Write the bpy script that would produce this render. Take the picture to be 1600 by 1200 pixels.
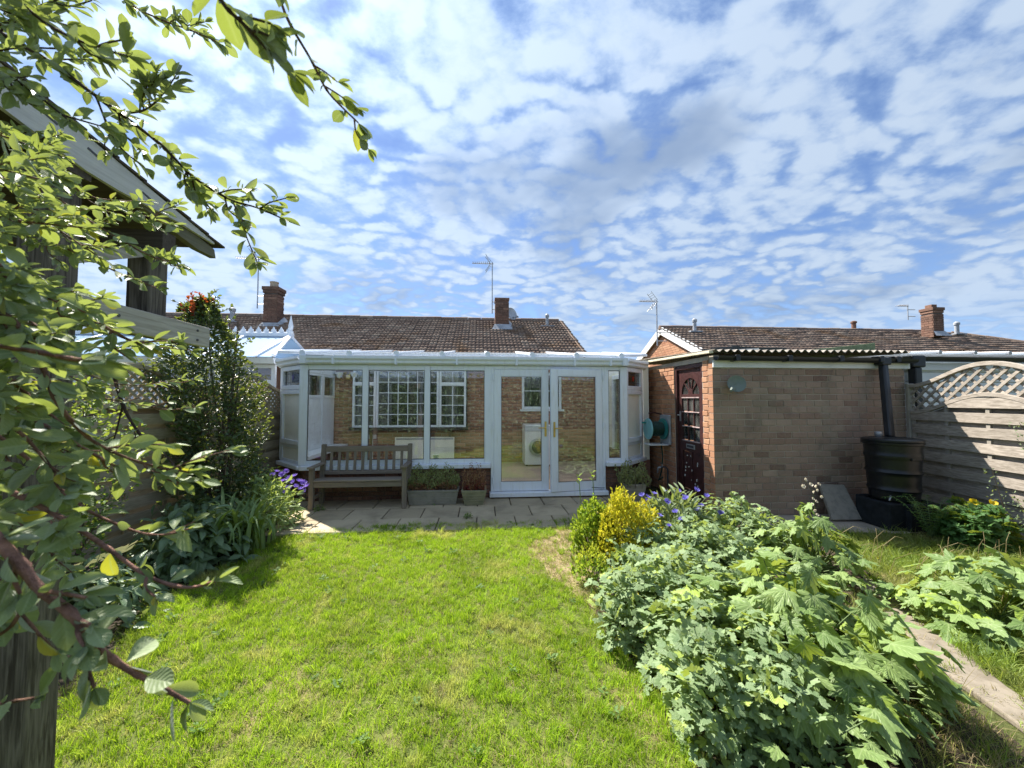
import bpy, bmesh, math, random
import numpy as np
from mathutils import Vector, Matrix

random.seed(11)
RNG = np.random.default_rng(11)
for o in list(bpy.data.objects):
    bpy.data.objects.remove(o)
scene = bpy.context.scene
COL = scene.collection
R = math.radians

# ------------------------------------------------------------------ camera
CAM_H = 1.58
YAW = R(4.6)
PITCH = math.atan(25 / 600)
FPX = 600.0
cam_data = bpy.data.cameras.new("camera")
cam = bpy.data.objects.new("camera", cam_data)
COL.objects.link(cam)
scene.camera = cam
cam.location = (0, 0, CAM_H)
cam.rotation_euler = (math.pi / 2 + PITCH, 0, -YAW)
cam_data.sensor_width = 36
cam_data.lens = 36 * FPX / 1600
cam_data.clip_start = 0.02
cam_data.clip_end = 3000
cam_data.dof.use_dof = True
cam_data.dof.focus_distance = 4.5
cam_data.dof.aperture_fstop = 7.0

# ------------------------------------------------------------------ sun and sky
SUN_EL = 51.0
SUN_AZ = -40.0          # degrees from +Y, negative is to the left of the view
to_sun = Vector((math.sin(R(SUN_AZ)) * math.cos(R(SUN_EL)), math.cos(R(SUN_AZ)) * math.cos(R(SUN_EL)), math.sin(R(SUN_EL))))
sun_data = bpy.data.lights.new("sun", 'SUN')
sun = bpy.data.objects.new("sun", sun_data)
COL.objects.link(sun)
sun.rotation_euler = to_sun.to_track_quat('Z', 'Y').to_euler()
sun.location = (-6, 8, 12)
sun_data.energy = 5.0
sun_data.angle = R(0.6)
sun_data.color = (1.0, 0.94, 0.85)

world = bpy.data.worlds.new("World")
scene.world = world
world.use_nodes = True
WT = world.node_tree
WT.nodes.clear()


def wn(t, **kw):
    n = WT.nodes.new(t)
    for k, v in kw.items():
        setattr(n, k, v)
    return n


def wl(a, b):
    WT.links.new(a, b)


def wmath(op, a, b=None, c=None, clamp=False):
    n = wn('ShaderNodeMath', operation=op, use_clamp=clamp)
    for i, x in enumerate((a, b, c)):
        if x is None:
            continue
        if isinstance(x, (int, float)):
            n.inputs[i].default_value = x
        else:
            wl(x, n.inputs[i])
    return n.outputs[0]


def wmaprange(x, a, b, c=0.0, d=1.0, smooth=True):
    n = wn('ShaderNodeMapRange', interpolation_type='SMOOTHSTEP' if smooth else 'LINEAR')
    wl(x, n.inputs[0])
    for i, v in enumerate((a, b, c, d)):
        n.inputs[i + 1].default_value = v
    return n.outputs[0]


sky = wn('ShaderNodeTexSky', sky_type='NISHITA')
sky.sun_disc = False
sky.sun_elevation = R(SUN_EL)
sky.sun_rotation = R(SUN_AZ)
sky.air_density = 1.0
sky.dust_density = 0.2
sky.ozone_density = 2.0
SKY_K = 0.058
bluesky = wn('ShaderNodeMixRGB', blend_type='MULTIPLY')
bluesky.inputs[0].default_value = 1
wl(sky.outputs[0], bluesky.inputs[1])
bluesky.inputs[2].default_value = (0.86, 0.93, 1.10, 1)
tc = wn('ShaderNodeTexCoord')
sep = wn('ShaderNodeSeparateXYZ')
wl(tc.outputs['Generated'], sep.inputs[0])
dz = wmath('ADD', wmath('MAXIMUM', sep.outputs[2], 0.0), 0.22)
cu = wmath('DIVIDE', sep.outputs[0], dz)
cv = wmath('DIVIDE', sep.outputs[1], dz)
cmb = wn('ShaderNodeCombineXYZ')
wl(cu, cmb.inputs[0])
wl(cv, cmb.inputs[1])


def wnoise(scale, detail, rough, dist=0.0, off=(0, 0, 0), stretch=(1, 1, 1), rot=0.0):
    m = wn('ShaderNodeMapping')
    m.inputs['Location'].default_value = off
    m.inputs['Rotation'].default_value = (0, 0, rot)
    m.inputs['Scale'].default_value = stretch
    wl(cmb.outputs[0], m.inputs[0])
    n = wn('ShaderNodeTexNoise')
    n.inputs['Scale'].default_value = scale
    n.inputs['Detail'].default_value = detail
    n.inputs['Roughness'].default_value = rough
    n.inputs['Distortion'].default_value = dist
    wl(m.outputs[0], n.inputs['Vector'])
    return n.outputs[0]


big = wnoise(0.9, 3, 0.5, 0.3, (3.1, 1.7, 0))
mid = wnoise(3.6, 10, 0.66, 0.3, (0.4, 5.2, 0), (1.0, 1.35, 1), 0.5)
fine = wnoise(15.0, 8, 0.68, 0.2, (8.4, 2.2, 0), (1, 1.2, 1), 0.4)
# rounded cloudlets with cracks of blue between them
wob = wn('ShaderNodeTexNoise')
wob.inputs['Scale'].default_value = 2.4
wob.inputs['Detail'].default_value = 5
wob.inputs['Roughness'].default_value = 0.6
wl(cmb.outputs[0], wob.inputs['Vector'])
wadd = wn('ShaderNodeVectorMath', operation='MULTIPLY_ADD')
wl(wob.outputs['Color'], wadd.inputs[0])
wadd.inputs[1].default_value = (0.38, 0.38, 0.0)
wl(cmb.outputs[0], wadd.inputs[2])
wmap = wn('ShaderNodeMapping')
wmap.inputs['Rotation'].default_value = (0, 0, 0.45)
wmap.inputs['Scale'].default_value = (1.0, 1.45, 1)
wl(wadd.outputs[0], wmap.inputs[0])
vor = wn('ShaderNodeTexVoronoi', feature='SMOOTH_F1')
vor.inputs['Scale'].default_value = 12.0
vor.inputs['Smoothness'].default_value = 0.75
wl(wmap.outputs[0], vor.inputs['Vector'])
puff = wmath('ADD', wmath('MULTIPLY', wmath('SUBTRACT', 1.0, wmath('MULTIPLY', vor.outputs['Distance'], 1.5)), 0.95), wmath('MULTIPLY', fine, 0.6))
cover = wmath('ADD', wmath('ADD', wmath('MULTIPLY', big, 0.50), wmath('MULTIPLY', mid, 0.62)), wmath('MULTIPLY', puff, 0.46))
CLOUD_LO, CLOUD_HI = 0.49, 0.84
mask = wmaprange(cover, CLOUD_LO, CLOUD_HI)
# how thick the cloud is: thin veils stay bluish, thick ones white, the thickest grey underneath
thick = wmaprange(cover, 0.60, 0.98)
grey = wmaprange(wnoise(1.0, 5, 0.55, 0.2, (1.9, 0.35, 0)), 0.50, 0.68)
dot = wn('ShaderNodeVectorMath', operation='DOT_PRODUCT')
wl(tc.outputs['Generated'], dot.inputs[0])
dot.inputs[1].default_value = to_sun
glow = wmath('POWER', wmath('MAXIMUM', dot.outputs['Value'], 0.0), 4.0)
c_thin = wn('ShaderNodeMixRGB')
c_thin.inputs[1].default_value = (0.145, 0.22, 0.36, 1)
c_thin.inputs[2].default_value = (0.285, 0.345, 0.425, 1)
wl(thick, c_thin.inputs[0])
c_grey = wn('ShaderNodeMixRGB')
wl(wmath('MULTIPLY', grey, 0.85), c_grey.inputs[0])
wl(c_thin.outputs[0], c_grey.inputs[1])
c_grey.inputs[2].default_value = (0.115, 0.165, 0.255, 1)
c_lit = wn('ShaderNodeMixRGB', blend_type='MULTIPLY')
c_lit.inputs[0].default_value = 1
wl(c_grey.outputs[0], c_lit.inputs[1])
gl = wmath('ADD', wmath('MULTIPLY_ADD', glow, 0.50, 0.80), wmath('MULTIPLY', wmath('POWER', wmath('MAXIMUM', dot.outputs['Value'], 0.0), 30.0), 0.35))
wl(gl, c_lit.inputs[2])
skyk = wn('ShaderNodeMixRGB', blend_type='MULTIPLY')
skyk.inputs[0].default_value = 1
wl(bluesky.outputs[0], skyk.inputs[1])
skyk.inputs[2].default_value = (SKY_K, SKY_K, SKY_K, 1)
mixs = wn('ShaderNodeMixRGB')
hz = wmaprange(sep.outputs[2], 0.0, 0.2, 0.85, 1.0)
wl(wmath('MULTIPLY', wmath('MULTIPLY', mask, hz), 0.93), mixs.inputs[0])
wl(skyk.outputs[0], mixs.inputs[1])
wl(c_lit.outputs[0], mixs.inputs[2])
haze_mix = wn('ShaderNodeMixRGB')
wl(wmaprange(sep.outputs[2], -0.02, 0.22, 0.9, 0.0), haze_mix.inputs[0])
wl(mixs.outputs[0], haze_mix.inputs[1])
haze_mix.inputs[2].default_value = (0.16, 0.24, 0.375, 1)
bg = wn('ShaderNodeBackground')
bg.inputs[1].default_value = 1.0
wl(haze_mix.outputs[0], bg.inputs[0])
wo = wn('ShaderNodeOutputWorld')
wl(bg.outputs[0], wo.inputs[0])

scene.view_settings.view_transform = 'Standard'
scene.view_settings.look = 'None'
scene.view_settings.exposure = 1.4
scene.view_settings.gamma = 1.0
scene.view_settings.use_curve_mapping = False
scene.cycles.use_denoising = True
scene.cycles.max_bounces = 9
scene.cycles.diffuse_bounces = 4
scene.cycles.transmission_bounces = 6
scene.cycles.transparent_max_bounces = 24
scene.cycles.sample_clamp_indirect = 6.0
scene.cycles.caustics_reflective = False
scene.cycles.caustics_refractive = False

# ------------------------------------------------------------------ measuring helpers (pixel of the 1600 x 1200 photo -> point at a real depth)
_f = np.array([math.sin(YAW) * math.cos(PITCH), math.cos(YAW) * math.cos(PITCH), math.sin(PITCH)])
_r = np.array([math.cos(YAW), -math.sin(YAW), 0.0])
_u = np.cross(_r, _f)
_c = np.array([0, 0, CAM_H])


def atd(px, py, d):
    return Vector(_c + (_f * FPX + _r * (px - 800) - _u * (py - 600)) * d / FPX)


def atz(px, py, z=0.0):
    d = _f * FPX + _r * (px - 800) - _u * (py - 600)
    return Vector(_c + d * (z - CAM_H) / d[2])


def aty(px, py, y):
    d = _f * FPX + _r * (px - 800) - _u * (py - 600)
    return Vector(_c + d * y / d[1])


# ------------------------------------------------------------------ object helpers
ORG = {}


def props(o, label=None, cat=None, group=None, kind=None):
    for k, v in (("label", label), ("category", cat), ("group", group), ("kind", kind)):
        if v:
            o[k] = v
    return o


def thing(name, label, cat, loc=(0, 0, 0), group=None):
    e = bpy.data.objects.new(name, None)
    e.empty_display_size = 0.05
    COL.objects.link(e)
    e.location = loc
    ORG[e.name] = Vector(loc)
    return props(e, label, cat, group)


def org(o):
    return ORG.get(o.name, Vector((0, 0, 0))) if o else Vector((0, 0, 0))


def inst(name, mesh, parent, M, label=None):
    """one more object that shares a mesh; M is the world matrix"""
    o = bpy.data.objects.new(name, mesh)
    COL.objects.link(o)
    if parent:
        o.parent = parent
        M = Matrix.Translation(-org(parent)) @ M
    o.matrix_basis = M
    if label:
        o["label"] = label
    return o


class MB:
    def __init__(s):
        s.v = []
        s.f = []

    def add(s, v, f):
        b = len(s.v)
        s.v += [tuple(p) for p in v]
        s.f += [tuple(b + i for i in q) for q in f]
        return s

    def bx(s, x0, x1, y0, y1, z0, z1):
        return s.add([(x0, y0, z0), (x1, y0, z0), (x1, y1, z0), (x0, y1, z0), (x0, y0, z1), (x1, y0, z1), (x1, y1, z1), (x0, y1, z1)],
                     [(0, 3, 2, 1), (4, 5, 6, 7), (0, 1, 5, 4), (1, 2, 6, 5), (2, 3, 7, 6), (3, 0, 4, 7)])

    def obx(s, P, U, V, W, u0, u1, v0, v1, w0, w1):
        c = [(u0, v0, w0), (u1, v0, w0), (u1, v1, w0), (u0, v1, w0), (u0, v0, w1), (u1, v0, w1), (u1, v1, w1), (u0, v1, w1)]
        return s.add([P + U * a + V * b + W * d for a, b, d in c],
                     [(0, 3, 2, 1), (4, 5, 6, 7), (0, 1, 5, 4), (1, 2, 6, 5), (2, 3, 7, 6), (3, 0, 4, 7)])

    def beam(s, p0, p1, w, t, n=(0, 0, 1)):
        """a bar from p0 to p1, t thick along n and w wide across it"""
        p0, p1, n = Vector(p0), Vector(p1), Vector(n)
        U = (p1 - p0)
        L = U.length
        U.normalize()
        V = n.cross(U).normalized()
        W = U.cross(V).normalized()
        return s.obx(p0, U, V, W, 0, L, -w / 2, w / 2, -t / 2, t / 2)

    def prism(s, poly, vec):
        vec = Vector(vec)
        n = len(poly)
        v = [Vector(p) for p in poly] + [Vector(p) + vec for p in poly]
        return s.add(v, [tuple(range(n))[::-1], tuple(range(n, 2 * n))] + [(i, (i + 1) % n, n + (i + 1) % n, n + i) for i in range(n)])

    def strip(s, a, b, vec):
        """prism between two polylines of the same length (a curved board), thick along vec"""
        vec = Vector(vec)
        n = len(a)
        v = [Vector(p) for p in a] + [Vector(p) for p in b] + [Vector(p) + vec for p in a] + [Vector(p) + vec for p in b]
        f = []
        for i in range(n - 1):
            f += [(i, i + 1, n + i + 1, n + i), (2 * n + i, 3 * n + i, 3 * n + i + 1, 2 * n + i + 1),
                  (i, 2 * n + i, 2 * n + i + 1, i + 1), (n + i, n + i + 1, 3 * n + i + 1, 3 * n + i)]
        f += [(0, n, 3 * n, 2 * n), (n - 1, 3 * n - 1, 4 * n - 1, 2 * n - 1)]
        return s.add(v, f)

    def tube(s, pts, r, n=8):
        pts = [Vector(p) for p in pts]
        rs = r if isinstance(r, (list, tuple)) else [r] * len(pts)
        b = len(s.v)
        ref = Vector((0.13, 0.31, 0.94))
        for i, p in enumerate(pts):
            t = (pts[min(i + 1, len(pts) - 1)] - pts[max(i - 1, 0)]).normalized()
            if abs(t.dot(ref)) > 0.97:
                ref = Vector((0.9, 0.3, 0.1))
            a = t.cross(ref).normalized()
            c = t.cross(a)
            for k in range(n):
                an = 2 * math.pi * k / n
                s.v.append(tuple(p + (a * math.cos(an) + c * math.sin(an)) * rs[i]))
        for i in range(len(pts) - 1):
            for k in range(n):
                k2 = (k + 1) % n
                s.f.append((b + i * n + k, b + i * n + k2, b + (i + 1) * n + k2, b + (i + 1) * n + k))
        s.f.append(tuple(b + k for k in range(n))[::-1])
        s.f.append(tuple(b + (len(pts) - 1) * n + k for k in range(n)))
        return s

    def lathe(s, c, prof, n=28, axis=None):
        c = Vector(c)
        W = Vector(axis).normalized() if axis else Vector((0, 0, 1))
        U = W.orthogonal().normalized()
        V = W.cross(U)
        b = len(s.v)
        for r_, z_ in prof:
            for k in range(n):
                a = 2 * math.pi * k / n
                s.v.append(tuple(c + U * (r_ * math.cos(a)) + V * (r_ * math.sin(a)) + W * z_))
        for i in range(len(prof) - 1):
            for k in range(n):
                k2 = (k + 1) % n
                s.f.append((b + i * n + k, b + i * n + k2, b + (i + 1) * n + k2, b + (i + 1) * n + k))
        s.f.append(tuple(b + k for k in range(n))[::-1])
        s.f.append(tuple(b + (len(prof) - 1) * n + k for k in range(n)))
        return s

    def mesh(s, name, o=Vector((0, 0, 0)), smooth=None):
        me = bpy.data.meshes.new(name)
        me.from_pydata([(x - o[0], y - o[1], z - o[2]) for x, y, z in s.v], [], s.f)
        bm = bmesh.new()
        bm.from_mesh(me)
        bmesh.ops.recalc_face_normals(bm, faces=bm.faces)
        bm.to_mesh(me)
        bm.free()
        if smooth:
            me.shade_smooth()
            me.set_sharp_from_angle(angle=R(smooth))
        return me

    def build(s, name, m, parent=None, smooth=None, bevel=None, label=None, kind=None):
        o_ = org(parent)
        me = s.mesh(name, o_, smooth)
        me.materials.append(m)
        ob = bpy.data.objects.new(name, me)
        COL.objects.link(ob)
        if parent:
            ob.parent = parent
        ORG[ob.name] = o_.copy()
        if bevel:
            md = ob.modifiers.new("bevel", 'BEVEL')
            md.width = bevel
            md.segments = 2
            md.limit_method = 'ANGLE'
            md.angle_limit = R(40)
        return props(ob, label, kind=kind)


def B(x0, x1, y0, y1, z0, z1):
    return MB().bx(x0, x1, y0, y1, z0, z1)


def sheet(name, poly, m, z=0.0, kind='structure', parent=None):
    me = bpy.data.meshes.new(name)
    me.from_pydata([(p[0], p[1], p[2] if len(p) > 2 else z) for p in poly], [], [tuple(range(len(poly)))])
    bm = bmesh.new()
    bm.from_mesh(me)
    bmesh.ops.triangulate(bm, faces=bm.faces)
    bmesh.ops.recalc_face_normals(bm, faces=bm.faces)
    for fc in bm.faces:
        if fc.normal.z < 0:
            fc.normal_flip()
    bm.to_mesh(me)
    bm.free()
    me.materials.append(m)
    ob = bpy.data.objects.new(name, me)
    COL.objects.link(ob)
    if parent:
        ob.parent = parent
    ORG[ob.name] = Vector((0, 0, 0))
    if kind:
        ob["kind"] = kind
    return ob


# ------------------------------------------------------------------ materials
class Mat:
    def __init__(s, name):
        s.m = bpy.data.materials.new(name)
        s.m.use_nodes = True
        s.t = s.m.node_tree
        s.t.nodes.clear()
        s.out = s.n('ShaderNodeOutputMaterial')

    def n(s, t, **kw):
        x = s.t.nodes.new(t)
        for k, v in kw.items():
            setattr(x, k, v)
        return x

    def l(s, a, b):
        s.t.links.new(a, b)

    def put(s, sock, val):
        if val is None:
            return
        if hasattr(val, 'is_output') or isinstance(val, bpy.types.NodeSocket):
            s.l(val, sock)
        elif isinstance(val, (tuple, list)) and len(val) == 3 and sock.type == 'RGBA':
            sock.default_value = (*val, 1)
        else:
            sock.default_value = val

    def pos(s, scale=(1, 1, 1), rot=(0, 0, 0), obj=False):
        if obj:
            src = s.n('ShaderNodeTexCoord').outputs['Object']
        else:
            src = s.n('ShaderNodeNewGeometry').outputs['Position']
        m = s.n('ShaderNodeMapping')
        m.inputs['Scale'].default_value = scale
        m.inputs['Rotation'].default_value = rot
        s.l(src, m.inputs[0])
        return m.outputs[0]

    def noise(s, vec, scale=5, detail=4, rough=0.55, dist=0.0):
        x = s.n('ShaderNodeTexNoise')
        s.l(vec, x.inputs['Vector'])
        x.inputs['Scale'].default_value = scale
        x.inputs['Detail'].default_value = detail
        x.inputs['Roughness'].default_value = rough
        x.inputs['Distortion'].default_value = dist
        return x.outputs[0]

    def ramp(s, fac, stops, interp='LINEAR'):
        x = s.n('ShaderNodeValToRGB')
        x.color_ramp.interpolation = interp
        e = x.color_ramp.elements
        while len(e) < len(stops):
            e.new(0.5)
        for i, (p, c) in enumerate(stops):
            e[i].position = p
            e[i].color = (*c, 1) if len(c) == 3 else c
        s.put(x.inputs[0], fac)
        return x.outputs[0]

    def rng(s, x, a, b, c=0.0, d=1.0):
        n = s.n('ShaderNodeMapRange', interpolation_type='SMOOTHSTEP')
        s.l(x, n.inputs[0])
        for i, v in enumerate((a, b, c, d)):
            n.inputs[i + 1].default_value = v
        return n.outputs[0]

    def mix(s, fac, a, b, mode='MIX'):
        x = s.n('ShaderNodeMixRGB', blend_type=mode)
        s.put(x.inputs[0], fac)
        s.put(x.inputs[1], a)
        s.put(x.inputs[2], b)
        return x.outputs[0]

    def math(s, op, a, b=None, clamp=False):
        x = s.n('ShaderNodeMath', operation=op, use_clamp=clamp)
        s.put(x.inputs[0], a)
        if b is not None:
            s.put(x.inputs[1], b)
        return x.outputs[0]

    def rand(s):
        """a random number for every object and every loose piece"""
        a = s.n('ShaderNodeObjectInfo').outputs['Random']
        b = s.n('ShaderNodeNewGeometry').outputs['Random Per Island']
        return s.math('FRACT', s.math('ADD', a, b))

    def bsdf(s, color, rough=0.7, spec=0.3, metal=0.0, bump=None, bstr=0.3, bdist=0.01, **kw):
        p = s.n('ShaderNodeBsdfPrincipled')
        s.put(p.inputs['Base Color'], color)
        s.put(p.inputs['Roughness'], rough)
        p.inputs['Specular IOR Level'].default_value = spec
        p.inputs['Metallic'].default_value = metal
        for k, v in kw.items():
            s.put(p.inputs[k], v)
        if bump is not None:
            b = s.n('ShaderNodeBump')
            b.inputs['Strength'].default_value = bstr
            b.inputs['Distance'].default_value = bdist
            s.l(bump, b.inputs['Height'])
            s.l(b.outputs[0], p.inputs['Normal'])
        return p.outputs[0]

    def done(s, shader):
        s.l(shader, s.out.inputs[0])
        return s.m


def m_plain(name, col, rough=0.6, spec=0.3, var=0.12, scale=6, bstr=0.15, metal=0.0):
    k = Mat(name)
    p = k.pos()
    a = k.noise(p, scale, 5, 0.6)
    b = k.noise(p, scale * 9, 3, 0.6)
    c = k.mix(k.rng(a, 0.3, 0.7, 0, 1), tuple(x * (1 - var) for x in col), tuple(min(1, x * (1 + var)) for x in col))
    return k.done(k.bsdf(c, rough, spec, metal, bump=b, bstr=bstr, bdist=0.004))


def m_upvc():
    k = Mat("white upvc")
    p = k.pos()
    streak = k.noise(k.pos((9, 9, 1.2)), 2.2, 5, 0.65)
    dirt = k.rng(streak, 0.48, 0.78, 0, 0.55)
    c = k.mix(dirt, (0.79, 0.83, 0.90), (0.62, 0.62, 0.59))
    return k.done(k.bsdf(c, 0.32, 0.45, bump=k.noise(p, 60, 2), bstr=0.03, bdist=0.002))


def m_brick(name, stops, grime=(0.16, 0.13, 0.10), gamt=0.45, soot=0.0):
    k = Mat(name)
    p = k.pos()
    c = k.ramp(k.rand(), stops)
    fine = k.noise(p, 55, 5, 0.7)
    c = k.mix(k.rng(fine, 0.3, 0.75, 0, 0.55), c, k.mix(0.5, c, (0.55, 0.42, 0.32)), 'MIX')
    g = k.noise(p, 2.4, 6, 0.62, 0.4)
    c = k.mix(k.rng(g, 0.45, 0.72, 0, gamt), c, grime)
    if soot:
        st = k.noise(k.pos((1.0, 1.0, 0.7)), 1.7, 6, 0.65, 0.8)
        c = k.mix(k.rng(st, 0.52, 0.70, 0, soot), c, (0.36, 0.33, 0.26))
        dk = k.noise(k.pos((1.3, 1.3, 0.8), (0.4, 0, 0.3)), 2.3, 6, 0.65, 0.6)
        c = k.mix(k.rng(dk, 0.56, 0.72, 0, soot * 1.2), c, (0.10, 0.085, 0.07))
    return k.done(k.bsdf(c, 0.9, 0.15, bump=fine, bstr=0.55, bdist=0.004))


def m_wood(name, c1, c2, dark, axis, rough=0.85, green=0.0):
    k = Mat(name)
    sc = [26, 26, 26]
    sc[axis] = 1.6
    r_ = k.rand()
    grain = k.noise(k.pos(tuple(sc)), 2.2, 7, 0.62, 0.9)
    fine = k.noise(k.pos(tuple(x * 3 for x in sc)), 3, 3, 0.6)
    base = k.mix(k.rng(grain, 0.3, 0.72), c1, c2)
    base = k.mix(k.rng(grain, 0.62, 0.82, 0, 0.75), base, dark)
    base = k.mix(k.math('MULTIPLY', r_, 0.4), base, tuple(x * 0.62 for x in c1))
    blot = k.noise(k.pos(), 3.0, 4, 0.6)
    base = k.mix(k.rng(blot, 0.5, 0.75, 0, 0.5), base, tuple(x * 0.7 for x in c2))
    if green:
        base = k.mix(k.rng(k.noise(k.pos(), 5, 4), 0.45, 0.7, 0, green), base, (0.10, 0.12, 0.05))
    return k.done(k.bsdf(base, rough, 0.2, bump=k.mix(0.5, grain, fine), bstr=0.5, bdist=0.004))


def m_leaf(name, dark, light, vein, rough=0.5, transl=0.35, under=None, spec=0.35, tint=(0.62, 0.72, 0.06), odd=None, odd_at=0.93, fuzz=0.0, side=1.0):
    """dark..light = spread of leaf colours in the plant; odd = the colour a few leaves have"""
    k = Mat(name)
    r_ = k.rand()
    c = k.mix(r_, dark, light)
    if odd:
        c = k.mix(k.rng(r_, odd_at, odd_at + 0.03), c, odd)
    at = k.n('ShaderNodeAttribute', attribute_name='rib')
    rib = k.rng(at.outputs['Fac'], 0.0, 0.22, 0.6, 0.0)
    c = k.mix(rib, c, vein)
    # side veins run out from the midrib
    ln = k.n('ShaderNodeAttribute', attribute_name='len')
    chev = k.math('SINE', k.math('MULTIPLY', k.math('SUBTRACT', ln.outputs['Fac'], k.math('MULTIPLY', at.outputs['Fac'], 0.32)), 46.0))
    c = k.mix(k.rng(chev, -0.2, 1.0, 0, 0.32 * side), c, k.mix(0.6, c, dark))
    blot = k.noise(k.pos((1, 1, 1), obj=False), 45, 3, 0.6)
    c = k.mix(k.rng(blot, 0.35, 0.75, 0, 0.4), c, k.mix(0.45, c, light))
    if under:
        geo = k.n('ShaderNodeNewGeometry')
        c2 = k.mix(geo.outputs['Backfacing'], c, under)
    else:
        c2 = c
    kw = {}
    if fuzz:
        kw = {'Sheen Weight': fuzz, 'Sheen Roughness': 0.5}
    p = k.bsdf(c2, rough, spec, bump=k.math('ADD', k.math('ADD', at.outputs['Fac'], blot), k.math('MULTIPLY', chev, -0.35 * side)), bstr=0.6, bdist=0.003, **kw)
    t = k.n('ShaderNodeBsdfTranslucent')
    tc_ = k.mix(0.55, c, tint)
    k.put(t.inputs[0], tc_)
    mx = k.n('ShaderNodeMixShader')
    mx.inputs[0].default_value = transl
    k.l(p, mx.inputs[1])
    k.l(t.outputs[0], mx.inputs[2])
    return k.done(mx.outputs[0])


def m_glass(name, tint=(0.93, 0.96, 0.95), boost=1.0, dirt=0.03):
    k = Mat(name)
    fr = k.n('ShaderNodeFresnel')
    fr.inputs[0].default_value = 1.5
    # each face of the sheet stands for the two faces of one pane of a sealed unit
    f2 = fr.outputs[0] if boost <= 1 else k.math('SUBTRACT', 1.0, k.math('POWER', k.math('SUBTRACT', 1.0, fr.outputs[0]), boost))
    tr = k.n('ShaderNodeBsdfTransparent')
    k.put(tr.inputs[0], tint)
    gl = k.n('ShaderNodeBsdfGlossy')
    gl.inputs['Roughness'].default_value = 0.0
    k.put(gl.inputs[0], (1, 1, 1))
    df = k.n('ShaderNodeBsdfDiffuse')
    k.put(df.inputs[0], (0.6, 0.6, 0.56))
    m1 = k.n('ShaderNodeMixShader')
    k.put(m1.inputs[0], k.rng(k.noise(k.pos((3, 3, 1)), 3, 5, 0.65), 0.4, 0.8, dirt * 0.3, dirt * 2))
    k.l(tr.outputs[0], m1.inputs[1])
    k.l(df.outputs[0], m1.inputs[2])
    m2 = k.n('ShaderNodeMixShader')
    k.l(f2, m2.inputs[0])
    k.l(m1.outputs[0], m2.inputs[1])
    k.l(gl.outputs[0], m2.inputs[2])
    return k.done(m2.outputs[0])


def m_poly(name, col, transp=0.35):
    """twin-wall polycarbonate: part clear, part milky"""
    k = Mat(name)
    tr = k.n('ShaderNodeBsdfTransparent')
    k.put(tr.inputs[0], (0.95, 0.97, 1.0))
    tl = k.n('ShaderNodeBsdfTranslucent')
    k.put(tl.inputs[0], col)
    p = k.bsdf(col, 0.15, 0.6)
    a = k.n('ShaderNodeMixShader')
    a.inputs[0].default_value = 0.45
    k.l(tl.outputs[0], a.inputs[1])
    k.l(p, a.inputs[2])
    b = k.n('ShaderNodeMixShader')
    b.inputs[0].default_value = 1 - transp
    k.l(tr.outputs[0], b.inputs[1])
    k.l(a.outputs[0], b.inputs[2])
    return k.done(b.outputs[0])


def m_tiles():
    k = Mat("concrete roof tile")
    p = k.pos()
    r_ = k.rand()
    c = k.ramp(r_, [(0, (0.175, 0.125, 0.10)), (0.5, (0.215, 0.158, 0.125)), (0.85, (0.25, 0.19, 0.15)), (1, (0.30, 0.24, 0.19))])
    moss = k.noise(p, 0.8, 5, 0.6, 0.5)
    c = k.mix(k.rng(moss, 0.52, 0.68, 0, 0.65), c, (0.19, 0.105, 0.05))
    lich = k.noise(p, 9, 5, 0.7)
    c = k.mix(k.math('MULTIPLY', k.rng(lich, 0.56, 0.66, 0, 0.9), k.rng(k.noise(p, 1.1, 3), 0.4, 0.65, 0.15, 1)), c, (0.36, 0.31, 0.24))
    c = k.mix(k.rng(k.noise(p, 2.2, 4), 0.6, 0.75, 0, 0.6), c, (0.05, 0.045, 0.04))
    return k.done(k.bsdf(c, 0.95, 0.1, bump=k.noise(p, 40, 4), bstr=0.5, bdist=0.006))


def m_stone(name, c1, c2, dark, scale=2.5):
    k = Mat(name)
    p = k.pos()
    a = k.noise(p, scale, 7, 0.62, 0.3)
    b = k.noise(p, 45, 5, 0.7)
    c = k.mix(k.rand(), c1, c2)
    c = k.mix(k.rng(a, 0.42, 0.72, 0, 0.7), c, dark)
    c = k.mix(k.rng(b, 0.55, 0.75, 0, 0.35), c, tuple(x * 1.25 for x in c1))
    return k.done(k.bsdf(c, 0.92, 0.15, bump=k.mix(0.5, a, b), bstr=0.45, bdist=0.008))


M = {}
M['upvc'] = m_upvc()
M['glass'] = m_glass("double glazing", boost=2.0)
M['glass_old'] = m_glass("old single glazing", (0.80, 0.84, 0.84), 1.3, 0.12)
M['poly'] = m_poly("conservatory roof sheet", (0.70, 0.76, 0.82), 0.25)
M['polyblue'] = m_poly("pale blue roof sheet", (0.62, 0.78, 0.92), 0.2)
M['brick_buff'] = m_brick("buff red brick", [(0, (0.15, 0.09, 0.07)), (0.12, (0.23, 0.145, 0.112)), (0.3, (0.27, 0.185, 0.145)), (0.9, (0.305, 0.215, 0.168)), (1, (0.35, 0.26, 0.205))], (0.21, 0.18, 0.135), 0.6, soot=.45)
M['brick_orange'] = m_brick("orange brick", [(0, (0.33, 0.14, 0.075)), (0.5, (0.42, 0.20, 0.11)), (1, (0.48, 0.26, 0.15))], (0.34, 0.22, 0.13), 0.4)
M['brick_dark'] = m_brick("damp red brick", [(0, (0.11, 0.045, 0.035)), (0.6, (0.19, 0.085, 0.06)), (1, (0.26, 0.13, 0.09))], (0.06, 0.05, 0.045), 0.5)
M['brick_house'] = m_brick("brown house brick", [(0, (0.24, 0.095, 0.055)), (0.5, (0.36, 0.165, 0.10)), (1, (0.46, 0.25, 0.155))], (0.27, 0.15, 0.09), 0.35)
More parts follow.
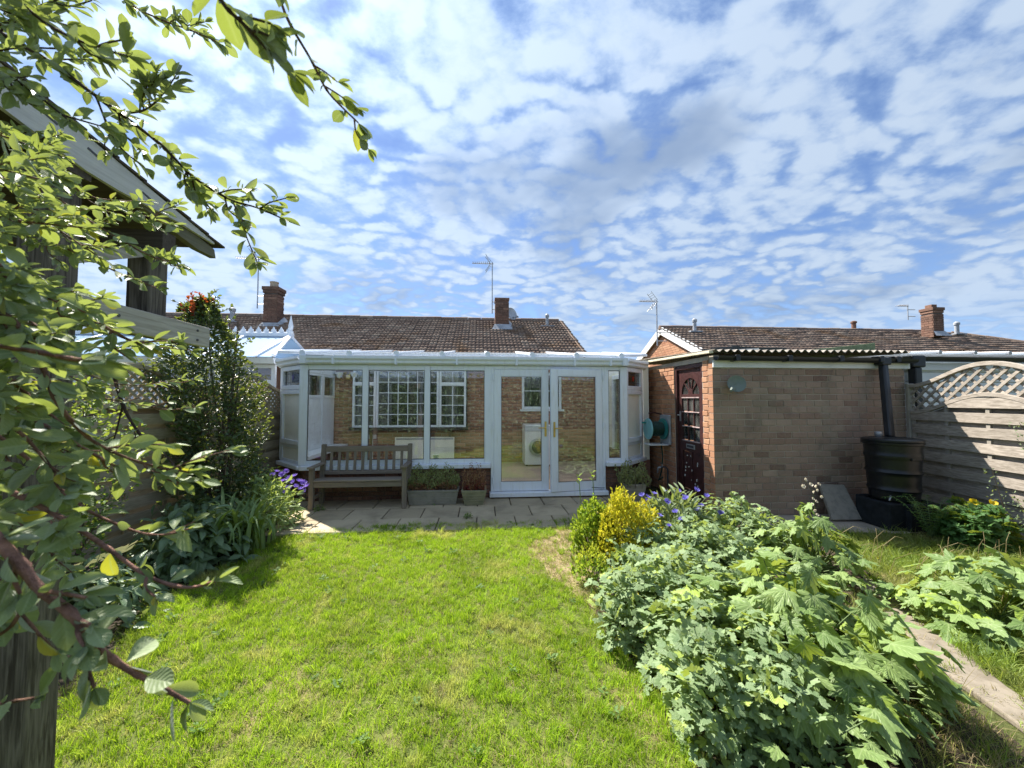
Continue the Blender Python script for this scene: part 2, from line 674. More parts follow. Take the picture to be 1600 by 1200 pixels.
M['brick_chimney'] = m_brick("sooty chimney brick", [(0, (0.09, 0.045, 0.035)), (0.6, (0.16, 0.075, 0.052)), (1, (0.22, 0.12, 0.085))], (0.07, 0.058, 0.05), 0.6)
M['mortar'] = m_plain("mortar", (0.40, 0.35, 0.29), 0.95, 0.1, 0.25, 4, 0.5)
M['mortar_dark'] = m_plain("dark mortar", (0.13, 0.11, 0.10), 0.95, 0.1, 0.25, 4, 0.5)
M['tiles'] = m_tiles()
M['lead'] = m_plain("lead flashing", (0.33, 0.35, 0.38), 0.55, 0.4, 0.2)
M['slab'] = m_stone("buff paving slab", (0.38, 0.315, 0.21), (0.48, 0.40, 0.27), (0.22, 0.185, 0.13))
M['path'] = m_stone("dusty trodden path", (0.22, 0.19, 0.15), (0.25, 0.215, 0.17), (0.10, 0.085, 0.06), 7)
M['pale_bar'] = m_plain("sunlit pink bar", (0.40, 0.31, 0.30), .6, .3, .3, 20)  # sunlight on the door's horizontal bars, put into their colour
M['concrete'] = m_stone("worn concrete", (0.36, 0.31, 0.25), (0.40, 0.35, 0.28), (0.25, 0.22, 0.18), 3)
M['soil'] = m_stone("dark soil", (0.045, 0.035, 0.024), (0.06, 0.046, 0.03), (0.03, 0.024, 0.016), 6)
M['wood_grey'] = m_wood("silvered fence timber", (0.25, 0.215, 0.175), (0.52, 0.46, 0.395), (0.12, 0.09, 0.07), 1)
M['wood_tan'] = m_wood("tan fence timber", (0.36, 0.30, 0.21), (0.52, 0.44, 0.32), (0.17, 0.13, 0.09), 1, green=0.2)
M['wood_bench'] = m_wood("weathered bench timber", (0.20, 0.165, 0.13), (0.32, 0.27, 0.22), (0.08, 0.065, 0.05), 0)
M['wood_bench_v'] = m_wood("weathered bench upright", (0.185, 0.155, 0.125), (0.29, 0.245, 0.195), (0.08, 0.065, 0.05), 2)
M['wood_arbour_v'] = m_wood("stained arbour post", (0.05, 0.04, 0.032), (0.24, 0.21, 0.175), (0.02, 0.016, 0.013), 2)
M['wood_arbour_y'] = m_wood("bleached arbour beam", (0.36, 0.33, 0.28), (0.64, 0.60, 0.54), (0.11, 0.09, 0.07), 1)
M['wood_pale'] = m_wood("sky lit pale verge", (0.55, 0.54, 0.52), (0.72, 0.71, 0.69), (0.30, 0.28, 0.26), 1)  # sky light on the verge board's face, painted in as paler wood
M['wood_arbour_x'] = m_wood("stained arbour plate", (0.07, 0.055, 0.045), (0.12, 0.10, 0.08), (0.04, 0.03, 0.025), 0)
M['wood_green'] = m_wood("algae stained rafter", (0.15, 0.14, 0.10), (0.22, 0.21, 0.15), (0.08, 0.075, 0.05), 1, green=0.5)
M['white_paint'] = m_plain("white painted board", (0.74, 0.75, 0.74), 0.5, 0.3, 0.08, 3)
M['cream_paint'] = m_plain("cream painted board", (0.66, 0.60, 0.45), 0.6, 0.3, 0.12, 5)
M['cream_wall'] = m_plain("cream plaster", (0.85, 0.83, 0.74), 0.7, 0.2, 0.05, 2)
M['black_plastic'] = m_plain("black plastic", (0.018, 0.02, 0.023), 0.42, 0.4, 0.25, 5, 0.08)
M['butt'] = m_plain("dark green black plastic", (0.006, 0.008, 0.010), 0.36, 0.45, 0.25, 5, 0.1)
M['block'] = m_plain("dark painted block", (0.016, 0.019, 0.022), 0.8, 0.2, 0.35, 9, 0.6)
M['maroon'] = m_plain("flaking maroon paint", (0.058, 0.022, 0.021), 0.42, 0.4, 0.3, 14, 0.3)
M['fibre'] = m_plain("fibre cement sheet", (0.24, 0.22, 0.195), 0.95, 0.1, 0.35, 8, 0.5)
M['felt_green'] = m_plain("green mineral felt", (0.17, 0.22, 0.13), 0.95, 0.1, 0.2, 12, 0.5)
M['brass'] = m_plain("brass", (0.70, 0.50, 0.18), 0.3, 0.5, 0.1, metal=1.0)
M['steel'] = m_plain("dull aluminium", (0.42, 0.43, 0.45), 0.45, 0.5, 0.15, metal=0.7)
M['teal'] = m_plain("teal plastic", (0.03, 0.22, 0.21), 0.4, 0.45, 0.15)
M['teal_pale'] = m_plain("pale blue plastic", (0.22, 0.50, 0.55), 0.4, 0.45, 0.1)
M['hose'] = m_plain("dark green hose", (0.012, 0.05, 0.04), 0.45, 0.4, 0.15)
M['dish'] = m_plain("grey green plastic", (0.15, 0.18, 0.155), 0.6, 0.4, 0.1)
M['stoneware'] = m_stone("cast stone planter", (0.26, 0.245, 0.205), (0.30, 0.28, 0.23), (0.16, 0.155, 0.125), 7)
M['pot_green'] = m_stone("mossy stone pot", (0.27, 0.26, 0.165), (0.31, 0.29, 0.19), (0.16, 0.165, 0.10), 7)
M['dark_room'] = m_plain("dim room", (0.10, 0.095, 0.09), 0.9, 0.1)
M['curtain'] = m_plain("grey curtain", (0.52, 0.50, 0.50), 0.95, 0.1, 0.1)
M['floor_tile'] = m_stone("pinkish floor tile", (0.42, 0.31, 0.24), (0.47, 0.35, 0.27), (0.36, 0.27, 0.21), 4)
M['appliance'] = m_plain("white enamel", (0.80, 0.80, 0.80), 0.25, 0.5, 0.03)
M['red_glass'] = m_plain("red stained glass", (0.35, 0.03, 0.02), 0.2, 0.5, 0.1)
M['lead_line'] = m_plain("lead came", (0.06, 0.06, 0.065), 0.5, 0.4, 0.1)
M['violet_glass'] = m_plain("violet stained glass", (0.10, 0.08, 0.25), 0.2, 0.5, 0.1)
M['terracotta'] = m_plain("buff clay", (0.42, 0.34, 0.26), 0.85, 0.2, 0.2, 10, 0.3)
M['bark'] = m_wood("bark", (0.10, 0.075, 0.055), (0.17, 0.13, 0.10), (0.05, 0.04, 0.03), 2)
# ================================================================== the setting
Z = Vector((0, 0, 1))


def np_mesh(name, verts, faces, mat=None, attr=None, smooth=False, lens=None):
    """fast mesh from arrays: verts (n,3), faces (m,k) all of one size"""
    me = bpy.data.meshes.new(name)
    n, (m_, k_) = len(verts), faces.shape
    me.vertices.add(n)
    me.vertices.foreach_set('co', np.ascontiguousarray(verts, dtype=np.float32).ravel())
    me.loops.add(m_ * k_)
    me.loops.foreach_set('vertex_index', np.ascontiguousarray(faces, dtype=np.int32).ravel())
    me.polygons.add(m_)
    me.polygons.foreach_set('loop_start', np.arange(0, m_ * k_, k_, dtype=np.int32))
    if attr is not None:
        a = me.attributes.new('rib', 'FLOAT', 'POINT')
        a.data.foreach_set('value', np.ascontiguousarray(attr, dtype=np.float32))
    if lens is not None:
        a = me.attributes.new('len', 'FLOAT', 'POINT')
        a.data.foreach_set('value', np.ascontiguousarray(lens, dtype=np.float32))
    me.update(calc_edges=True)
    if smooth:
        me.shade_smooth()
    if mat:
        me.materials.append(mat)
    return me


def link_mesh(name, me, parent=None, kind=None, label=None):
    ob = bpy.data.objects.new(name, me)
    COL.objects.link(ob)
    if parent:
        ob.parent = parent
        ORG[ob.name] = org(parent).copy()
    return props(ob, label, kind=kind)


def lawn_mat(name, base1, base2, dry, dryamt):
    k = Mat(name)
    p = k.pos()
    a = k.noise(p, 1.6, 5, 0.6, 0.4)
    b = k.noise(p, 30, 4, 0.7)
    c = k.mix(k.rng(b, 0.3, 0.7), base1, base2)
    c = k.mix(k.rng(a, 0.5, 0.72, 0, dryamt), c, dry)
    return k.done(k.bsdf(c, 0.95, 0.1, bump=b, bstr=0.6, bdist=0.02))


M['lawn'] = lawn_mat("lawn floor", (0.060, 0.085, 0.018), (0.13, 0.15, 0.04), (0.26, 0.20, 0.10), 0.7)
sheet('ground', [(-700, -300, -0.03), (700, -300, -0.03), (700, 1500, -0.03), (-700, 1500, -0.03)], lawn_mat("far ground", (0.05, 0.06, 0.02), (0.09, 0.10, 0.035), (0.16, 0.13, 0.07), 0.6))

lawn_edge = [(-2.1, -0.6), (-2.15, 1.2), (-2.17, 2.25), (-2.47, 3.24), (-2.40, 3.7), (-2.33, 4.27), (-2.2, 4.70), (-1.75, 4.86), (-1.19, 4.94), (-0.5, 4.97),
             (0.07, 4.96), (0.7, 4.99), (1.15, 5.0), (1.12, 4.66), (0.92, 4.62), (0.82, 4.42), (0.58, 4.34), (0.50, 4.15), (0.46, 3.9), (0.60, 3.72), (0.62, 3.4), (0.74, 3.25), (0.82, 3.06), (0.82, 2.76), (0.92, 2.23), (0.98, 1.84), (0.98, 1.65), (1.0, 0.9), (1.05, -0.6)]


def grid_sheet(name, poly, mat, z, amp, step=0.12, kind='structure', parent=None):
    """a gently uneven sheet cut to an outline"""
    bm = bmesh.new()
    vs = [bm.verts.new((x, y, z)) for x, y in poly]
    bm.faces.new(vs)
    bmesh.ops.triangulate(bm, faces=bm.faces)
    for ax in (0, 1):
        lo = min(p[ax] for p in poly)
        hi = max(p[ax] for p in poly)
        t = lo + step
        while t < hi:
            no = [0, 0, 0]
            co = [0, 0, 0]
            no[ax] = 1
            co[ax] = t
            bmesh.ops.bisect_plane(bm, geom=bm.verts[:] + bm.edges[:] + bm.faces[:], plane_co=co, plane_no=no)
            t += step
    for v in bm.verts:
        x, y = v.co.x, v.co.y
        v.co.z += amp * (math.sin(x * 2.1 + 0.6) * math.cos(y * 1.7) + 0.5 * math.sin(x * 5.3 + y * 4.1))
    bmesh.ops.recalc_face_normals(bm, faces=bm.faces)
    for fc in bm.faces:
        if fc.normal.z < 0:
            fc.normal_flip()
    me = bpy.data.meshes.new(name)
    bm.to_mesh(me)
    bm.free()
    me.shade_smooth()
    me.materials.append(mat)
    ob = link_mesh(name, me, parent, kind)
    return ob


lawn = grid_sheet('lawn', lawn_edge, M['lawn'], 0.005, 0.012)
rough_edge = [(2.72, 1.2), (2.77, 1.62), (2.87, 1.95), (3.20, 2.68), (3.40, 3.1), (3.7, 3.55), (3.75, 4.1), (4.2, 4.22), (4.95, 4.15), (5.2, 4.0), (5.85, 4.2), (5.75, 3.1), (5.6, 2.0), (5.5, 1.2)]
rough_lawn = grid_sheet('rough_lawn', rough_edge, M['lawn'], 0.004, 0.012)
sheet('flower_bed', [(1.12, 5.0), (1.0, 4.1), (0.92, 3.73), (0.82, 2.76), (0.92, 2.23), (0.98, 1.84), (1.0, 0.6), (1.75, 0.6), (1.85, 1.5), (2.5, 2.2), (3.2, 2.75), (3.6, 3.4), (3.7, 4.1), (3.1, 5.0)], M['soil'], 0.001)
sheet('border_bed', [(-2.15, 1.2), (-2.17, 2.25), (-2.47, 3.24), (-2.40, 3.7), (-2.33, 4.27), (-2.2, 4.70), (-2.15, 5.4), (-2.7, 6.0), (-3.45, 6.2), (-4.1, 1.2)], M['soil'], 0.001)
sheet('concrete_apron', [(3.15, 5.0), (3.2, 4.75), (3.55, 4.6), (4.0, 4.34), (4.5, 4.28), (4.95, 4.2), (5.95, 4.3), (6.0, 5.0)], M['concrete'], 0.009)
# dry straw and bare earth showing beside the lawn edge
M['straw'] = m_stone("dry straw thatch", (0.28, 0.22, 0.125), (0.34, 0.27, 0.16), (0.16, 0.13, 0.07), 7)
sheet('bare_patch', [(0.72, 3.22), (0.60, 3.38), (0.57, 3.7), (0.42, 3.9), (0.46, 4.17), (0.55, 4.38), (0.80, 4.47), (0.90, 4.68), (1.1, 4.7), (1.1, 4.1), (1.0, 3.3), (0.86, 2.9)], M['straw'], 0.006)

# the concrete path on the right, running away past the big leafy clump
path = MB().prism([(2.46, 1.2, -0.03), (2.76, 1.2, -0.03), (2.89, 1.95, -0.03), (3.22, 2.68, -0.03), (3.45, 3.2, -0.03), (3.25, 3.2, -0.03), (3.0, 2.7, -0.03), (2.70, 2.13, -0.03), (2.59, 1.62, -0.03)], (0, 0, 0.037)).build('path', M['path'], bevel=0.01)
path["kind"] = 'structure'

# the patio: a bed of dark joints and one slab per object
patio = sheet('patio', [(-3.4, 6.35), (-3.0, 5.2), (-2.4, 4.62), (-1.19, 4.72), (0.07, 4.8), (1.15, 4.85), (1.2, 4.9), (3.17, 4.9), (3.17, 6.35)], m_plain("dark sandy joint", (0.07, 0.062, 0.045), 0.95, 0.1, 0.3, 12, 0.5), 0.003)


def slab_mesh(w, d, t=0.03, b=0.008):
    mb = MB()
    hw, hd = w / 2, d / 2
    v = [(-hw, -hd, -t), (hw, -hd, -t), (hw, hd, -t), (-hw, hd, -t), (-hw, -hd, -b), (hw, -hd, -b), (hw, hd, -b), (-hw, hd, -b),
         (-hw + b, -hd + b, 0), (hw - b, -hd + b, 0), (hw - b, hd - b, 0), (-hw + b, hd - b, 0)]
    f = [(0, 1, 5, 4), (1, 2, 6, 5), (2, 3, 7, 6), (3, 0, 4, 7), (4, 5, 9, 8), (5, 6, 10, 9), (6, 7, 11, 10), (7, 4, 8, 11), (8, 9, 10, 11)]
    me = mb.add(v, f).mesh('paving_slab')
    me.materials.append(M['slab'])
    return me


slab_me = slab_mesh(0.488, 0.488)
slab_half = slab_mesh(0.238, 0.488)
pitch_s = 0.5
for row in range(4):
    yc = 5.98 - row * pitch_s
    x = -3.3 + (0.25 if row % 2 else 0.0)
    if row == 1:
        inst('paving_slab', slab_half, patio, Matrix.Translation((x - 0.375, yc, 0.022)))
    while x < 3.1:
        ok = True
        if row == 2 and (x < -2.35 or x > 1.35 and x < 3.2 and False):
            ok = False
        if row == 3:
            ok = False
        if row >= 2 and x > 1.3:
            ok = False
        if x > 2.9:
            ok = False
        if ok:
            Mx = Matrix.Translation((x, yc + random.uniform(-.004, .004), 0.022 + random.uniform(-.003, .003))) @ Matrix.Rotation(random.uniform(-.008, .008), 4, 'Z') @ Matrix.Rotation(random.uniform(-.006, .006), 4, 'X')
            inst('paving_slab', slab_me, patio, Mx)
        x += pitch_s


# ================================================================== brickwork
def brick_mesh(bl, ch, mat, rough=0.0):
    g = 0.010
    L_, H_, d, b = bl - g, ch - g, 0.03, 0.0045
    v = []
    for (y, ins) in ((-d, 0), (-b, 0), (0, b)):
        for (u, z) in ((ins, ins), (L_ - ins, ins), (L_ - ins, H_ - ins), (ins, H_ - ins)):
            j = random.uniform(-rough, rough)
            v.append((u + j, -y, z + random.uniform(-rough, rough)))
    f = []
    for i in range(2):
        for k in range(4):
            k2 = (k + 1) % 4
            f.append((i * 4 + k, i * 4 + k2, i * 4 + 4 + k2, i * 4 + 4 + k))
    f.append((8, 9, 10, 11))
    me = MB().add(v, f).mesh('brick')
    me.materials.append(mat)
    return me, np.array(v), np.array(f)


def wall_boxes(P, U, N, L, H_, openings, t, back):
    """the slab behind the bricks, cut round the openings; N points out"""
    mb = MB()
    cuts = sorted({0.0, L, *[max(0, min(L, o[0])) for o in openings], *[max(0, min(L, o[1])) for o in openings]})
    for a, b in zip(cuts[:-1], cuts[1:]):
        if b - a < 1e-4:
            continue
        mid = (a + b) / 2
        spans = sorted((o[2], o[3]) for o in openings if o[0] <= mid <= o[1])
        z = 0.0
        for lo, hi in spans + [(H_, H_)]:
            if lo > z + 1e-4:
                mb.obx(P, U, -N, Z, a, b, back, back + t, z, lo)
            z = max(z, hi)
    return mb


def brick_wall(parent, name, P, U, N, L, H_, bl, ch, bmat, mmat, openings=(), t=0.1, nobj=300, label=None, jit=0.0015, prefer=None, piece='brick'):
    P, U, N = Vector(P), Vector(U).normalized(), Vector(N).normalized()
    wall = wall_boxes(P, U, N, L, H_, openings, t, 0.008).build(name, mmat, parent, label=label)
    vars_ = [brick_mesh(bl, ch, bmat, 0.0012) for _ in range(4)]
    full = bl - 0.01
    rows = int(H_ / ch + 0.02)
    recs = []
    for r_ in range(rows):
        z = r_ * ch + 0.005
        off = -(bl / 2) if r_ % 2 else 0.0
        u = off
        while u < L:
            segs = [(max(u, 0.0) + (0.0 if u > 0 else 0.002), min(u + full, L - 0.002))]
            for o in openings:
                if z + ch * 0.5 > o[2] and z + ch * 0.5 < o[3]:
                    nxt = []
                    for a, b in segs:
                        if b <= o[0] or a >= o[1]:
                            nxt.append((a, b))
                        else:
                            if a < o[0]:
                                nxt.append((a, o[0] - 0.003))
                            if b > o[1]:
                                nxt.append((o[1] + 0.003, b))
                    segs = nxt
            for a, b in segs:
                if b - a > 0.012:
                    recs.append((a, z, (b - a) / full))
            u += bl
    cpos = Vector(cam.location)
    mats = []
    for a, z, sx in recs:
        W = P + U * a + Z * z + N * random.uniform(-jit, jit * 1.5)
        # local axes: x along the wall, y into the wall, z up
        m4 = Matrix(((U.x * sx, -N.x, 0, W.x), (U.y * sx, -N.y, 0, W.y), (0, 0, 1, W.z), (0, 0, 0, 1))) @ Matrix.Rotation(random.uniform(-.006, .006), 4, 'Z')
        mats.append((m4, (W - cpos).length / max(sx, 0.2) if prefer is None else prefer(W)))
    mats.sort(key=lambda q: q[1])
    for m4, _ in mats[:nobj]:
        inst(piece, random.choice(vars_)[0], wall, m4)
    rest = mats[nobj:]
    if rest:
        V, Fc = [], []
        o_ = np.array(org(wall))
        base = 0
        for m4, _ in rest:
            me, v, f = random.choice(vars_)
            A = np.array(m4)
            V.append(v @ A[:3, :3].T + A[:3, 3] - o_)
            Fc.append(f + base)
            base += len(v)
        me = np_mesh('brickwork', np.concatenate(V), np.concatenate(Fc), bmat)
        ob = link_mesh('brickwork', me, wall, 'stuff')
    return wall


def plain_bricks(parent, P, U, N, L, H_, bl, ch, bmat):
    """small far bricks as one joined relief"""
    P, U, N = Vector(P), Vector(U).normalized(), Vector(N).normalized()
    mb = MB()
    r_ = 0
    z = 0.0
    while z + ch <= H_ + 0.01:
        u = -(bl / 2) if r_ % 2 else 0.0
        while u < L - 0.01:
            a, b = max(u, 0), min(u + bl - 0.008, L)
            if b - a > 0.02:
                mb.obx(P, U, N, Z, a, b, -0.01, 0.004 + random.uniform(0, .003), z, z + ch - 0.009)
            u += bl
        z += ch
        r_ += 1
    return mb


# ================================================================== roof tiles
def roof_tiles(parent, name, P, U, S, N, L, SL, tw, gauge, clip=None):
    P, U, S, N = Vector(P), Vector(U).normalized(), Vector(S).normalized(), Vector(N).normalized()
    nx, ny = int(L / tw + 0.5), int(SL / gauge + 0.5)
    prof = [(0.0, 0.0), (0.12, 0.014), (0.25, 0.019), (0.38, 0.014), (0.5, 0.0), (0.62, 0.014), (0.75, 0.019), (0.88, 0.014), (0.985, 0.0)]
    n = len(prof)
    v = []
    for a, h in prof:
        v.append((a * tw, -0.02, h + 0.048))
    for a, h in prof:
        v.append((a * tw, gauge + 0.03, h + 0.004))
    for a, h in prof:
        v.append((a * tw, -0.02, h * 0.6 - 0.004))
    f = []
    for i in range(n - 1):
        f += [(i, i + 1, n + i + 1, n + i), (2 * n + i, 2 * n + i + 1, i + 1, i)]
    v, f = np.array(v), np.array(f)
    A = np.stack([np.array(U), np.array(S), np.array(N)], axis=1)
    V, Fc, base = [], [], 0
    for j in range(ny):
        for i in range(nx):
            c = P + U * (i * tw) + S * (j * gauge)
            if clip and not clip(c + U * tw / 2 + S * gauge / 2):
                continue
            w = v.copy()
            a = random.uniform(-.008, .008)
            w[:, 2] += a + random.uniform(-.004, .004) * (w[:, 0] / tw)
            w[:, 1] += random.uniform(-.012, .012)
            V.append(w @ A.T + np.array(c))
            Fc.append(f + base)
            base += len(v)
    o_ = np.array(org(parent))
    me = np_mesh(name, np.concatenate(V) - o_, np.concatenate(Fc), M['tiles'])
    return link_mesh(name, me, parent, 'stuff')


def ridge(parent, p0, p1, r=0.11, seg=0.4):
    p0, p1 = Vector(p0), Vector(p1)
    L = (p1 - p0).length
    U = (p1 - p0).normalized()
    V = U.cross(Z).normalized()
    n = int(L / seg)
    mb = MB()
    for i in range(n):
        a = p0 + U * (i * seg)
        b = p0 + U * ((i + 1) * seg - 0.012)
        prof = [(-r, -0.07), (-r * .6, 0.03), (0, 0.055), (r * .6, 0.03), (r, -0.07)]
        dzz = random.uniform(-.006, .006)
        va = [a + V * q + Z * (h + dzz) for q, h in prof]
        vb = [b + V * q * 1.06 + Z * (h * 1.06 + dzz) for q, h in prof]
        mb.add(va + vb, [(k, k + 1, 6 + k, 5 + k) for k in range(4)] + [(0, 1, 2, 3, 4), (9, 8, 7, 6, 5)])
    return mb.build('ridge_tiles', M['tiles'], parent, kind='stuff')


def chimney(parent, x0, x1, y0, y1, z0, z1, zcap, bmat, pot=None, over=0.02):
    core = B(x0 + .01, x1 - .01, y0 + .01, y1 - .01, z0, z1).build('chimney', M['mortar_dark'], parent)
    mb = MB()
    for P, U, N, L in (((x0, y0, z0), (1, 0, 0), (0, -1, 0), x1 - x0), ((x1, y0, z0), (0, 1, 0), (1, 0, 0), y1 - y0),
                       ((x0, y1, z0), (0, -1, 0), (-1, 0, 0), y1 - y0)):
        q = plain_bricks(None, P, U, N, L, z1 - z0, 0.225, 0.075, bmat)
        mb.add(q.v, q.f)
    mb.build('brickwork', bmat, core, kind='stuff')
    cap = MB()
    cap.bx(x0 - over, x1 + over, y0 - over, y1 + over, z1 + .003, z1 + (zcap - z1) * .45)
    cap.bx(x0 - over - .02, x1 + over + .02, y0 - over - .02, y1 + over + .02, z1 + (zcap - z1) * .45 + .004, zcap)
    cap.build('corbel', bmat, core, bevel=.008)
    fl = MB()
    fl.add([(x0 - .1, y0 - .14, z0 + .02), (x1 + .1, y0 - .14, z0 + .02), (x1 + .02, y0 - .012, z0 + .19), (x0 - .02, y0 - .012, z0 + .19)], [(0, 1, 2, 3)])
    fl.add([(x1 + .1, y0 - .14, z0 + .02), (x1 + .13, y1, z0 + .3), (x1 + .014, y1, z0 + .42), (x1 + .02, y0 - .012, z0 + .19)], [(0, 1, 2, 3)])
    fl.build('flashing', M['lead'], core)
    if pot:
        r_, h_ = pot
        MB().lathe(((x0 + x1) / 2, (y0 + y1) / 2, zcap), [(r_ * 1.05, 0), (r_, .03), (r_ * .9, h_ * .8), (r_ * 1.02, h_ * .84), (r_ * 1.02, h_), (r_ * .75, h_), (r_ * .7, h_ * .5)], 14).build('chimney_pot', M['terracotta'], core, smooth=40)
    return core


def vent(parent, x, y, z, h=0.3, r=0.05, mat='lead', base=True):
    mb = MB().lathe((x, y, z), [(r, 0), (r, h * .72), (r * 1.35, h * .74), (r * 1.35, h * .9), (r * .6, h)], 10)
    o = mb.build('roof_vent', M[mat], parent, smooth=40)
    if base:
        B(x - .2, x + .2, y - .13, y + .02, z - .03, z + .012).build('vent_flashing', M['lead'], parent)
    return o
# ================================================================== the brick bungalow behind the conservatory
HY = 9.2
bung = thing('brick_bungalow', 'brown brick bungalow with moss patched brown tiled roof behind the white conservatory', 'bungalow', (-4, HY, 0))
win_open = [(-2.93 + 3.4, -0.33 + 3.4, 0.94, 2.30), (0.98 + 3.4, 1.95 + 3.4, 1.36, 2.24)]
hw = brick_wall(bung, 'rear_wall', (-3.4, HY, 0.1), (1, 0, 0), (0, -1, 0), 6.3, 2.6, 0.225, 0.077, M['brick_house'], M['mortar'],
                [(a, b, c - .1, d - .1) for a, b, c, d in win_open], nobj=0)
B(-14, -3.42, HY, HY + .2, 0, 2.7).build('side_wall', M['brick_house'], bung)
B(2.0, 2.3, HY + .15, 14.2, 0, 2.7).build('gable_wall', M['brick_house'], bung)
MB().prism([(2.0, HY + .02, 2.7), (2.0, 14.2, 2.7), (2.0, 11.7, 3.95)], (.3, 0, 0)).build('gable', M['brick_house'], bung)
EY, EZ, RY, RZ = 8.86, 2.66, 11.7, 4.05
sl = Vector((0, RY - EY, RZ - EZ))
SLN = Vector((0, -(RZ - EZ), RY - EY)).normalized()
roof = MB().prism([(-14, EY, EZ - .05), (-14, RY, RZ - .05), (-14, 2 * RY - EY, EZ - .05), (-14, 2 * RY - EY, EZ - .12), (-14, RY, RZ - .14), (-14, EY, EZ - .12)], (16.42, 0, 0)).build('roof', M['tiles'], bung)
roof_tiles(roof, 'roof_tiles', (-14, EY, EZ - .04), (1, 0, 0), sl, SLN, 16.44, sl.length, 0.19, 0.215)
ridge(roof, (-14, RY, RZ + .0), (2.45, RY, RZ + .0))
for s_ in (0, 1):
    y_a = EY if s_ == 0 else 2 * RY - EY
    MB().beam((2.435, y_a, EZ - .06), (2.435, RY, RZ - .06), 0.03, 0.13, Vector((0, -(RZ - EZ) * (1 if s_ == 0 else -1), RY - EY)).normalized()).build('bargeboard', M['tiles'], roof)
B(-14, 2.4, EY - .02, EY + .01, EZ - .2, EZ - .06).build('fascia', M['white_paint'], roof)
MB().tube([(-14, EY - .08, EZ - .09), (-3.5, EY - .08, EZ - .09)], 0.055, 8).build('gutter', M['black_plastic'], roof)
chimney(bung, -5.88, -5.52, 10.8, 11.15, 3.48, 4.48, 4.66, M['brick_chimney'], (.11, .17))
chimney(bung, 0.40, 0.78, 10.85, 11.3, 3.55, 4.38, 4.50, M['brick_chimney'], None, .0)
vent(bung, 1.95, 11.2, 3.76, .38, .045)
vent(bung, -6.85, 11.1, 3.72, .42, .06)


def sash(parent, name, P, U, N, w, h, cols, rows, fr=0.05, bar=0.018, d=0.06, mat='upvc', glass='glass', top=None):
    """a window with its own frame, glazing bars and one pane per opening; P is the lower left corner of the outer face"""
    P, U, N = Vector(P), Vector(U), Vector(N)
    f = MB()
    f.obx(P, U, N, Z, 0, fr, -d, 0, 0, h)
    f.obx(P, U, N, Z, w - fr, w, -d, 0, 0, h)
    f.obx(P, U, N, Z, fr, w - fr, -d, 0, 0, fr)
    f.obx(P, U, N, Z, fr, w - fr, -d, 0, h - fr, h)
    zs = [fr + (h - 2 * fr) * i / rows for i in range(rows + 1)]
    if top:
        zt = h - top
        f.obx(P, U, N, Z, fr, w - fr, -d, 0.002, zt - fr * .7, zt + fr * .7)
        zs = [fr + (zt - fr * 1.7) * i / rows for i in range(rows + 1)] + [zt + fr * .7, h - fr]
    fo = f.build(name, M[mat], parent, bevel=.004)
    us = [fr + (w - 2 * fr) * i / cols for i in range(cols + 1)]
    g = MB()
    for u in us[1:-1]:
        g.obx(P, U, N, Z, u - bar / 2, u + bar / 2, -d * .6, -d * .2, fr, h - fr)
    for z in zs[1:-1]:
        g.obx(P, U, N, Z, fr, w - fr, -d * .62, -d * .18, z - bar / 2, z + bar / 2)
    if len(us) > 2 or len(zs) > 2:
        g.build('glazing_bars', M[mat], fo)
    for i in range(cols):
        for j in range(len(zs) - 1):
            if top and j == rows:
                continue
            MB().obx(P, U, N, Z, us[i] + .001, us[i + 1] - .001, -d * .45, -d * .35, zs[j] + .001, zs[j + 1] - .001).build('pane', M[glass], fo)
    return fo


X_, NY = Vector((1, 0, 0)), Vector((0, -1, 0))
BY = HY - 0.16
sash(bung, 'window', (-2.93, BY, 0.95), X_, NY, 0.52, 1.34, 2, 4, top=.34)
sash(bung, 'window', (-2.40, BY, 0.95), X_, NY, 1.42, 1.34, 6, 5)
sash(bung, 'window', (-0.97, BY, 0.95), X_, NY, 0.62, 1.34, 2, 4, top=.34)
B(-2.98, -0.30, BY - .07, HY + .02, 0.89, 0.945).build('window_sill', m_plain("dark sill", (0.05, 0.035, 0.03), .5), bung)
for x in (-2.55, -0.75):
    MB().prism([(x, HY, .55), (x, HY, .885), (x, BY - .02, .885)], (.05, 0, 0)).build('sill_bracket', M['maroon'], bung)
B(-2.95, -0.32, BY, HY, 2.295, 2.34).build('window_head', M['white_paint'], bung)
kw = sash(bung, 'kitchen_window', (0.98, HY + .03, 1.36), X_, NY, 0.97, 0.88, 2, 2, fr=.06)
B(0.93, 2.0, HY - .05, HY + .03, 1.31, 1.357).build('window_sill', M['white_paint'], bung)
# the dim rooms behind the glass
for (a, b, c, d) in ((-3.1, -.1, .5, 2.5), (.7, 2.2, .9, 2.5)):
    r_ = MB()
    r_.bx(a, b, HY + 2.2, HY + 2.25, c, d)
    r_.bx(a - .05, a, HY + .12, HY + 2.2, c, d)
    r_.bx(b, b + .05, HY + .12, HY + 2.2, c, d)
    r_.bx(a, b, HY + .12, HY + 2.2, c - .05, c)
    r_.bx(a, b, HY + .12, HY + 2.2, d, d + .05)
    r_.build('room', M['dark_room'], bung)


def curtain(x0, x1, y, z0, z1, parent):
    n = 26
    a = [(x0 + (x1 - x0) * i / n, y + .035 * math.sin(i * 1.9), z0) for i in range(n + 1)]
    b = [(p[0], p[1], z1) for p in a]
    return MB().strip(a, b, (0, .006, 0)).build('curtain', M['curtain'], parent, smooth=60)


curtain(-2.88, -2.62, HY + .05, .98, 2.27, bung)
curtain(-1.5, -1.38, HY + .07, .98, 2.27, bung)
curtain(-0.85, -0.55, HY + .05, .98, 2.27, bung)
curtain(1.02, 1.2, HY + .14, 1.4, 2.2, bung)

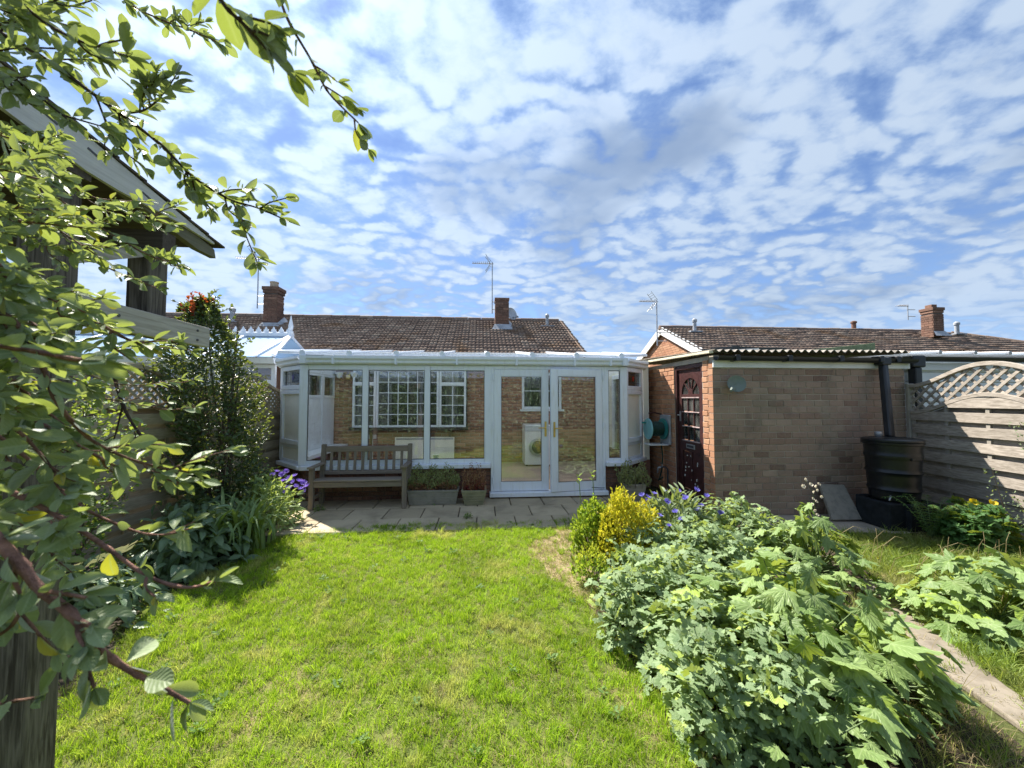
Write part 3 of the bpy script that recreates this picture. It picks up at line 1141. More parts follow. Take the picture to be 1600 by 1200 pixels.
# ================================================================== the bungalow beyond the outbuilding
nb = thing('brick_bungalow', 'orange brick bungalow with white gable boards beyond the flat roofed outbuilding', 'bungalow', (10, 12, 0))
GX, NEY, NEZ, NRY, NRZ = 5.9, 9.35, 2.74, 12.2, 4.0
XE = 16.15
gw = B(GX + .1, GX + .35, NEY + .3, 2 * NRY - NEY - .3, 0, NEZ - .1).build('gable_wall', M['brick_orange'], nb)
MB().prism([(GX + .1, NEY + .1, NEZ - .12), (GX + .1, 2 * NRY - NEY - .1, NEZ - .12), (GX + .1, NRY, NRZ - .1)], (.25, 0, 0)).build('gable', M['mortar'], nb)
mbg = MB()
zz = NEZ - .12
row = 0
while zz < NRZ - .2:
    half = (NRZ - .14 - zz - .075) / (NRZ - NEZ) * (NRY - NEY)
    u = NRY - half + (0 if row % 2 else -.11)
    while u < NRY + half:
        a, b = max(u, NRY - half), min(u + .215, NRY + half)
        if b - a > .03:
            mbg.bx(GX + .093 + random.uniform(0, .003), GX + .11, a, b, zz, zz + .066)
        u += .225
    zz += .075
    row += 1
mbg.build('brickwork', M['brick_orange'], gw, kind='stuff')
B(GX + .3, 19, NEY + .3, NEY + .5, 0, NEZ - .1).build('rear_wall', M['brick_orange'], nb)
nroof = MB().add([(GX, NEY, NEZ - .05), (XE + 2.9, NEY, NEZ - .05), (XE, NRY, NRZ - .05), (GX, NRY, NRZ - .05), (XE + 2.9, 2 * NRY - NEY, NEZ - .05), (GX, 2 * NRY - NEY, NEZ - .05)],
                 [(0, 1, 2, 3), (1, 4, 2), (4, 5, 3, 2)]).build('roof', M['tiles'], nb)
nsl = Vector((0, NRY - NEY, NRZ - NEZ))
nno = Vector((0, -(NRZ - NEZ), NRY - NEY)).normalized()


def hip_clip(c):
    fr = (c.y - NEY) / (NRY - NEY)
    return c.x < XE + 2.9 * (1 - fr) + .05


roof_tiles(nroof, 'roof_tiles', (GX - .02, NEY, NEZ - .04), (1, 0, 0), nsl, nno, 13.4, nsl.length, 0.25, 0.235, hip_clip)
ridge(nroof, (GX - .02, NRY, NRZ), (XE, NRY, NRZ))
ridge(nroof, (XE + 2.9, NEY, NEZ), (XE, NRY, NRZ))
for s_ in (0, 1):
    y_a = NEY - .05 if s_ == 0 else 2 * NRY - NEY + .05
    sgn = 1 if s_ == 0 else -1
    nn = Vector((0, -(NRZ - NEZ) * sgn, NRY - NEY)).normalized()
    MB().beam((GX + .02, y_a, NEZ - .14), (GX + .02, NRY, NRZ - .12), 0.04, 0.24, nn).build('bargeboard', M['white_paint'], nroof, label='white painted bargeboard on the gable')
B(GX, 19, NEY - .02, NEY + .01, NEZ - .2, NEZ - .06).build('fascia', M['white_paint'], nroof)
chimney(nb, 14.45, 14.82, 11.1, 11.45, 3.6, 4.38, 4.56, M['brick_chimney'], None, .01)
B(14.55, 14.74, 11.2, 11.4, 4.565, 4.68).build('chimney_block', M['brick_chimney'], nb, bevel=.01)
vent(nb, 6.75, 11.6, 3.75, .42, .055)
vent(nb, 12.95, 12.3, 4.02, .32, .07, 'brick_chimney', False)
vent(nb, 16.1, 11.7, 3.82, .42, .06)


# ------------------------------------------------------------------ aerials and dishes
def aerial(label, base, h, boom, n_el=9, dirx=-1, vee=True, roll=0.0):
    x, y, z = base
    t = thing('television_aerial', label, 'aerial', base, 'television aerials on the rooftops')
    MB().tube([(x, y, z), (x, y, z + h)], 0.016, 6).build('mast', M['steel'], t, smooth=60)
    br = MB()
    for q in (.12, .34):
        br.tube([(x, y, z + q), (x + .26, y, z + q)], 0.012, 5)
    br.build('mast_bracket', M['steel'], t)
    zt = z + h - .05
    MB().tube([(x + .04 * -dirx, y, zt), (x + boom * dirx, y, zt + roll)], 0.011, 6).build('boom', M['steel'], t)
    for i in range(n_el):
        q = (i + 1.5) / (n_el + 1) * boom
        L = .11 - .004 * i
        zq = zt + roll * q / boom
        MB().tube([(x + q * dirx, y - L, zq + .02), (x + q * dirx, y + L, zq + .02)], 0.008, 4).build('element', M['steel'], t)
    if vee:
        for s_ in (1, -1):
            r_ = MB()
            for j in range(4):
                xx = x + dirx * (.02 + j * .035)
                r_.tube([(xx + dirx * .05, y - .13, zt + s_ * (.05 + .05 * j)), (xx + dirx * .05, y + .13, zt + s_ * (.05 + .05 * j))], 0.007, 4)
            for yy in (-.12, .12):
                r_.tube([(x + dirx * .03, y + yy, zt + s_ * .02), (x + dirx * .2, y + yy, zt + s_ * .24)], 0.007, 4)
            r_.build('reflector', M['steel'], t)
    return t


pA = aty(402, 482, 10.9)
aerial('aerial on a tall pole clamped to the pot topped chimney', (pA.x, pA.y, pA.z), 1.42, .58)
pB = aty(769, 490, 10.95)
aerial('aerial with raised vane on the pole beside the narrow chimney', (pB.x, pB.y, pB.z), 1.5, .58)
pC = aty(1027, 540, 9.6)
aerial('aerial standing at the apex of the white gable', (pC.x, pC.y, pC.z), 1.2, .47)
pD = aty(1419, 500, 11.3)
aerial('short aerial beside the square chimney of the far bungalow', (pD.x, pD.y, pD.z), .5, .36, 5, -1, False)


def dish(label, c, r, aim, arm, mat, name='satellite_dish'):
    c, aim = Vector(c), Vector(aim).normalized()
    t = thing(name, label, 'satellite dish', c)
    prof = [(r * k, -.28 * r * (1 - k * k)) for k in (.02, .25, .5, .75, .95, 1.0)] + [(r * k, -.28 * r * (1 - k * k) - .012) for k in (1.0, .95, .75, .5, .25, .02)]
    MB().lathe(c, prof, 26, aim).build('reflector', M[mat], t, smooth=40)
    side = Vector(arm)
    p0 = c - aim * .25 * r + side.normalized() * r * .55
    p1 = c + aim * r * .75 + side
    MB().tube([p0, (p0 + p1) / 2 + side * .1, p1], .011, 6).build('arm', M[mat], t)
    MB().tube([p1, p1 - (p1 - c).normalized() * .07], [.018, .03], 8).build('receiver', M[mat], t)
    return t


dish('round satellite dish half hidden behind the narrow chimney', (0.9, 11.2, 4.13), .19, (.75, -1, .3), (.1, 0, -.16), 'steel')

# trees far off behind the left bungalow
M['far_leaf'] = m_leaf("far dark foliage", (0.028, 0.055, 0.022), (0.055, 0.09, 0.035), (0.05, 0.08, 0.03), 0.7, 0.2)
# ================================================================== the white conservatory
CY = 6.21
cons = thing('conservatory', 'long white framed conservatory with low brick base and open glazed doors', 'conservatory', (0, CY, 0))
XL, XR = -2.75, 2.37            # the two front corners
TL, TR = 0.66, 0.56             # how far the splayed corners run back
ZS, ZF, ZT = 0.565, 2.13, 2.30  # top of the sill, top of the frame, top of the gutter
s2 = math.sqrt(.5)
UL, NL = Vector((s2, -s2, 0)), Vector((-s2, -s2, 0))       # left splay, read from its far end to the corner
UR, NR = Vector((s2, s2, 0)), Vector((s2, -s2, 0))
PL = Vector((XL - TL, CY + TL, 0))
PR = Vector((XR, CY, 0))
LL, LR = TL / s2, TR / s2
dx0, dx1 = 0.16, 2.04
bm_, mm_ = M['brick_dark'], M['mortar_dark']
zb = 0.50
brick_wall(cons, 'base_wall', (XL, CY + .05, 0), (1, 0, 0), (0, -1, 0), dx0 - XL, zb, 0.225, 0.0715, bm_, mm_, nobj=120)
brick_wall(cons, 'base_wall', (dx1, CY + .05, 0), (1, 0, 0), (0, -1, 0), XR - dx1, zb, 0.225, 0.0715, bm_, mm_, nobj=40)
brick_wall(cons, 'base_wall', PL - NL * .05, UL, NL, LL, zb, 0.225, 0.0715, bm_, mm_, nobj=60)
brick_wall(cons, 'base_wall', PR - NR * .05, UR, NR, LR, zb, 0.225, 0.0715, bm_, mm_, nobj=60)
# inner face of the base wall
B(XL + .05, dx0 - .02, CY + .17, CY + .19, 0.1, zb).build('inner_base', M['brick_dark'], cons)
B(-3.46, -3.30, CY + TL + .02, HY - .01, 0, zb).build('side_base', M['brick_dark'], cons)
B(2.90, 3.06, CY + TR + .02, HY - .01, 0, zb).build('side_base', M['brick_dark'], cons)
# sills
B(XL - .02, dx0 - .004, CY - .07, CY + .16, zb, ZS).build('sill', M['upvc'], cons, bevel=.008)
B(dx1 + .004, XR + .02, CY - .07, CY + .16, zb, ZS).build('sill', M['upvc'], cons, bevel=.008)
for P, U, N, L in ((PL, UL, NL, LL), (PR, UR, NR, LR)):
    MB().obx(P, U, N, Z, 0.03, L - .03, -.15, .07, zb + .002, ZS - .001).build('sill', M['upvc'], cons, bevel=.008)
B(-3.42, -3.05, CY + TL + .05, HY - .02, zb + .004, ZS + .01).build('inner_sill', M['upvc'], cons, bevel=.006)


def gasket(parent, P, U, N, u0, u1, z0, z1, g=.009):
    """the dark rubber seal round a pane"""
    mb = MB()
    mb.obx(P, U, N, Z, u0 + .001, u0 + g, -.004, .004, z0 + .001, z1 - .001)
    mb.obx(P, U, N, Z, u1 - g, u1 - .001, -.004, .004, z0 + .001, z1 - .001)
    mb.obx(P, U, N, Z, u0 + g, u1 - g, -.004, .004, z0 + .001, z0 + g)
    mb.obx(P, U, N, Z, u0 + g, u1 - g, -.004, .004, z1 - g, z1 - .001)
    return mb.build('gasket', M['lead_line'], parent)


def post(x0, x1, y0=CY - .01, y1=CY + .06, z0=ZS, z1=ZF):
    return B(x0, x1, y0, y1, z0, z1).build('post', M['upvc'], cons, bevel=.005)


posts = [(XL - .06, XL + .06), (-1.86, -1.77), (-.90, -.81), (.055, dx0)]
for a, b in posts:
    post(a, b)
post(dx1, dx1 + .06)
post(XR - .07, XR + .05)
for a, b in zip(posts[:-1], posts[1:]):
    x0, x1 = a[1] + .001, b[0] - .001
    B(x0, x1, CY, CY + .06, ZF - .075, ZF).build('window_rail', M['upvc'], cons, bevel=.005)
    fo = B(x0, x1, CY, CY + .06, ZS, ZS + .075).build('window_rail', M['upvc'], cons, bevel=.005)
    B(x0, x1, CY + .02, CY + .04, ZS + .076, ZF - .076).build('pane', M['glass'], fo)
    gasket(fo, Vector((0, CY + .012, 0)), X_, NY, x0, x1, ZS + .076, ZF - .076)
x0, x1 = dx1 + .061, XR - .071
fo = B(x0, x1, CY, CY + .06, ZS, ZS + .06).build('window_rail', M['upvc'], cons, bevel=.005)
B(x0, x1, CY, CY + .06, ZF - .06, ZF).build('window_rail', M['upvc'], cons, bevel=.005)
B(x0, x1, CY + .02, CY + .04, ZS + .061, ZF - .061).build('pane', M['glass'], fo)
gasket(fo, Vector((0, CY + .012, 0)), X_, NY, x0, x1, ZS + .061, ZF - .061)


def splay(P, U, N, L, motif):
    """three casements one above another"""
    MB().obx(P, U, N, Z, 0, .05, -.06, .0, ZS, ZF).build('post', M['upvc'], cons, bevel=.005)
    MB().obx(P, U, N, Z, L - .05, L, -.06, .0, ZS, ZF).build('post', M['upvc'], cons, bevel=.005)
    for z0, z1, fw, proud in ((ZS, .86, .05, 0.0), (.865, 1.745, .07, .022), (1.75, ZF, .07, .022)):
        f = MB()
        a, b = .052, L - .052
        f.obx(P, U, N, Z, a, a + fw, -.05, proud, z0, z1)
        f.obx(P, U, N, Z, b - fw, b, -.05, proud, z0, z1)
        f.obx(P, U, N, Z, a + fw, b - fw, -.05, proud, z0, z0 + fw)
        f.obx(P, U, N, Z, a + fw, b - fw, -.05, proud, z1 - fw, z1)
        fo = f.build('casement', M['upvc'], cons, bevel=.006)
        MB().obx(P, U, N, Z, a + fw + .001, b - fw - .001, -.03, -.015, z0 + fw + .001, z1 - fw - .001).build('pane' if z0 > 1.7 else 'infill_panel', M['glass'] if z0 > 1.7 else M['cream_wall'], fo)
        if z0 > 1.7:
            mid = (a + b) / 2
            zc = (z0 + z1) / 2
            ln = MB()
            for uu in (a + fw + .05, b - fw - .05):
                ln.obx(P, U, N, Z, uu - .003, uu + .003, -.014, -.011, z0 + fw, z1 - fw)
            for q in (z0 + fw + .05, z1 - fw - .05):
                ln.obx(P, U, N, Z, a + fw, b - fw, -.0145, -.0105, q - .003, q + .003)
            ln.build('lead_lines', M['lead_line'], fo)
            # tulip: cup with three points, stalk and two leaves
            pts = [(-.032, .0), (-.036, .045), (-.018, .03), (0, .06), (.018, .03), (.036, .045), (.032, .0), (.014, -.035), (-.014, -.035)]
            MB().prism([P + U * (mid + x) + N * -.013 + Z * (zc + y) for x, y in pts], N * .004).build('glass_motif', M[motif], fo)


splay(PL, UL, NL, LL, 'violet_glass')
splay(PR, UR, NR, LR, 'red_glass')

# left side wall: solid white panels below, small top lights above; right side wall: cream panels and an inner glazed door
sl_ = MB()
for (a, b) in ((CY + TL + .02, 7.72), (7.78, 8.48), (8.54, HY - .02)):
    B(-3.43, -3.38, a, b, ZS + .012, 1.62).build('white_panel', M['upvc'], cons, bevel=.004)
    fo = MB().bx(-3.44, -3.37, a, b, 1.622, 1.68).bx(-3.44, -3.37, a, b, ZF - .05, ZF).bx(-3.44, -3.37, a, a + .05, 1.681, ZF - .051).bx(-3.44, -3.37, b - .05, b, 1.681, ZF - .051).build('top_light', M['upvc'], cons, bevel=.004)
    B(-3.41, -3.395, a + .051, b - .051, 1.681, ZF - .051).build('pane', M['glass'], fo)
for y in (7.72, 8.48):
    B(-3.445, -3.365, y + .001, y + .059, ZS + .012, ZF).build('mullion', M['upvc'], cons)
B(-3.46, -3.36, CY + TL + .02, HY - .02, ZF + .002, ZF + .15).build('wall_plate', M['upvc'], cons)
B(2.95, 3.05, CY + TR + .02, 7.55, zb + .002, 2.3).build('cream_panel', M['cream_wall'], cons)
B(2.95, 3.05, 8.45, HY - .01, zb + .002, 2.3).build('cream_panel', M['cream_wall'], cons)
B(2.95, 3.05, 7.552, 8.448, 2.12, 2.3).build('cream_panel', M['cream_wall'], cons)
dfr = MB().bx(2.93, 3.03, 7.553, 7.64, .12, 2.118).bx(2.93, 3.03, 8.36, 8.447, .12, 2.118).bx(2.93, 3.03, 7.641, 8.359, 2.03, 2.118).bx(2.93, 3.03, 7.641, 8.359, .12, .25).build('inner_door', M['upvc'], cons, bevel=.005)
B(2.97, 2.99, 7.641, 8.359, .251, 2.029).build('pane', M['glass'], dfr)
B(3.04, 3.06, 7.5, 8.5, .1, 2.12).build('door_backing', M['cream_wall'], cons)
cfloor = sheet('conservatory_floor', [(XL, CY + .1), (XR, CY + .1), (2.95, CY + TR), (2.95, HY), (-3.4, HY), (-3.4, CY + TL)], M['floor_tile'], 0.1)

# door threshold and frame
B(dx0 - .02, dx1 + .02, CY - .1, CY + .1, 0.045, 0.115).build('threshold', M['upvc'], cons, bevel=.008)
B(dx0 - .03, dx1 + .03, CY - .04, CY + .1, 0.0, 0.042).build('door_step', M['brick_dark'], cons)
B(dx0, dx0 + .045, CY - .005, CY + .06, .117, ZF).build('door_jamb', M['upvc'], cons, bevel=.004)
B(dx1 - .045, dx1, CY - .005, CY + .06, .117, ZF).build('door_jamb', M['upvc'], cons, bevel=.004)
B(dx0 + .046, dx1 - .046, CY - .005, CY + .06, ZF - .05, ZF).build('door_head', M['upvc'], cons, bevel=.004)


def leaf_door(hx, sgn, w, ang, hang_y):
    """a glazed leaf hinged at hx; sgn is the direction from the hinge to the free edge"""
    U = Vector((math.cos(ang) * sgn, -math.sin(ang), 0))
    N = Vector((-math.sin(ang) * sgn, -math.cos(ang), 0))
    P = Vector((hx, hang_y, 0))
    z0, z1, fw = .125, ZF - .052, .105
    f = MB()
    f.obx(P, U, N, Z, 0, fw, -.06, 0, z0, z1)
    f.obx(P, U, N, Z, w - fw, w, -.06, 0, z0, z1)
    f.obx(P, U, N, Z, fw, w - fw, -.06, 0, z0, z0 + fw * 1.25)
    f.obx(P, U, N, Z, fw, w - fw, -.06, 0, z1 - fw, z1)
    d = f.build('door', M['upvc'], cons, bevel=.006)
    MB().obx(P, U, N, Z, fw + .001, w - fw - .001, -.04, -.02, z0 + fw * 1.25 + .001, z1 - fw - .001).build('pane', M['glass'], d)
    bd = MB()
    for (a, b, c, e) in ((fw, fw + .012, z0 + fw * 1.25, z1 - fw), (w - fw - .012, w - fw, z0 + fw * 1.25, z1 - fw)):
        bd.obx(P, U, N, Z, a, b, -.019, -.001, c, e)
    for (c, e) in ((z0 + fw * 1.25, z0 + fw * 1.25 + .012), (z1 - fw - .012, z1 - fw)):
        bd.obx(P, U, N, Z, fw + .012, w - fw - .012, -.019, -.001, c, e)
    bd.build('glazing_bead', M['upvc'], d)
    gasket(d, P - N * .014, U, N, fw + .012, w - fw - .012, z0 + fw * 1.25 + .012, z1 - fw - .012, .008)
    hc = w - fw * .5
    h = MB()
    h.obx(P, U, N, Z, hc - .016, hc + .016, .001, .011, .99, 1.23)
    h.tube([P + U * hc + N * .01 + Z * 1.13, P + U * hc + N * .055 + Z * 1.13], .011, 8)
    h.tube([P + U * hc + N * .05 + Z * 1.13, P + U * (hc - .06) + N * .053 + Z * 1.133, P + U * (hc - .125) + N * .048 + Z * 1.125], [.012, .010, .008], 8)
    h.build('handle', M['brass'], d, smooth=40, bevel=.002)
    hg = [.3, 1.15, 1.95]
    for zz in hg:
        MB().tube([P - U * .012 + N * .012 + Z * (zz - .05), P - U * .012 + N * .012 + Z * (zz + .05)], .013, 8).build('hinge', M['upvc'], d, smooth=40)
    return d


lw = (dx1 - dx0 - .09) / 2
leaf_door(dx0 + .047, 1, lw - .004, 0.0, CY - .008)
d2 = leaf_door(dx1 - .047, -1, lw - .004, R(9), CY - .008)
MB().tube([(dx1 - .25, CY - .06, .17), (dx1 - .12, CY - .045, .155), (dx1 - .03, CY - .03, .15)], .006, 6).build('door_stay', M['lead_line'], cons)

# gutter, eaves beam, glazed roof
def gut_profile(P, U, N, L, a, b):
    """ogee gutter along U"""
    prof = [(-.02, 0), (.05, 0), (.075, .02), (.078, .055), (.105, .085), (.105, .125), (.095, .125), (.09, .09), (-.02, .09)]
    A = [P + U * a + N * q + Z * (ZF + .012 + h) for q, h in prof]
    return MB().prism(A, U * (b - a))


gut_profile(Vector((0, CY - .005, 0)), X_, NY, 0, XL + .04, XR - .03).build('gutter', M['upvc'], cons, smooth=35)
gut_profile(PL - NL * .005, UL, NL, 0, -.03, LL - .005).build('gutter', M['upvc'], cons, smooth=35)
gut_profile(PR - NR * .005, UR, NR, 0, .005, LR + .04).build('gutter', M['upvc'], cons, smooth=35)
B(XL, XR, CY + .012, CY + .07, ZF + .002, ZF + .13).build('eaves_beam', M['upvc'], cons)
for P, U, N, L in ((PL, UL, NL, LL), (PR, UR, NR, LR)):
    MB().obx(P, U, N, Z, .01, L - .01, -.07, -.012, ZF + .002, ZF + .13).build('eaves_beam', M['upvc'], cons)
for P, L in ((PL, LL), ):
    pass
for x in (-2.3, -1.35, -.4, .55, 1.5, 2.1):
    B(x, x + .03, CY - .118, CY - .02, ZF + .004, ZF + .142).build('gutter_bracket', M['upvc'], cons, bevel=.004)
# joints of the gutter at the corners
for (x, y) in ((XL + .02, CY - .06), (XR - .01, CY - .06)):
    B(x - .045, x + .045, y - .065, y + .06, ZF + .008, ZF + .142).build('gutter_joint', M['upvc'], cons, bevel=.01)
ry0, rz0, ry1, rz1 = CY - .03, ZF + .165, HY - .05, 2.70
rs = (rz1 - rz0) / (ry1 - ry0)


def roof_z(y):
    return rz0 + (y - ry0) * rs


bars = [-2.75, -2.05, -1.33, -.62, .10, .82, 1.55, 2.30]
edges = [-3.44] + bars + [2.98]
rn = Vector((0, -rs, 1)).normalized()
for i in range(len(edges) - 1):
    a, b = edges[i], edges[i + 1]
    ya = ry0
    poly = [(a + .015, ya, roof_z(ya)), (b - .015, ya, roof_z(ya)), (b - .015, ry1, rz1), (a + .015, ry1, rz1)]
    if i == 0:
        poly = [(a + .015, CY + TL - .05, roof_z(CY + TL - .05)), (b - .015, ya, roof_z(ya)), (b - .015, ry1, rz1), (a + .015, ry1, rz1)]
    if i == len(edges) - 2:
        poly = [(a + .015, ya, roof_z(ya)), (b - .015, CY + TR - .05, roof_z(CY + TR - .05)), (b - .015, ry1, rz1), (a + .015, ry1, rz1)]
    MB().prism(poly, (0, 0, .016)).build('roof_sheet', M['poly'], cons)
for x in bars:
    bo = MB().beam((x, ry0 - .02, roof_z(ry0 - .02) + .025), (x, ry1, rz1 + .025), .06, .05, rn).build('roof_bar', M['upvc'], cons, bevel=.008)
    MB().prism([(x + .045 * math.cos(a), ry0 - .055, roof_z(ry0) + .015 + .045 * math.sin(a)) for a in [math.pi * k / 10 for k in range(11)]] + [(x - .045, ry0 - .055, roof_z(ry0) - .03), (x + .045, ry0 - .055, roof_z(ry0) - .03)], (0, .035, 0)).build('end_cap', M['upvc'], bo, bevel=.005)
    if x not in (XL, 2.30):
        MB().beam((x, ry0 + .1, roof_z(ry0 + .1) - .05), (x, ry1, rz1 - .05), .04, .06, rn).build('rafter', M['upvc'], bo)
for (p0, p1) in (((-3.44, CY + TL - .05), (XL, ry0)), ((2.30, ry0), (2.98, CY + TR - .05))):
    a = Vector((p0[0], p0[1], roof_z(p0[1]) + .02))
    b = Vector((p1[0], p1[1], roof_z(p1[1]) + .02))
    MB().beam(a, b, .05, .045).build('roof_edge', M['upvc'], cons, bevel=.006)
for x in (-3.42, 2.97):
    MB().beam((x, CY + .6, roof_z(CY + .6) + .03), (x, ry1, rz1 + .03), .07, .05, rn).build('roof_edge', M['upvc'], cons, bevel=.006)
B(-3.4, 2.9, HY - .07, HY - .012, rz1 - .1, rz1 + .05).build('wall_bar', M['upvc'], cons)
# eave strips in front of the sheets
for a, b in zip(bars[:-1], bars[1:]):
    B(a + .048, b - .048, ry0 - .03, ry0 - .008, roof_z(ry0) - .012, roof_z(ry0) + .022).build('sheet_closer', M['upvc'], cons)

# things inside the conservatory
wm = thing('washing_machine', 'white front loading washing machine against the brick wall indoors', 'washing machine', (1.25, 8.85, .1))
B(.98, 1.56, 8.58, 9.14, .13, 1.02).build('body', M['appliance'], wm, bevel=.012)
B(.985, 1.555, 8.575, 8.582, .88, 1.0).build('control_panel', m_plain("light grey panel", (.62, .63, .64), .4), wm)
MB().lathe((1.46, 8.577, .94), [(.035, 0), (.033, .02), (.02, .025)], 16, (0, -1, 0)).build('dial', M['steel'], wm, smooth=40)
MB().lathe((1.27, 8.579, .52), [(.2, 0), (.195, .03), (.15, .035), (.14, .01)], 32, (0, -1, 0)).build('door_ring', M['steel'], wm, smooth=35)
MB().lathe((1.27, 8.585, .52), [(.145, 0), (.13, .03), (.08, .045), (.01, .05)], 32, (0, -1, 0)).build('door_glass', M['lead_line'], wm, smooth=50)
for x in (1.03, 1.5):
    MB().lathe((x, 8.65, .1), [(.025, 0), (.02, .03)], 10).build('foot', M['black_plastic'], wm)

ht = thing('panel_heater', 'flat cream panel heater on the brick wall under the wide window', 'heater', (-1.2, HY - .1, .2))
B(-1.98, -.62, HY - .12, HY - .05, .2, .72).build('body', M['cream_wall'], ht, bevel=.012)
B(-1.95, -.65, HY - .125, HY - .121, .66, .70).build('grille', M['lead'], ht)
for x in (-1.8, -.8):
    B(x - .03, x + .03, HY - .05, HY + .002, .3, .6).build('bracket', M['steel'], ht)

sk = thing('wall_socket', 'white double socket on the brick wall with a trailing cord', 'socket', (-2.45, HY - .02, .72))
B(-2.62, -2.42, HY - .035, HY + .002, .68, .78).build('plate', M['appliance'], sk, bevel=.006)
MB().tube([(-2.5, HY - .04, .7), (-2.49, HY - .045, .5), (-2.5, HY - .03, .12)], .008, 6).build('cord', M['appliance'], sk)

lp = thing('wall_lamp', 'twin shade wall lamp on the brick beside the wide window', 'lamp', (-3.1, HY - .05, 2.1))
B(-3.13, -3.03, HY - .03, HY + .002, 2.05, 2.17).build('back_plate', M['brass'], lp, bevel=.01)
for s_ in (-1, 1):
    x = -3.08 + s_ * .17
    MB().tube([(-3.08, HY - .03, 2.08), (-3.08 + s_ * .1, HY - .09, 2.02), (x, HY - .12, 2.1)], .008, 6).build('arm', M['brass'], lp)
    MB().lathe((x, HY - .12, 2.08), [(.025, 0), (.05, .03), (.075, .09), (.095, .13), (.09, .13), (.06, .06), (.02, .02)], 18).build('lamp_shade', M['appliance'], lp, smooth=50)
bx_ = thing('small_white_box', 'small white box standing on the sill inside the doors', 'box', (-.72, CY + .13, ZS))
B(-.76, -.68, CY + .07, CY + .13, ZS + .001, ZS + .12).build('carton', M['appliance'], bx_, bevel=.004)
B(-.765, -.675, CY + .066, CY + .134, ZS + .121, ZS + .135).build('lid', M['white_paint'], bx_, bevel=.003)

# ================================================================== the neighbour's conservatory with the crested roof
nc = thing('conservatory', 'neighbouring white conservatory with pale blue roof and ornate ridge cresting', 'conservatory', (-6, 8, 0))
ny0, ny1, nzE, nzR = 7.30, 9.15, 2.36, 2.93
nx0, nx1 = -9.5, -3.78
rx0, rx1 = -8.6, -4.08
ryR = 8.55
nwall = B(nx0, nx1, ny0 + .1, ny0 + .14, 0, 1.25).build('front_panel', M['upvc'], nc)
B(nx1 - .14, nx1 - .1, ny0 + .14, HY - .02, 0, 1.25).build('side_panel', M['upvc'], nc)
x = nx0
while x < nx1 - .5:
    b = min(x + .95, nx1)
    fo = sash(nc, 'window', (x + .002, ny0 + .09, 1.255), X_, NY, b - x - .004, .98, 1, 1, fr=.07, top=.34)
    x += .953
MB().prism([(nx0 - .05, ny0 - .06, nzE - .12), (nx0 - .05, ny0 - .1, nzE - .02), (nx0 - .05, ny0 + .02, nzE - .02), (nx0 - .05, ny0 + .12, nzE - .12)], (nx1 - nx0 + .1, 0, 0)).build('gutter', M['upvc'], nc)
MB().prism([(nx1 - .12, ny0, nzE - .12), (nx1 + .1, ny0, nzE - .02), (nx1 - .02, ny0, nzE - .02), (nx1 - .14, ny0, nzE - .1)], (0, 1.85, 0)).build('gutter', M['upvc'], nc)
E1, E2 = Vector((nx0, ny0, nzE)), Vector((nx1, ny0, nzE))
K1, K2 = Vector((rx0, ryR, nzR)), Vector((rx1, ryR, nzR))
E3 = Vector((nx1, HY - .05, nzE))
xs = [rx0 + (rx1 - rx0) * i / 5 for i in range(6)]
xe = [nx0 + .3] + [rx0 + (rx1 - rx0) * i / 5 for i in range(1, 6)]
for i in range(5):
    a, b = xs[i], xs[i + 1]
    ea, eb = xe[i], xe[i + 1]
    MB().prism([(ea + .02, ny0, nzE), (eb - .02, ny0, nzE), (b - .02, ryR, nzR), (a + .02, ryR, nzR)], (0, .004, .016)).build('roof_sheet', M['polyblue'], nc)
MB().prism([(xe[5] + .02, ny0, nzE), E2 + Vector((-.03, 0, 0)), K2], (0, 0, .016)).build('roof_sheet', M['polyblue'], nc)
MB().prism([E2 + Vector((0, .03, 0)), E3, K2], (0, 0, .016)).build('roof_sheet', M['polyblue'], nc)
MB().prism([K1, K2, Vector((rx1, HY - .05, 2.74)), Vector((rx0, HY - .05, 2.74))], (0, 0, .016)).build('roof_sheet', M['polyblue'], nc)
for i in range(6):
    MB().beam((xe[i], ny0, nzE + .03), (xs[i], ryR, nzR + .03), .06, .045, (0, -.4, .9)).build('roof_bar', M['upvc'], nc, bevel=.008)
MB().beam(E2 + Z * .03, K2 + Z * .03, .07, .05, (.3, -.3, .9)).build('hip_bar', M['upvc'], nc, bevel=.008)
MB().beam(E3 + Z * .03, K2 + Z * .03, .07, .05, (.5, 0, .9)).build('hip_bar', M['upvc'], nc, bevel=.008)
B(rx0 - .05, rx1 + .05, ryR - .06, ryR + .06, nzR, nzR + .085).build('ridge_capping', M['upvc'], nc, bevel=.01)
cw = .155
orn = [(-.07, 0), (-.07, .02), (-.045, .045), (-.05, .075), (-.03, .07), (-.02, .1), (0, .135), (.02, .1), (.03, .07), (.05, .075), (.045, .045), (.07, .02), (.07, 0)]
ome = MB().prism([(x_, -.008, z_) for x_, z_ in orn], (0, .016, 0)).mesh('cresting')
ome.materials.append(M['upvc'])
n = int((rx1 - rx0) / cw)
for i in range(n):
    inst('cresting', ome, nc, Matrix.Translation((rx0 + .14 + i * cw, ryR, nzR + .084)))
for x in (rx0, rx1):
    MB().lathe((x, ryR, nzR + .08), [(.05, 0), (.055, .04), (.03, .06), (.045, .1), (.05, .16), (.028, .26), (.008, .37), (.002, .39)], 12).build('finial', M['upvc'], nc, smooth=40)
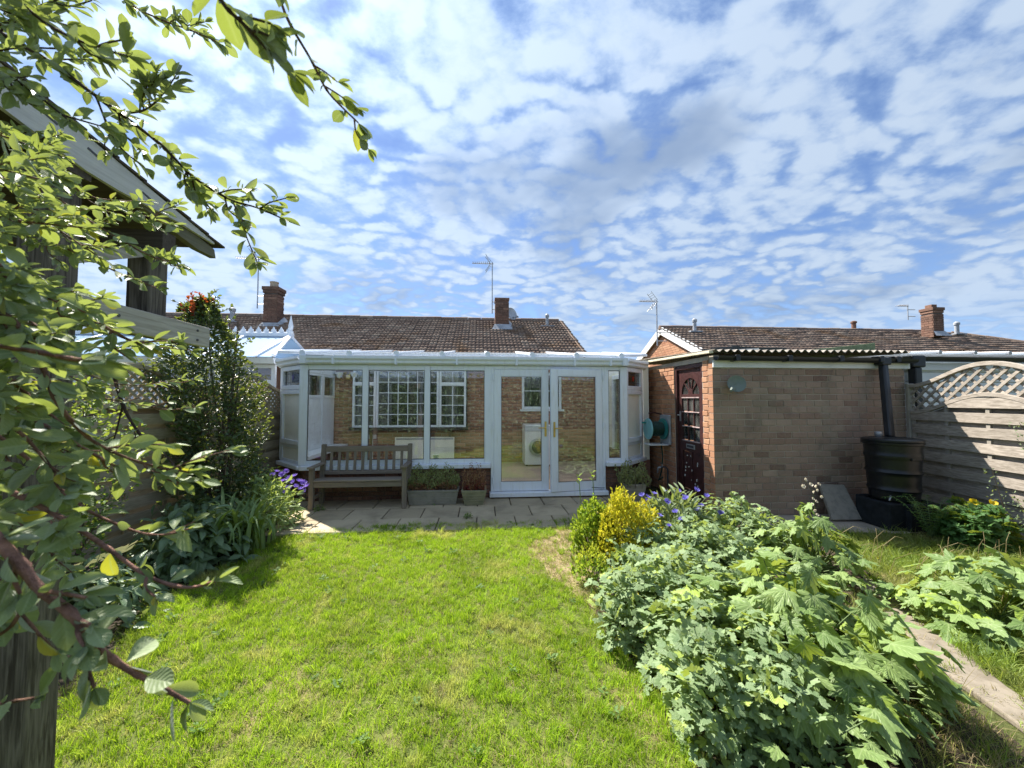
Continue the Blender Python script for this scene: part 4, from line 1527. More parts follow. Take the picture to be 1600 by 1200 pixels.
# ================================================================== the brick outbuilding with the maroon door
GXW, GY = 3.17, 5.02
ob_ = thing('outbuilding', 'flat roofed brick outbuilding with corrugated roof edge and maroon side door', 'outbuilding', (4.6, GY + 1, 0))
brick_wall(ob_, 'front_wall', (GXW, GY, 0), (1, 0, 0), (0, -1, 0), 6.04 - GXW, 2.03, 0.227, 0.0875, M['brick_buff'], M['mortar'], nobj=300, t=.1)
dy0, dy1 = 5.29, 6.09         # the door opening in the side wall
# the side wall is read from the back towards us so that its outward side faces left
SW = 8.9
brick_wall(ob_, 'side_wall', (GXW, SW, 0), (0, -1, 0), (-1, 0, 0), SW - GY - .12, 2.2, 0.227, 0.0795, M['brick_orange'], M['mortar'],
           [(SW - dy1, SW - dy0, -.1, 2.13)], nobj=250, t=.1, prefer=lambda W: abs(W.y - 5.7))
# end bricks of the front wall turn the corner
mbq = MB()
for r_ in range(25):
    z = r_ * .0875 + .005
    if z > 2.1:
        break
    L_ = .1 if r_ % 2 else .118
    mbq.bx(GXW - .004, GXW + .02, GY + .004, GY + L_, z, z + .0775)
mbq.build('corner_bricks', M['brick_orange'], ob_, kind='stuff')
B(GXW + .02, GXW + .1, GY + .02, GY + .12, 0, 2.2).build('corner_core', M['mortar'], ob_)
# door
dr_x = GXW + .045
fr = MB().bx(dr_x - .03, dr_x + .05, dy0, dy0 + .055, 0, 2.12).bx(dr_x - .03, dr_x + .05, dy1 - .055, dy1, 0, 2.12).bx(dr_x - .03, dr_x + .05, dy0 + .056, dy1 - .056, 2.06, 2.12)
fr.build('door_frame', M['maroon'], ob_, bevel=.004)
DU, DN = Vector((0, -1, 0)), Vector((-1, 0, 0))
DP = Vector((dr_x, dy1 - .057, 0))
DW = dy1 - dy0 - .114
door = MB()
st = .095
zA, zB, zC = .95, 1.62, 1.98      # bottom of the glazing, springing of the fan, top of the fan
door.obx(DP, DU, DN, Z, 0, st, -.04, 0, .02, 2.055)
door.obx(DP, DU, DN, Z, DW - st, DW, -.04, 0, .02, 2.055)
door.obx(DP, DU, DN, Z, st, DW - st, -.04, 0, .02, .2)
door.obx(DP, DU, DN, Z, st, DW - st, -.04, 0, .78, zA)
cu, rad = DW / 2, DW / 2 - st
arc = [(cu - rad * math.cos(math.pi * i / 16), zB + .05 + rad * 1.0 * math.sin(math.pi * i / 16)) for i in range(17)]
# the board above the fan light follows its arch
A_ = [DP + DU * u + DN * -.04 + Z * z for u, z in arc]
B_ = [DP + DU * u + DN * -.04 + Z * 2.055 for u, z in arc]
door.strip(A_, B_, DN * .04)
dob = door.build('door', M['maroon'], ob_, bevel=.003, label='maroon panelled door with a fan light over nine small panes')
bars_ = MB()
for i in (1, 2):
    u = st + (DW - 2 * st) * i / 3
    bars_.obx(DP, DU, DN, Z, u - .011, u + .011, -.03, -.004, zA, zB + .02)
for k_ in range(1, 3):
    z = zA + (zB - zA) * k_ / 3
bars_.obx(DP, DU, DN, Z, st, DW - st, -.032, -.003, zB + .005, zB + .05)
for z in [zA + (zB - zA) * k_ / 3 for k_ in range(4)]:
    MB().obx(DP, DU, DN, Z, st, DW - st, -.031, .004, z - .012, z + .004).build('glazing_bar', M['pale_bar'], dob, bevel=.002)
for a in (45, 75, 105, 135):
    ca, sa = math.cos(R(a)), math.sin(R(a))
    p0 = DP + DU * (cu + .06 * ca) + DN * -.018 + Z * (zB + .05 + .06 * sa)
    p1 = DP + DU * (cu + rad * ca) + DN * -.018 + Z * (zB + .05 + rad * sa)
    bars_.beam(p0, p1, .02, .026, DN)
bars_.prism([DP + DU * (cu - .07 * math.cos(math.pi * i / 8)) + DN * -.034 + Z * (zB + .051 + .085 * math.sin(math.pi * i / 8)) for i in range(9)], DN * .032)
bars_.build('glazing_bars', M['maroon'], dob, bevel=.002)
k = Mat("pale sunlit bar")
for k_ in range(0, 3):
    z0, z1 = zA + (zB - zA) * k_ / 3, zA + (zB - zA) * (k_ + 1) / 3
    for i in range(3):
        u0, u1 = st + (DW - 2 * st) * i / 3, st + (DW - 2 * st) * (i + 1) / 3
        MB().obx(DP, DU, DN, Z, u0 + .012, u1 - .012, -.024, -.018, z0 + .012, z1 - .012).build('pane', M['glass_old'], dob)
MB().prism([DP + DU * u + DN * -.024 + Z * z for u, z in arc], DN * .006).build('pane', M['glass_old'], dob)
B(dr_x + .3, dr_x + .32, dy0, dy1, .1, 2.05).build('dark_inside', M['dark_room'], ob_)
# lower panels
for i in range(2):
    u0 = st + .012 + i * (DW / 2 - st + .01)
    MB().obx(DP, DU, DN, Z, u0, u0 + DW / 2 - st - .03, -.03, -.012, .205, .775).build('lower_panel', M['maroon'], dob, bevel=.01)
MB().obx(DP, DU, DN, Z, cu - .025, cu + .025, -.035, -.002, .2, .78).build('muntin', M['maroon'], dob)
lb = MB().obx(DP, DU, DN, Z, cu - .12, cu + .12, .001, .012, .83, .90)
lb.build('letterbox', M['steel'], dob, bevel=.004)
MB().obx(DP, DU, DN, Z, cu - .09, cu + .09, .012, .016, .85, .885).build('letterbox_flap', M['lead_line'], dob)
hd = MB().obx(DP, DU, DN, Z, .03, .07, .001, .008, 1.24, 1.4)
hd.tube([DP + DU * .05 + DN * .008 + Z * 1.34, DP + DU * .05 + DN * .05 + Z * 1.34, DP + DU * .14 + DN * .055 + Z * 1.335], .009, 7)
hd.build('handle', M['steel'], dob, smooth=40)
flk = MB()
for _ in range(16):
    u, z = random.uniform(.12, DW - .12), random.uniform(.12, .75)
    w, h = random.uniform(.004, .009), random.uniform(.01, .035)
    flk.obx(DP, DU, DN, Z, u, u + w, -.011, .0015, z, z + h)
flk.build('bare_spots', M['white_paint'], dob, kind='stuff')

# fascias, gutter, roof
B(GXW - .01, 6.1, GY - .03, GY - .006, 2.025, 2.125).build('fascia', M['white_paint'], ob_, bevel=.003)
MB().beam((GXW - .05, GY - .05, 2.235), (GXW - .05, 8.9, 2.36), .06, .035).build('verge_board', M['cream_paint'], ob_, bevel=.004)


def half_pipe(p0, p1, r, parent, mat='black_plastic', name='gutter'):
    p0, p1 = Vector(p0), Vector(p1)
    U = (p1 - p0).normalized()
    V = U.cross(Z).normalized()
    prof = [V * (r * math.cos(a)) - Z * (r * math.sin(a)) for a in [math.pi * i / 10 for i in range(11)]]
    prof += [V * (r * .88 * math.cos(a)) - Z * (r * .88 * math.sin(a)) for a in [math.pi * i / 10 for i in range(10, -1, -1)]]
    return MB().prism([p0 + q for q in prof], p1 - p0).build(name, M[mat], parent, smooth=40)


gz = 2.175
half_pipe((GXW - .01, GY - .09, gz), (6.1, GY - .09, gz - .02), .062, ob_)
for x in (3.4, 4.15, 4.9, 5.5, 5.75):
    B(x, x + .06, GY - .165, GY - .028, gz - .07, gz + .012).build('gutter_bracket', M['black_plastic'], ob_, bevel=.006)
# corrugated sheets
rw = 6.05 - (GXW - .02)
nw = int(rw / .0145)
sheets = 3
for s_ in range(sheets):
    a, b = GXW - .02 + rw * s_ / sheets - (.05 if s_ else 0), GXW - .02 + rw * (s_ + 1) / sheets
    n = int((b - a) / .0125)
    pa, pb = [], []
    for i in range(n + 1):
        x = a + (b - a) * i / n
        h = .019 * math.sin(x * 2 * math.pi / .108) + .006 * s_
        pa.append((x, GY - .085, 2.245 + h))
        pb.append((x, 8.8, 2.43 + h))
    MB().strip(pa, pb, (0, 0, .008)).build('roof_sheet', M['fibre'], ob_, smooth=60)
# green felted upstand and dark flashing lying on the roof
MB().prism([(4.72, 5.3, 2.26), (5.92, 5.3, 2.26), (5.92, 5.3, 2.44), (4.75, 5.3, 2.31)], (0, 1.4, .05)).build('felt_upstand', M['felt_green'], ob_, bevel=.006)
MB().prism([(4.0, 6.6, 2.30), (5.6, 6.6, 2.32), (5.6, 6.6, 2.53), (4.7, 6.6, 2.555), (4.65, 6.6, 2.57), (4.0, 6.6, 2.50)], (0, .06, 0)).build('roof_flashing', M['black_plastic'], ob_)
MB().prism([(4.15, 6.0, 2.31), (4.6, 6.0, 2.31), (4.6, 6.0, 2.44), (3.9, 6.0, 2.40)], (0, .5, 0)).build('roof_kerb', M['white_paint'], ob_)
# downpipe into the water butt
MB().bx(5.53, 5.67, GY - .16, GY - .03, gz - .11, gz - .002).build('gutter_outlet', M['black_plastic'], ob_, bevel=.015)
MB().beam((5.60, GY - .10, gz - .10), (5.36, 4.66, 1.09), .085, .085, (0, 1, .3)).build('downpipe', M['black_plastic'], ob_, bevel=.02)

# hose reel on the side wall
hc = Vector((GXW - .02, 6.36, 1.07))
hr = thing('hose_reel', 'teal wall hose reel with pale blue hub plate beside the maroon door', 'hose reel', (hc.x, hc.y, .85))
B(GXW - .045, GXW - .006, hc.y - .17, hc.y + .17, .83, 1.33).build('wall_plate', M['lead'], hr, bevel=.01)
B(GXW - .36, GXW - .046, hc.y - .14, hc.y + .14, .82, .838).build('shelf', M['white_paint'], hr, bevel=.004)
ax = Vector((-1, 0, 0))
c0 = Vector((GXW - .06, hc.y, 1.09))
MB().lathe(c0, [(.175, 0), (.18, .01), (.18, .025), (.06, .03)], 32, ax).build('back_flange', M['teal'], hr, smooth=40)
dr = MB()
for i in range(9):
    cc = c0 + ax * (.04 + i * .024)
    pts = [cc + Vector((0, math.cos(2 * math.pi * k_ / 28), math.sin(2 * math.pi * k_ / 28))) * (.115 - .004 * abs(i - 4)) for k_ in range(29)]
    dr.tube(pts, .0145, 7)
dr.lathe(c0 + ax * .03, [(.09, 0), (.09, .25)], 24, ax)
dr.build('hose_coil', M['hose'], hr, smooth=60)
fl = MB()
c1 = c0 + ax * .262
# outer flange: a ring, a hub and the bars between the oval holes
fl.lathe(c1, [(.148, 0), (.175, 0), (.18, .012), (.175, .022), (.148, .022)], 36, ax)
fl.lathe(c1 + ax * .001, [(.001, 0), (.09, 0), (.09, .02), (.05, .028), (.001, .03)], 28, ax)
for i in range(9):
    a = 2 * math.pi * i / 9
    d_ = Vector((0, math.cos(a), math.sin(a)))
    fl.beam(c1 + d_ * .085 + ax * .011, c1 + d_ * .152 + ax * .011, .045, .018, ax)
fl.build('front_flange', M['teal_pale'], hr, smooth=40)
MB().tube([c1 + ax * .02 + Vector((0, .08, .1)), c1 + ax * .08 + Vector((0, .08, .1))], .018, 10).build('crank_knob', M['teal'], hr, smooth=40)
MB().tube([c0 + Vector((.03, .12, .24)), c0 + Vector((-.1, .13, .27)), c0 + Vector((-.2, .13, .26))], .013, 7).build('carry_handle', M['maroon'], hr, smooth=40)
MB().tube([(GXW - .1, hc.y + .02, .85), (GXW - .08, hc.y + .0, .62), (GXW - .07, hc.y + .06, .40), (GXW - .08, hc.y + .12, .25), (GXW - .12, hc.y + .1, .2), (GXW - .1, hc.y - .03, .27)], .012, 8).build('hose_tail', M['hose'], hr, smooth=60)
tap = thing('garden_tap', 'dull steel garden tap low on the brick beside the door', 'tap', (GXW - .05, 6.32, .3))
MB().tube([(GXW - .03, 6.30, .03), (GXW - .03, 6.30, .42), (GXW - .06, 6.32, .45), (GXW - .14, 6.36, .44)], .013, 8).build('pipe', M['lead_line'], tap, smooth=60)
MB().tube([(GXW - .12, 6.35, .44), (GXW - .16, 6.37, .43), (GXW - .17, 6.38, .34)], [.02, .018, .013], 8).build('spout', M['steel'], tap, smooth=60)
MB().beam((GXW - .10, 6.30, .50), (GXW - .10, 6.40, .50), .016, .012).build('tap_handle', M['lead_line'], tap)
MB().tube([(GXW - .10, 6.35, .44), (GXW - .10, 6.35, .5)], .009, 6).build('spindle', M['steel'], tap)
# grey dish on the front wall
dish('small grey oval dish fixed high on the outbuilding front wall', (3.42, GY - .13, 1.80), .115, (-.35, -1, .25), (-.11, 0, -.12), 'dish')
MB().tube([(3.45, GY + .002, 1.79), (3.42, GY - .1, 1.79)], .02, 8).build('wall_bracket', M['dish'], bpy.data.objects['satellite_dish.001'])

# ------------------------------------------------------------------ the neighbour's white lean-to behind the right fence
ln_ = thing('lean_to', 'white boarded lean to with dark gutter showing above the lattice fence', 'lean-to', (8, 5.6, 0))
z = .2
while z < 2.0:
    MB().prism([(6.12, 5.30, z), (6.12, 5.275, z + .01), (6.12, 5.29, z + .148), (6.12, 5.30, z + .148)], (5.0, 0, 0)).build('board', M['white_paint'], ln_)
    z += .15
B(6.12, 11.1, 5.31, 5.36, .0, 2.14).build('wall', M['white_paint'], ln_)
B(6.12, 11.1, 5.24, 5.308, 2.03, 2.13).build('fascia', M['white_paint'], ln_)
half_pipe((6.14, 5.18, 2.22), (11.1, 5.18, 2.20), .068, ln_)
MB().bx(6.28, 6.50, 5.10, 5.25, 2.06, 2.235).build('gutter_outlet', M['black_plastic'], ln_, bevel=.02)
MB().bx(6.34, 6.46, 5.12, 5.23, 0, 2.06).build('downpipe', M['black_plastic'], ln_, bevel=.02)
for i in range(9):
    a = 6.2 + i * .58
    MB().prism([(a + .03, 5.16, 2.27), (a + .55, 5.16, 2.27), (a + .55, 8.8, 2.62), (a + .03, 8.8, 2.62)], (0, 0, .016)).build('roof_sheet', M['poly'], ln_)
    MB().beam((a, 5.13, 2.285), (a, 8.8, 2.63), .05, .05, (0, -.1, 1)).build('roof_bar', M['steel'], ln_, bevel=.006)
# ================================================================== fence panels with bowed lattice tops
def fence_panel(label, A, Bp, nrm, mat, z_lo, z_sl, z_r0, z_t0, bow, group, lath=0.135):
    """A -> Bp run along the ground; nrm points to the garden side"""
    A, Bp, nrm = Vector((*A, 0)), Vector((*Bp, 0)), Vector((*nrm, 0)).normalized()
    U = (Bp - A)
    W = U.length
    U.normalize()
    t = thing('fence_panel', label, 'fence', (A + Bp) / 2, group)

    def h(u):
        return bow * .5 * (1 - math.cos(2 * math.pi * u / W))

    def pt(u, n_, z):
        return A + U * u + nrm * n_ + Z * z

    per = .178
    k_ = 0
    z = z_lo
    while z + .118 < z_sl:
        z1 = min(z + .118, z_sl)
        tw = [random.uniform(-.006, .006) for _ in range(4)]
        for layer, zz in ((0.022, z), (-0.022, z + per / 2)):
            if layer < 0 and zz + .12 > z_sl:
                continue
            ze = zz + .12
            mb = MB()
            n_ = 7
            a = [pt(.02 + (W - .04) * i / n_, layer + .004 * math.sin(i * 1.3 + z * 9), zz + tw[0] + .003 * math.sin(i + zz * 20)) for i in range(n_ + 1)]
            b = [pt(.02 + (W - .04) * i / n_, layer + .004 * math.sin(i * 1.3 + z * 9), ze + tw[1] + .003 * math.sin(i * 1.7 + zz * 11)) for i in range(n_ + 1)]
            mb.strip(a, b, nrm * .011)
            mb.build('slat', M[mat], t)
        z += per
    # the slats above that level are cut to the bow
    while z < z_r0 + bow:
        for layer, zz in ((0.022, z), (-0.022, z - per / 2), (-0.022, z + per / 2)):
            us = [W * i / 60 for i in range(61) if z_r0 + h(W * i / 60) - .006 > zz + .004]
            if len(us) > 4 and zz > z_sl - .12:
                MB().strip([pt(u, layer, zz) for u in us], [pt(u, layer, min(zz + .12, z_r0 + h(u) - .004)) for u in us], nrm * .0105).build('slat', M[mat], t)
        z += per
    for u in (.03, W * .25, W * .5, W * .75, W - .03):
        MB().obx(A, U, nrm, Z, u - .02, u + .02, -.009, .019, .05, z_r0 + h(u) - .005).build('batten', M[mat + '_v'], t)
    n_ = 24
    us = [W * i / n_ for i in range(n_ + 1)]
    for z0, th in ((z_r0, .05), (z_t0, .05)):
        MB().strip([pt(u, -.02, z0 + h(u)) for u in us], [pt(u, -.02, z0 + h(u) + th) for u in us], nrm * .055).build('rail', M[mat], t, bevel=.004)
    # the two layers of diagonal laths, clipped between the rails
    for sgn, off in ((1, .004), (-1, -.012)):
        c = -W * 1.5
        while c < W * 1.5:
            ins = []
            for q in range(0, 200):
                u = W * q / 199
                zq = z_r0 + (u - c) * sgn * .95
                lo, hi = z_r0 + h(u) + .045, z_t0 + h(u) + .005
                if lo <= zq <= hi:
                    ins.append((u, zq))
            if len(ins) > 4:
                p0, p1 = pt(ins[0][0], off, ins[0][1]), pt(ins[-1][0], off, ins[-1][1])
                if (p1 - p0).length > .06:
                    MB().beam(p0, p1, .03, .013, nrm).build('lath', M[mat], t)
            c += lath
    MB().obx(A, U, nrm, Z, -.045, .015 - .017, -.045, .045, 0, z_t0 + .06).build('post', M[mat + '_v'], t, bevel=.006)
    return t


M['wood_grey_v'] = m_wood("silvered fence post", (0.30, 0.275, 0.235), (0.40, 0.37, 0.32), (0.16, 0.14, 0.11), 2, green=.25)
M['wood_tan_v'] = m_wood("tan fence post", (0.32, 0.27, 0.19), (0.44, 0.37, 0.27), (0.15, 0.12, 0.08), 2, green=.2)
fd = Vector((math.sin(R(7.4)), math.cos(R(7.4))))
fp = [Vector((6.03, 4.93)) - fd * (1.86 * i) for i in range(3)]
for i, lab in enumerate(('silvered lattice topped fence panel beside the black water butt', 'silvered lattice topped fence panel nearer the path, mostly past the picture edge')):
    fence_panel(lab, fp[i], fp[i + 1] + fd * .05, (-math.cos(R(7.4)), math.sin(R(7.4))), 'wood_grey', .06, 1.37, 1.385, 1.75, .235, 'fence panels along the garden sides')
fl_d = Vector((math.sin(R(4.5)), math.cos(R(4.5))))
f0 = Vector((-3.60, 6.22)) + fl_d * .93
flp = [f0 - fl_d * (1.84 * i) for i in range(4)]
for i, lab in enumerate(('tan lattice topped fence panel ending at the conservatory corner', 'tan lattice topped fence panel behind the tall glossy shrub', 'tan lattice topped fence panel behind the timber arbour')):
    fence_panel(lab, flp[i], flp[i + 1] + fl_d * .05, (math.cos(R(4.5)), -math.sin(R(4.5))), 'wood_tan', .06, 1.30, 1.315, 1.70, .225, 'fence panels along the garden sides', .1)

# ================================================================== garden bench
bn = thing('garden_bench', 'weathered slatted wooden bench against the conservatory base wall', 'bench', (-1.74, 5.9, 0))
b0, b1, by0, by1 = -2.43, -1.07, 5.69, 6.06
wv, wx = M['wood_bench_v'], M['wood_bench']
gz0 = .022
for x in (b0, b1 - .065):
    B(x, x + .065, by0, by0 + .065, gz0, .60).build('leg', wv, bn, bevel=.006)
    MB().prism([(x, by1, gz0), (x, by1 + .06, gz0), (x, by1 + .06, .42), (x, by1 + .115, .90), (x, by1 + .06, .90), (x, by1, .42)], (.065, 0, 0)).build('leg', wv, bn, bevel=.006)
    B(x - .01, x + .075, by0 - .04, by1 + .07, .603, .632).build('arm', M['wood_bench_y'] if 'wood_bench_y' in M else wx, bn, bevel=.008)
    B(x + .015, x + .05, by0 + .066, by1 - .001, .15, .19).build('stretcher', wx, bn, bevel=.004)
    B(x + .012, x + .053, by0 + .066, by1 - .001, .345, .40).build('seat_rail', wx, bn, bevel=.004)
B(b0 + .066, b1 - .066, by0 + .01, by0 + .045, .335, .41).build('apron', wx, bn, bevel=.004)
B(b0 + .066, b1 - .066, by1 + .01, by1 + .045, .335, .40).build('rear_rail', wx, bn, bevel=.004)
for i in range(5):
    y = by0 - .005 + i * .075
    MB().obx(Vector((0, y, .415 - .006 * i)), X_, Vector((0, 1, 0)), Z, b0 + (.068 if i == 0 else .005), b1 - (.068 if i == 0 else .005), .003, .067, 0, .022).build('seat_slat', wx, bn, bevel=.004)
lean = .055 / .48


def back_y(z):
    return by1 + .012 + (z - .42) * lean


MB().obx(Vector((0, back_y(.80), .785)), X_, Vector((0, 1, lean)).normalized(), Vector((0, -lean, 1)).normalized() if False else Z, b0 + .066, b1 - .066, 0, .035, 0, .085).build('top_rail', wx, bn, bevel=.006)
MB().obx(Vector((0, back_y(.46), .45)), X_, Vector((0, 1, 0)), Z, b0 + .066, b1 - .066, 0, .035, 0, .05).build('lower_rail', wx, bn, bevel=.005)
for i in range(10):
    x = b0 + .066 + (b1 - b0 - .132) * (i + .75) / 10.5
    MB().beam((x, back_y(.5) + .016, .498), (x, back_y(.785) + .016, .786), .042, .016, (0, 1, 0)).build('back_slat', wv, bn, bevel=.003)

# ================================================================== planters
def trough(label, name, cx, cy, w, d, h, mat, tp=.9):
    t = thing(name, label, 'planter', (cx, cy, .022))
    z0 = .022
    a, b = w / 2, d / 2

    def ring(s_, z, ins=0):
        return [(cx - a * s_ + ins, cy - b * s_ + ins, z), (cx + a * s_ - ins, cy - b * s_ + ins, z), (cx + a * s_ - ins, cy + b * s_ - ins, z), (cx - a * s_ + ins, cy + b * s_ - ins, z)]
    rings = [ring(tp, z0)]
    n = 5
    for i in range(1, n):
        zz = z0 + (h - .03) * i / n
        s_ = tp + (.985 - tp) * i / n
        rings += [ring(s_, zz - .006), ring(s_ * .985, zz), ring(s_, zz + .006)]
    rings += [ring(.965, z0 + h - .035), ring(1.0, z0 + h - .028), ring(1.0, z0 + h), ring(1.0, z0 + h, .03), ring(.95, z0 + h - .05, .03)]
    v = [p for r_ in rings for p in r_]
    f = [(0, 1, 2, 3)]
    for i in range(len(rings) - 1):
        for k_ in range(4):
            f.append((i * 4 + k_, i * 4 + (k_ + 1) % 4, i * 4 + 4 + (k_ + 1) % 4, i * 4 + 4 + k_))
    MB().add(v, f).build('body', M[mat], t, bevel=.005)
    s_ = .95
    me = sheet('compost', ring(s_, z0 + h - .045, .03), M['soil'], kind=None)
    me.parent = t
    me.location = -org(t)
    return t


tr1 = trough('long grey stone trough of low shrubby plants beside the bench', 'stone_trough', -.71, 5.97, .76, .27, .215, 'stoneware')
tr2 = trough('square tapered stone pot of reddish plants beside the glazed doors', 'stone_pot', -.10, 5.90, .37, .33, .225, 'pot_green', .72)
tr3 = trough('shaded square pot of dusty grey plants under the splayed corner window', 'stone_pot', 2.38, 5.93, .33, .30, .26, 'stoneware', .74)

# ================================================================== water butt, blocks, leaning slab
wbx, wby = 5.20, 4.50
blk_me = MB().bx(-.22, .22, -.1, .1, 0, .315).mesh('building_block')
blk_me.materials.append(M['block'])
labs = ['dark building block under the left of the water butt, turned end on', 'dark building block under the front of the water butt', 'dark building block under the right of the water butt beside the fern', 'dark building block hidden at the back under the water butt']
for i, (x, y, a) in enumerate(((5.0, 4.50, 88), (5.30, 4.33, 3), (5.45, 4.56, 92), (5.22, 4.72, 0))):
    o = inst('building_block', blk_me, None, Matrix.Translation((x, y, .01)) @ Matrix.Rotation(R(a), 4, 'Z'))
    props(o, labs[i], 'block', 'blocks under the water butt')
    md = o.modifiers.new("bevel", 'BEVEL')
    md.width = .008
wb = thing('water_butt', 'black ribbed plastic water butt with lid under the downpipe', 'water butt', (wbx, wby, .328))
prof = [(.222, 0), (.232, .01)]
for i in range(1, 31):
    z = .72 * i / 30
    r_ = .232 + .042 * (z / .72) ** .8
    for zc in (.15, .36, .56):
        r_ += .018 * math.exp(-((z - zc) / .016) ** 2)
    prof.append((r_, z))
prof += [(.25, .72), (.22, .72)]
MB().lathe((wbx, wby, .328), prof, 48).build('barrel', M['butt'], wb, smooth=50)
MB().lathe((wbx, wby, .328 + .695), [(.282, 0), (.293, .006), (.295, .03), (.287, .036), (.295, .042), (.295, .062), (.275, .074), (.22, .082), (.21, .078), (.05, .085), (.001, .086)], 48).build('lid', M['butt'], wb, smooth=35)
MB().tube([(wbx - .19, wby - .13, .40), (wbx - .24, wby - .16, .40), (wbx - .245, wby - .163, .36)], .012, 8).build('tap', M['steel'], wb, smooth=60)
MB().lathe((wbx + .02, wby + .18, 1.10), [(.03, 0), (.045, .03), (.04, .06), (.01, .07)], 14).build('cap', M['steel'], wb, smooth=50)
B(wbx - .07, wbx + .07, wby - .285, wby - .25, .85, .88).build('hand_grip', M['butt'], wb, bevel=.008)
sp = thing('paving_slab_offcut', 'rough grey paving slab leaning against the outbuilding wall', 'slab', (4.65, 4.72, .01))
q = Vector((0, .27, .41)).normalized()
sx = Vector((1, -.05, 0)).normalized()
P0 = Vector((4.52, 4.70, .014))
MB().prism([P0, P0 + sx * .40, P0 + sx * .34 + q * .47 + sx * .12 * .6, P0 + sx * .02 + q * .48 + sx * .06], q.cross(sx).normalized() * -.045).build('stone', m_stone("exposed aggregate", (.24, .22, .19), (.27, .25, .21), (.15, .14, .12), 14), sp, bevel=.008)

# ================================================================== timber arbour on the left
ar = thing('timber_arbour', 'weathered timber arbour with sloping board roof rising beside the leafy branches', 'arbour', (-2.2, 1.7, 0))
ax0 = -1.62
bk = -2.95            # the far side of the arbour, out of the picture
for (x0, x1) in ((ax0 - .115, ax0), (bk, bk + .115)):
    B(x0, x1, 1.555, 1.665, 0, 2.46).build('post', M['wood_arbour_v'], ar, bevel=.005)
    B(x0 + .003, x1 - .003, 2.00, 2.105, 2.003, 2.33).build('post', M['wood_arbour_v'], ar, bevel=.005)
B(ax0 + .002, ax0 + .036, 1.2, 2.37, 1.885, 2.0).build('side_beam', M['wood_arbour_y'], ar, bevel=.005)
B(ax0 - .112, ax0 - .004, 1.67, 2.30, 1.90, 2.0).build('inner_beam', M['wood_arbour_x'], ar, bevel=.004)
B(bk + .119, bk + .153, 1.2, 2.37, 1.885, 2.0).build('side_beam', M['wood_arbour_y'], ar, bevel=.005)
bolts = MB()
for (y, z) in ((1.80, 1.95), (2.27, 1.968), (2.27, 1.915)):
    bolts.lathe((ax0 + .036, y, z), [(.007, 0), (.007, .004)], 8, (1, 0, 0))
bolts.build('bolt', M['lead_line'], ar)


def ztop(y):
    return 2.66 - .17 * (y - 1.384)


B(bk - .05, ax0 + .04, 2.01, 2.09, 2.332, ztop(2.09) - .115).build('eave_plate', M['wood_arbour_x'], ar)
B(bk - .05, ax0 + .04, 1.565, 1.655, 2.462, ztop(1.655) - .115).build('upper_plate', M['wood_arbour_x'], ar)
for x in (ax0, bk, bk + .45, bk + .9):
    MB().prism([(x, 1.2, ztop(1.2) - .015), (x, 2.385, ztop(2.385) - .015), (x, 2.40, ztop(2.4) - .062), (x, 2.25, ztop(2.25) - .09), (x, 1.2, ztop(1.2) - .09)], (.036, 0, 0)).build('rafter', M['wood_green'], ar, bevel=.003)
vb = [(1.2, .138), (1.62, .138), (1.76, .118), (2.1, .045), (2.355, .01)]
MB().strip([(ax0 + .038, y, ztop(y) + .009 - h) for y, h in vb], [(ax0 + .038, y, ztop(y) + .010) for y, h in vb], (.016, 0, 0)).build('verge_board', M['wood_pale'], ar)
nb_ = 9
for i in range(nb_):
    y0_, y1_ = 1.18 + (2.42 - 1.18) * i / nb_, 1.18 + (2.42 - 1.18) * (i + 1) / nb_ + .015
    MB().prism([(ax0 + .062, y0_, ztop(y0_) + .011), (ax0 + .062, y1_, ztop(y1_) + .020), (ax0 + .062, y1_, ztop(y1_) + .030), (ax0 + .062, y0_, ztop(y0_) + .021)], (-1.5, 0, 0)).build('roof_board', M['wood_arbour_x'], ar)
slots = MB()
for y in (1.46, 1.62, 1.87):
    slots.beam((ax0 + .0545, y, ztop(y) - .036), (ax0 + .0545, y + .05, ztop(y + .05) - .04), .009, .003, (1, 0, 0))
slots.build('nail_slots', M['lead_line'], ar)
MB().beam((ax0 - .05, 1.68, 2.16), (ax0 - .05, 1.98, 2.30), .045, .045, (1, 0, 0)).build('brace', M['wood_arbour_y'], ar)
# ================================================================== leaves and plants
def tri_fan_leaf(outline, rib, z=None):
    v = [(0, 0, 0)] + [(x, y, 0) for x, y in outline]
    return np.array(v, float), np.array([(0, i, i + 1) for i in range(1, len(outline))]), np.array([0.0] + list(rib))


def leaf_oval(w=.5, n=5, fold=.12, curl=.15, base=.0, tip=.55, stalk=.0):
    """axis +Y, length 1, w = full width; rows of left, mid, right"""
    v, f, rib = [(0, 0, 0)], [], [0]
    for i in range(1, n):
        t = i / n
        hw = w / 2 * (math.sin(math.pi * t ** (math.log(.5) / math.log(tip))) ** .75)
        z = -curl * t * t
        v += [(-hw, t, z + fold * hw * 2), (0, t, z), (hw, t, z + fold * hw * 2)]
        rib += [1, 0, 1]
    v.append((0, 1, -curl))
    rib.append(.3)
    e = len(v) - 1
    f += [(0, 2, 1), (0, 3, 2)]
    for i in range(n - 2):
        a = 1 + i * 3
        f += [(a, a + 1, a + 4), (a, a + 4, a + 3), (a + 1, a + 2, a + 5), (a + 1, a + 5, a + 4)]
    a = 1 + (n - 2) * 3
    f += [(a, a + 1, e), (a + 1, a + 2, e)]
    return np.array(v, float), np.array(f), np.array(rib, float)


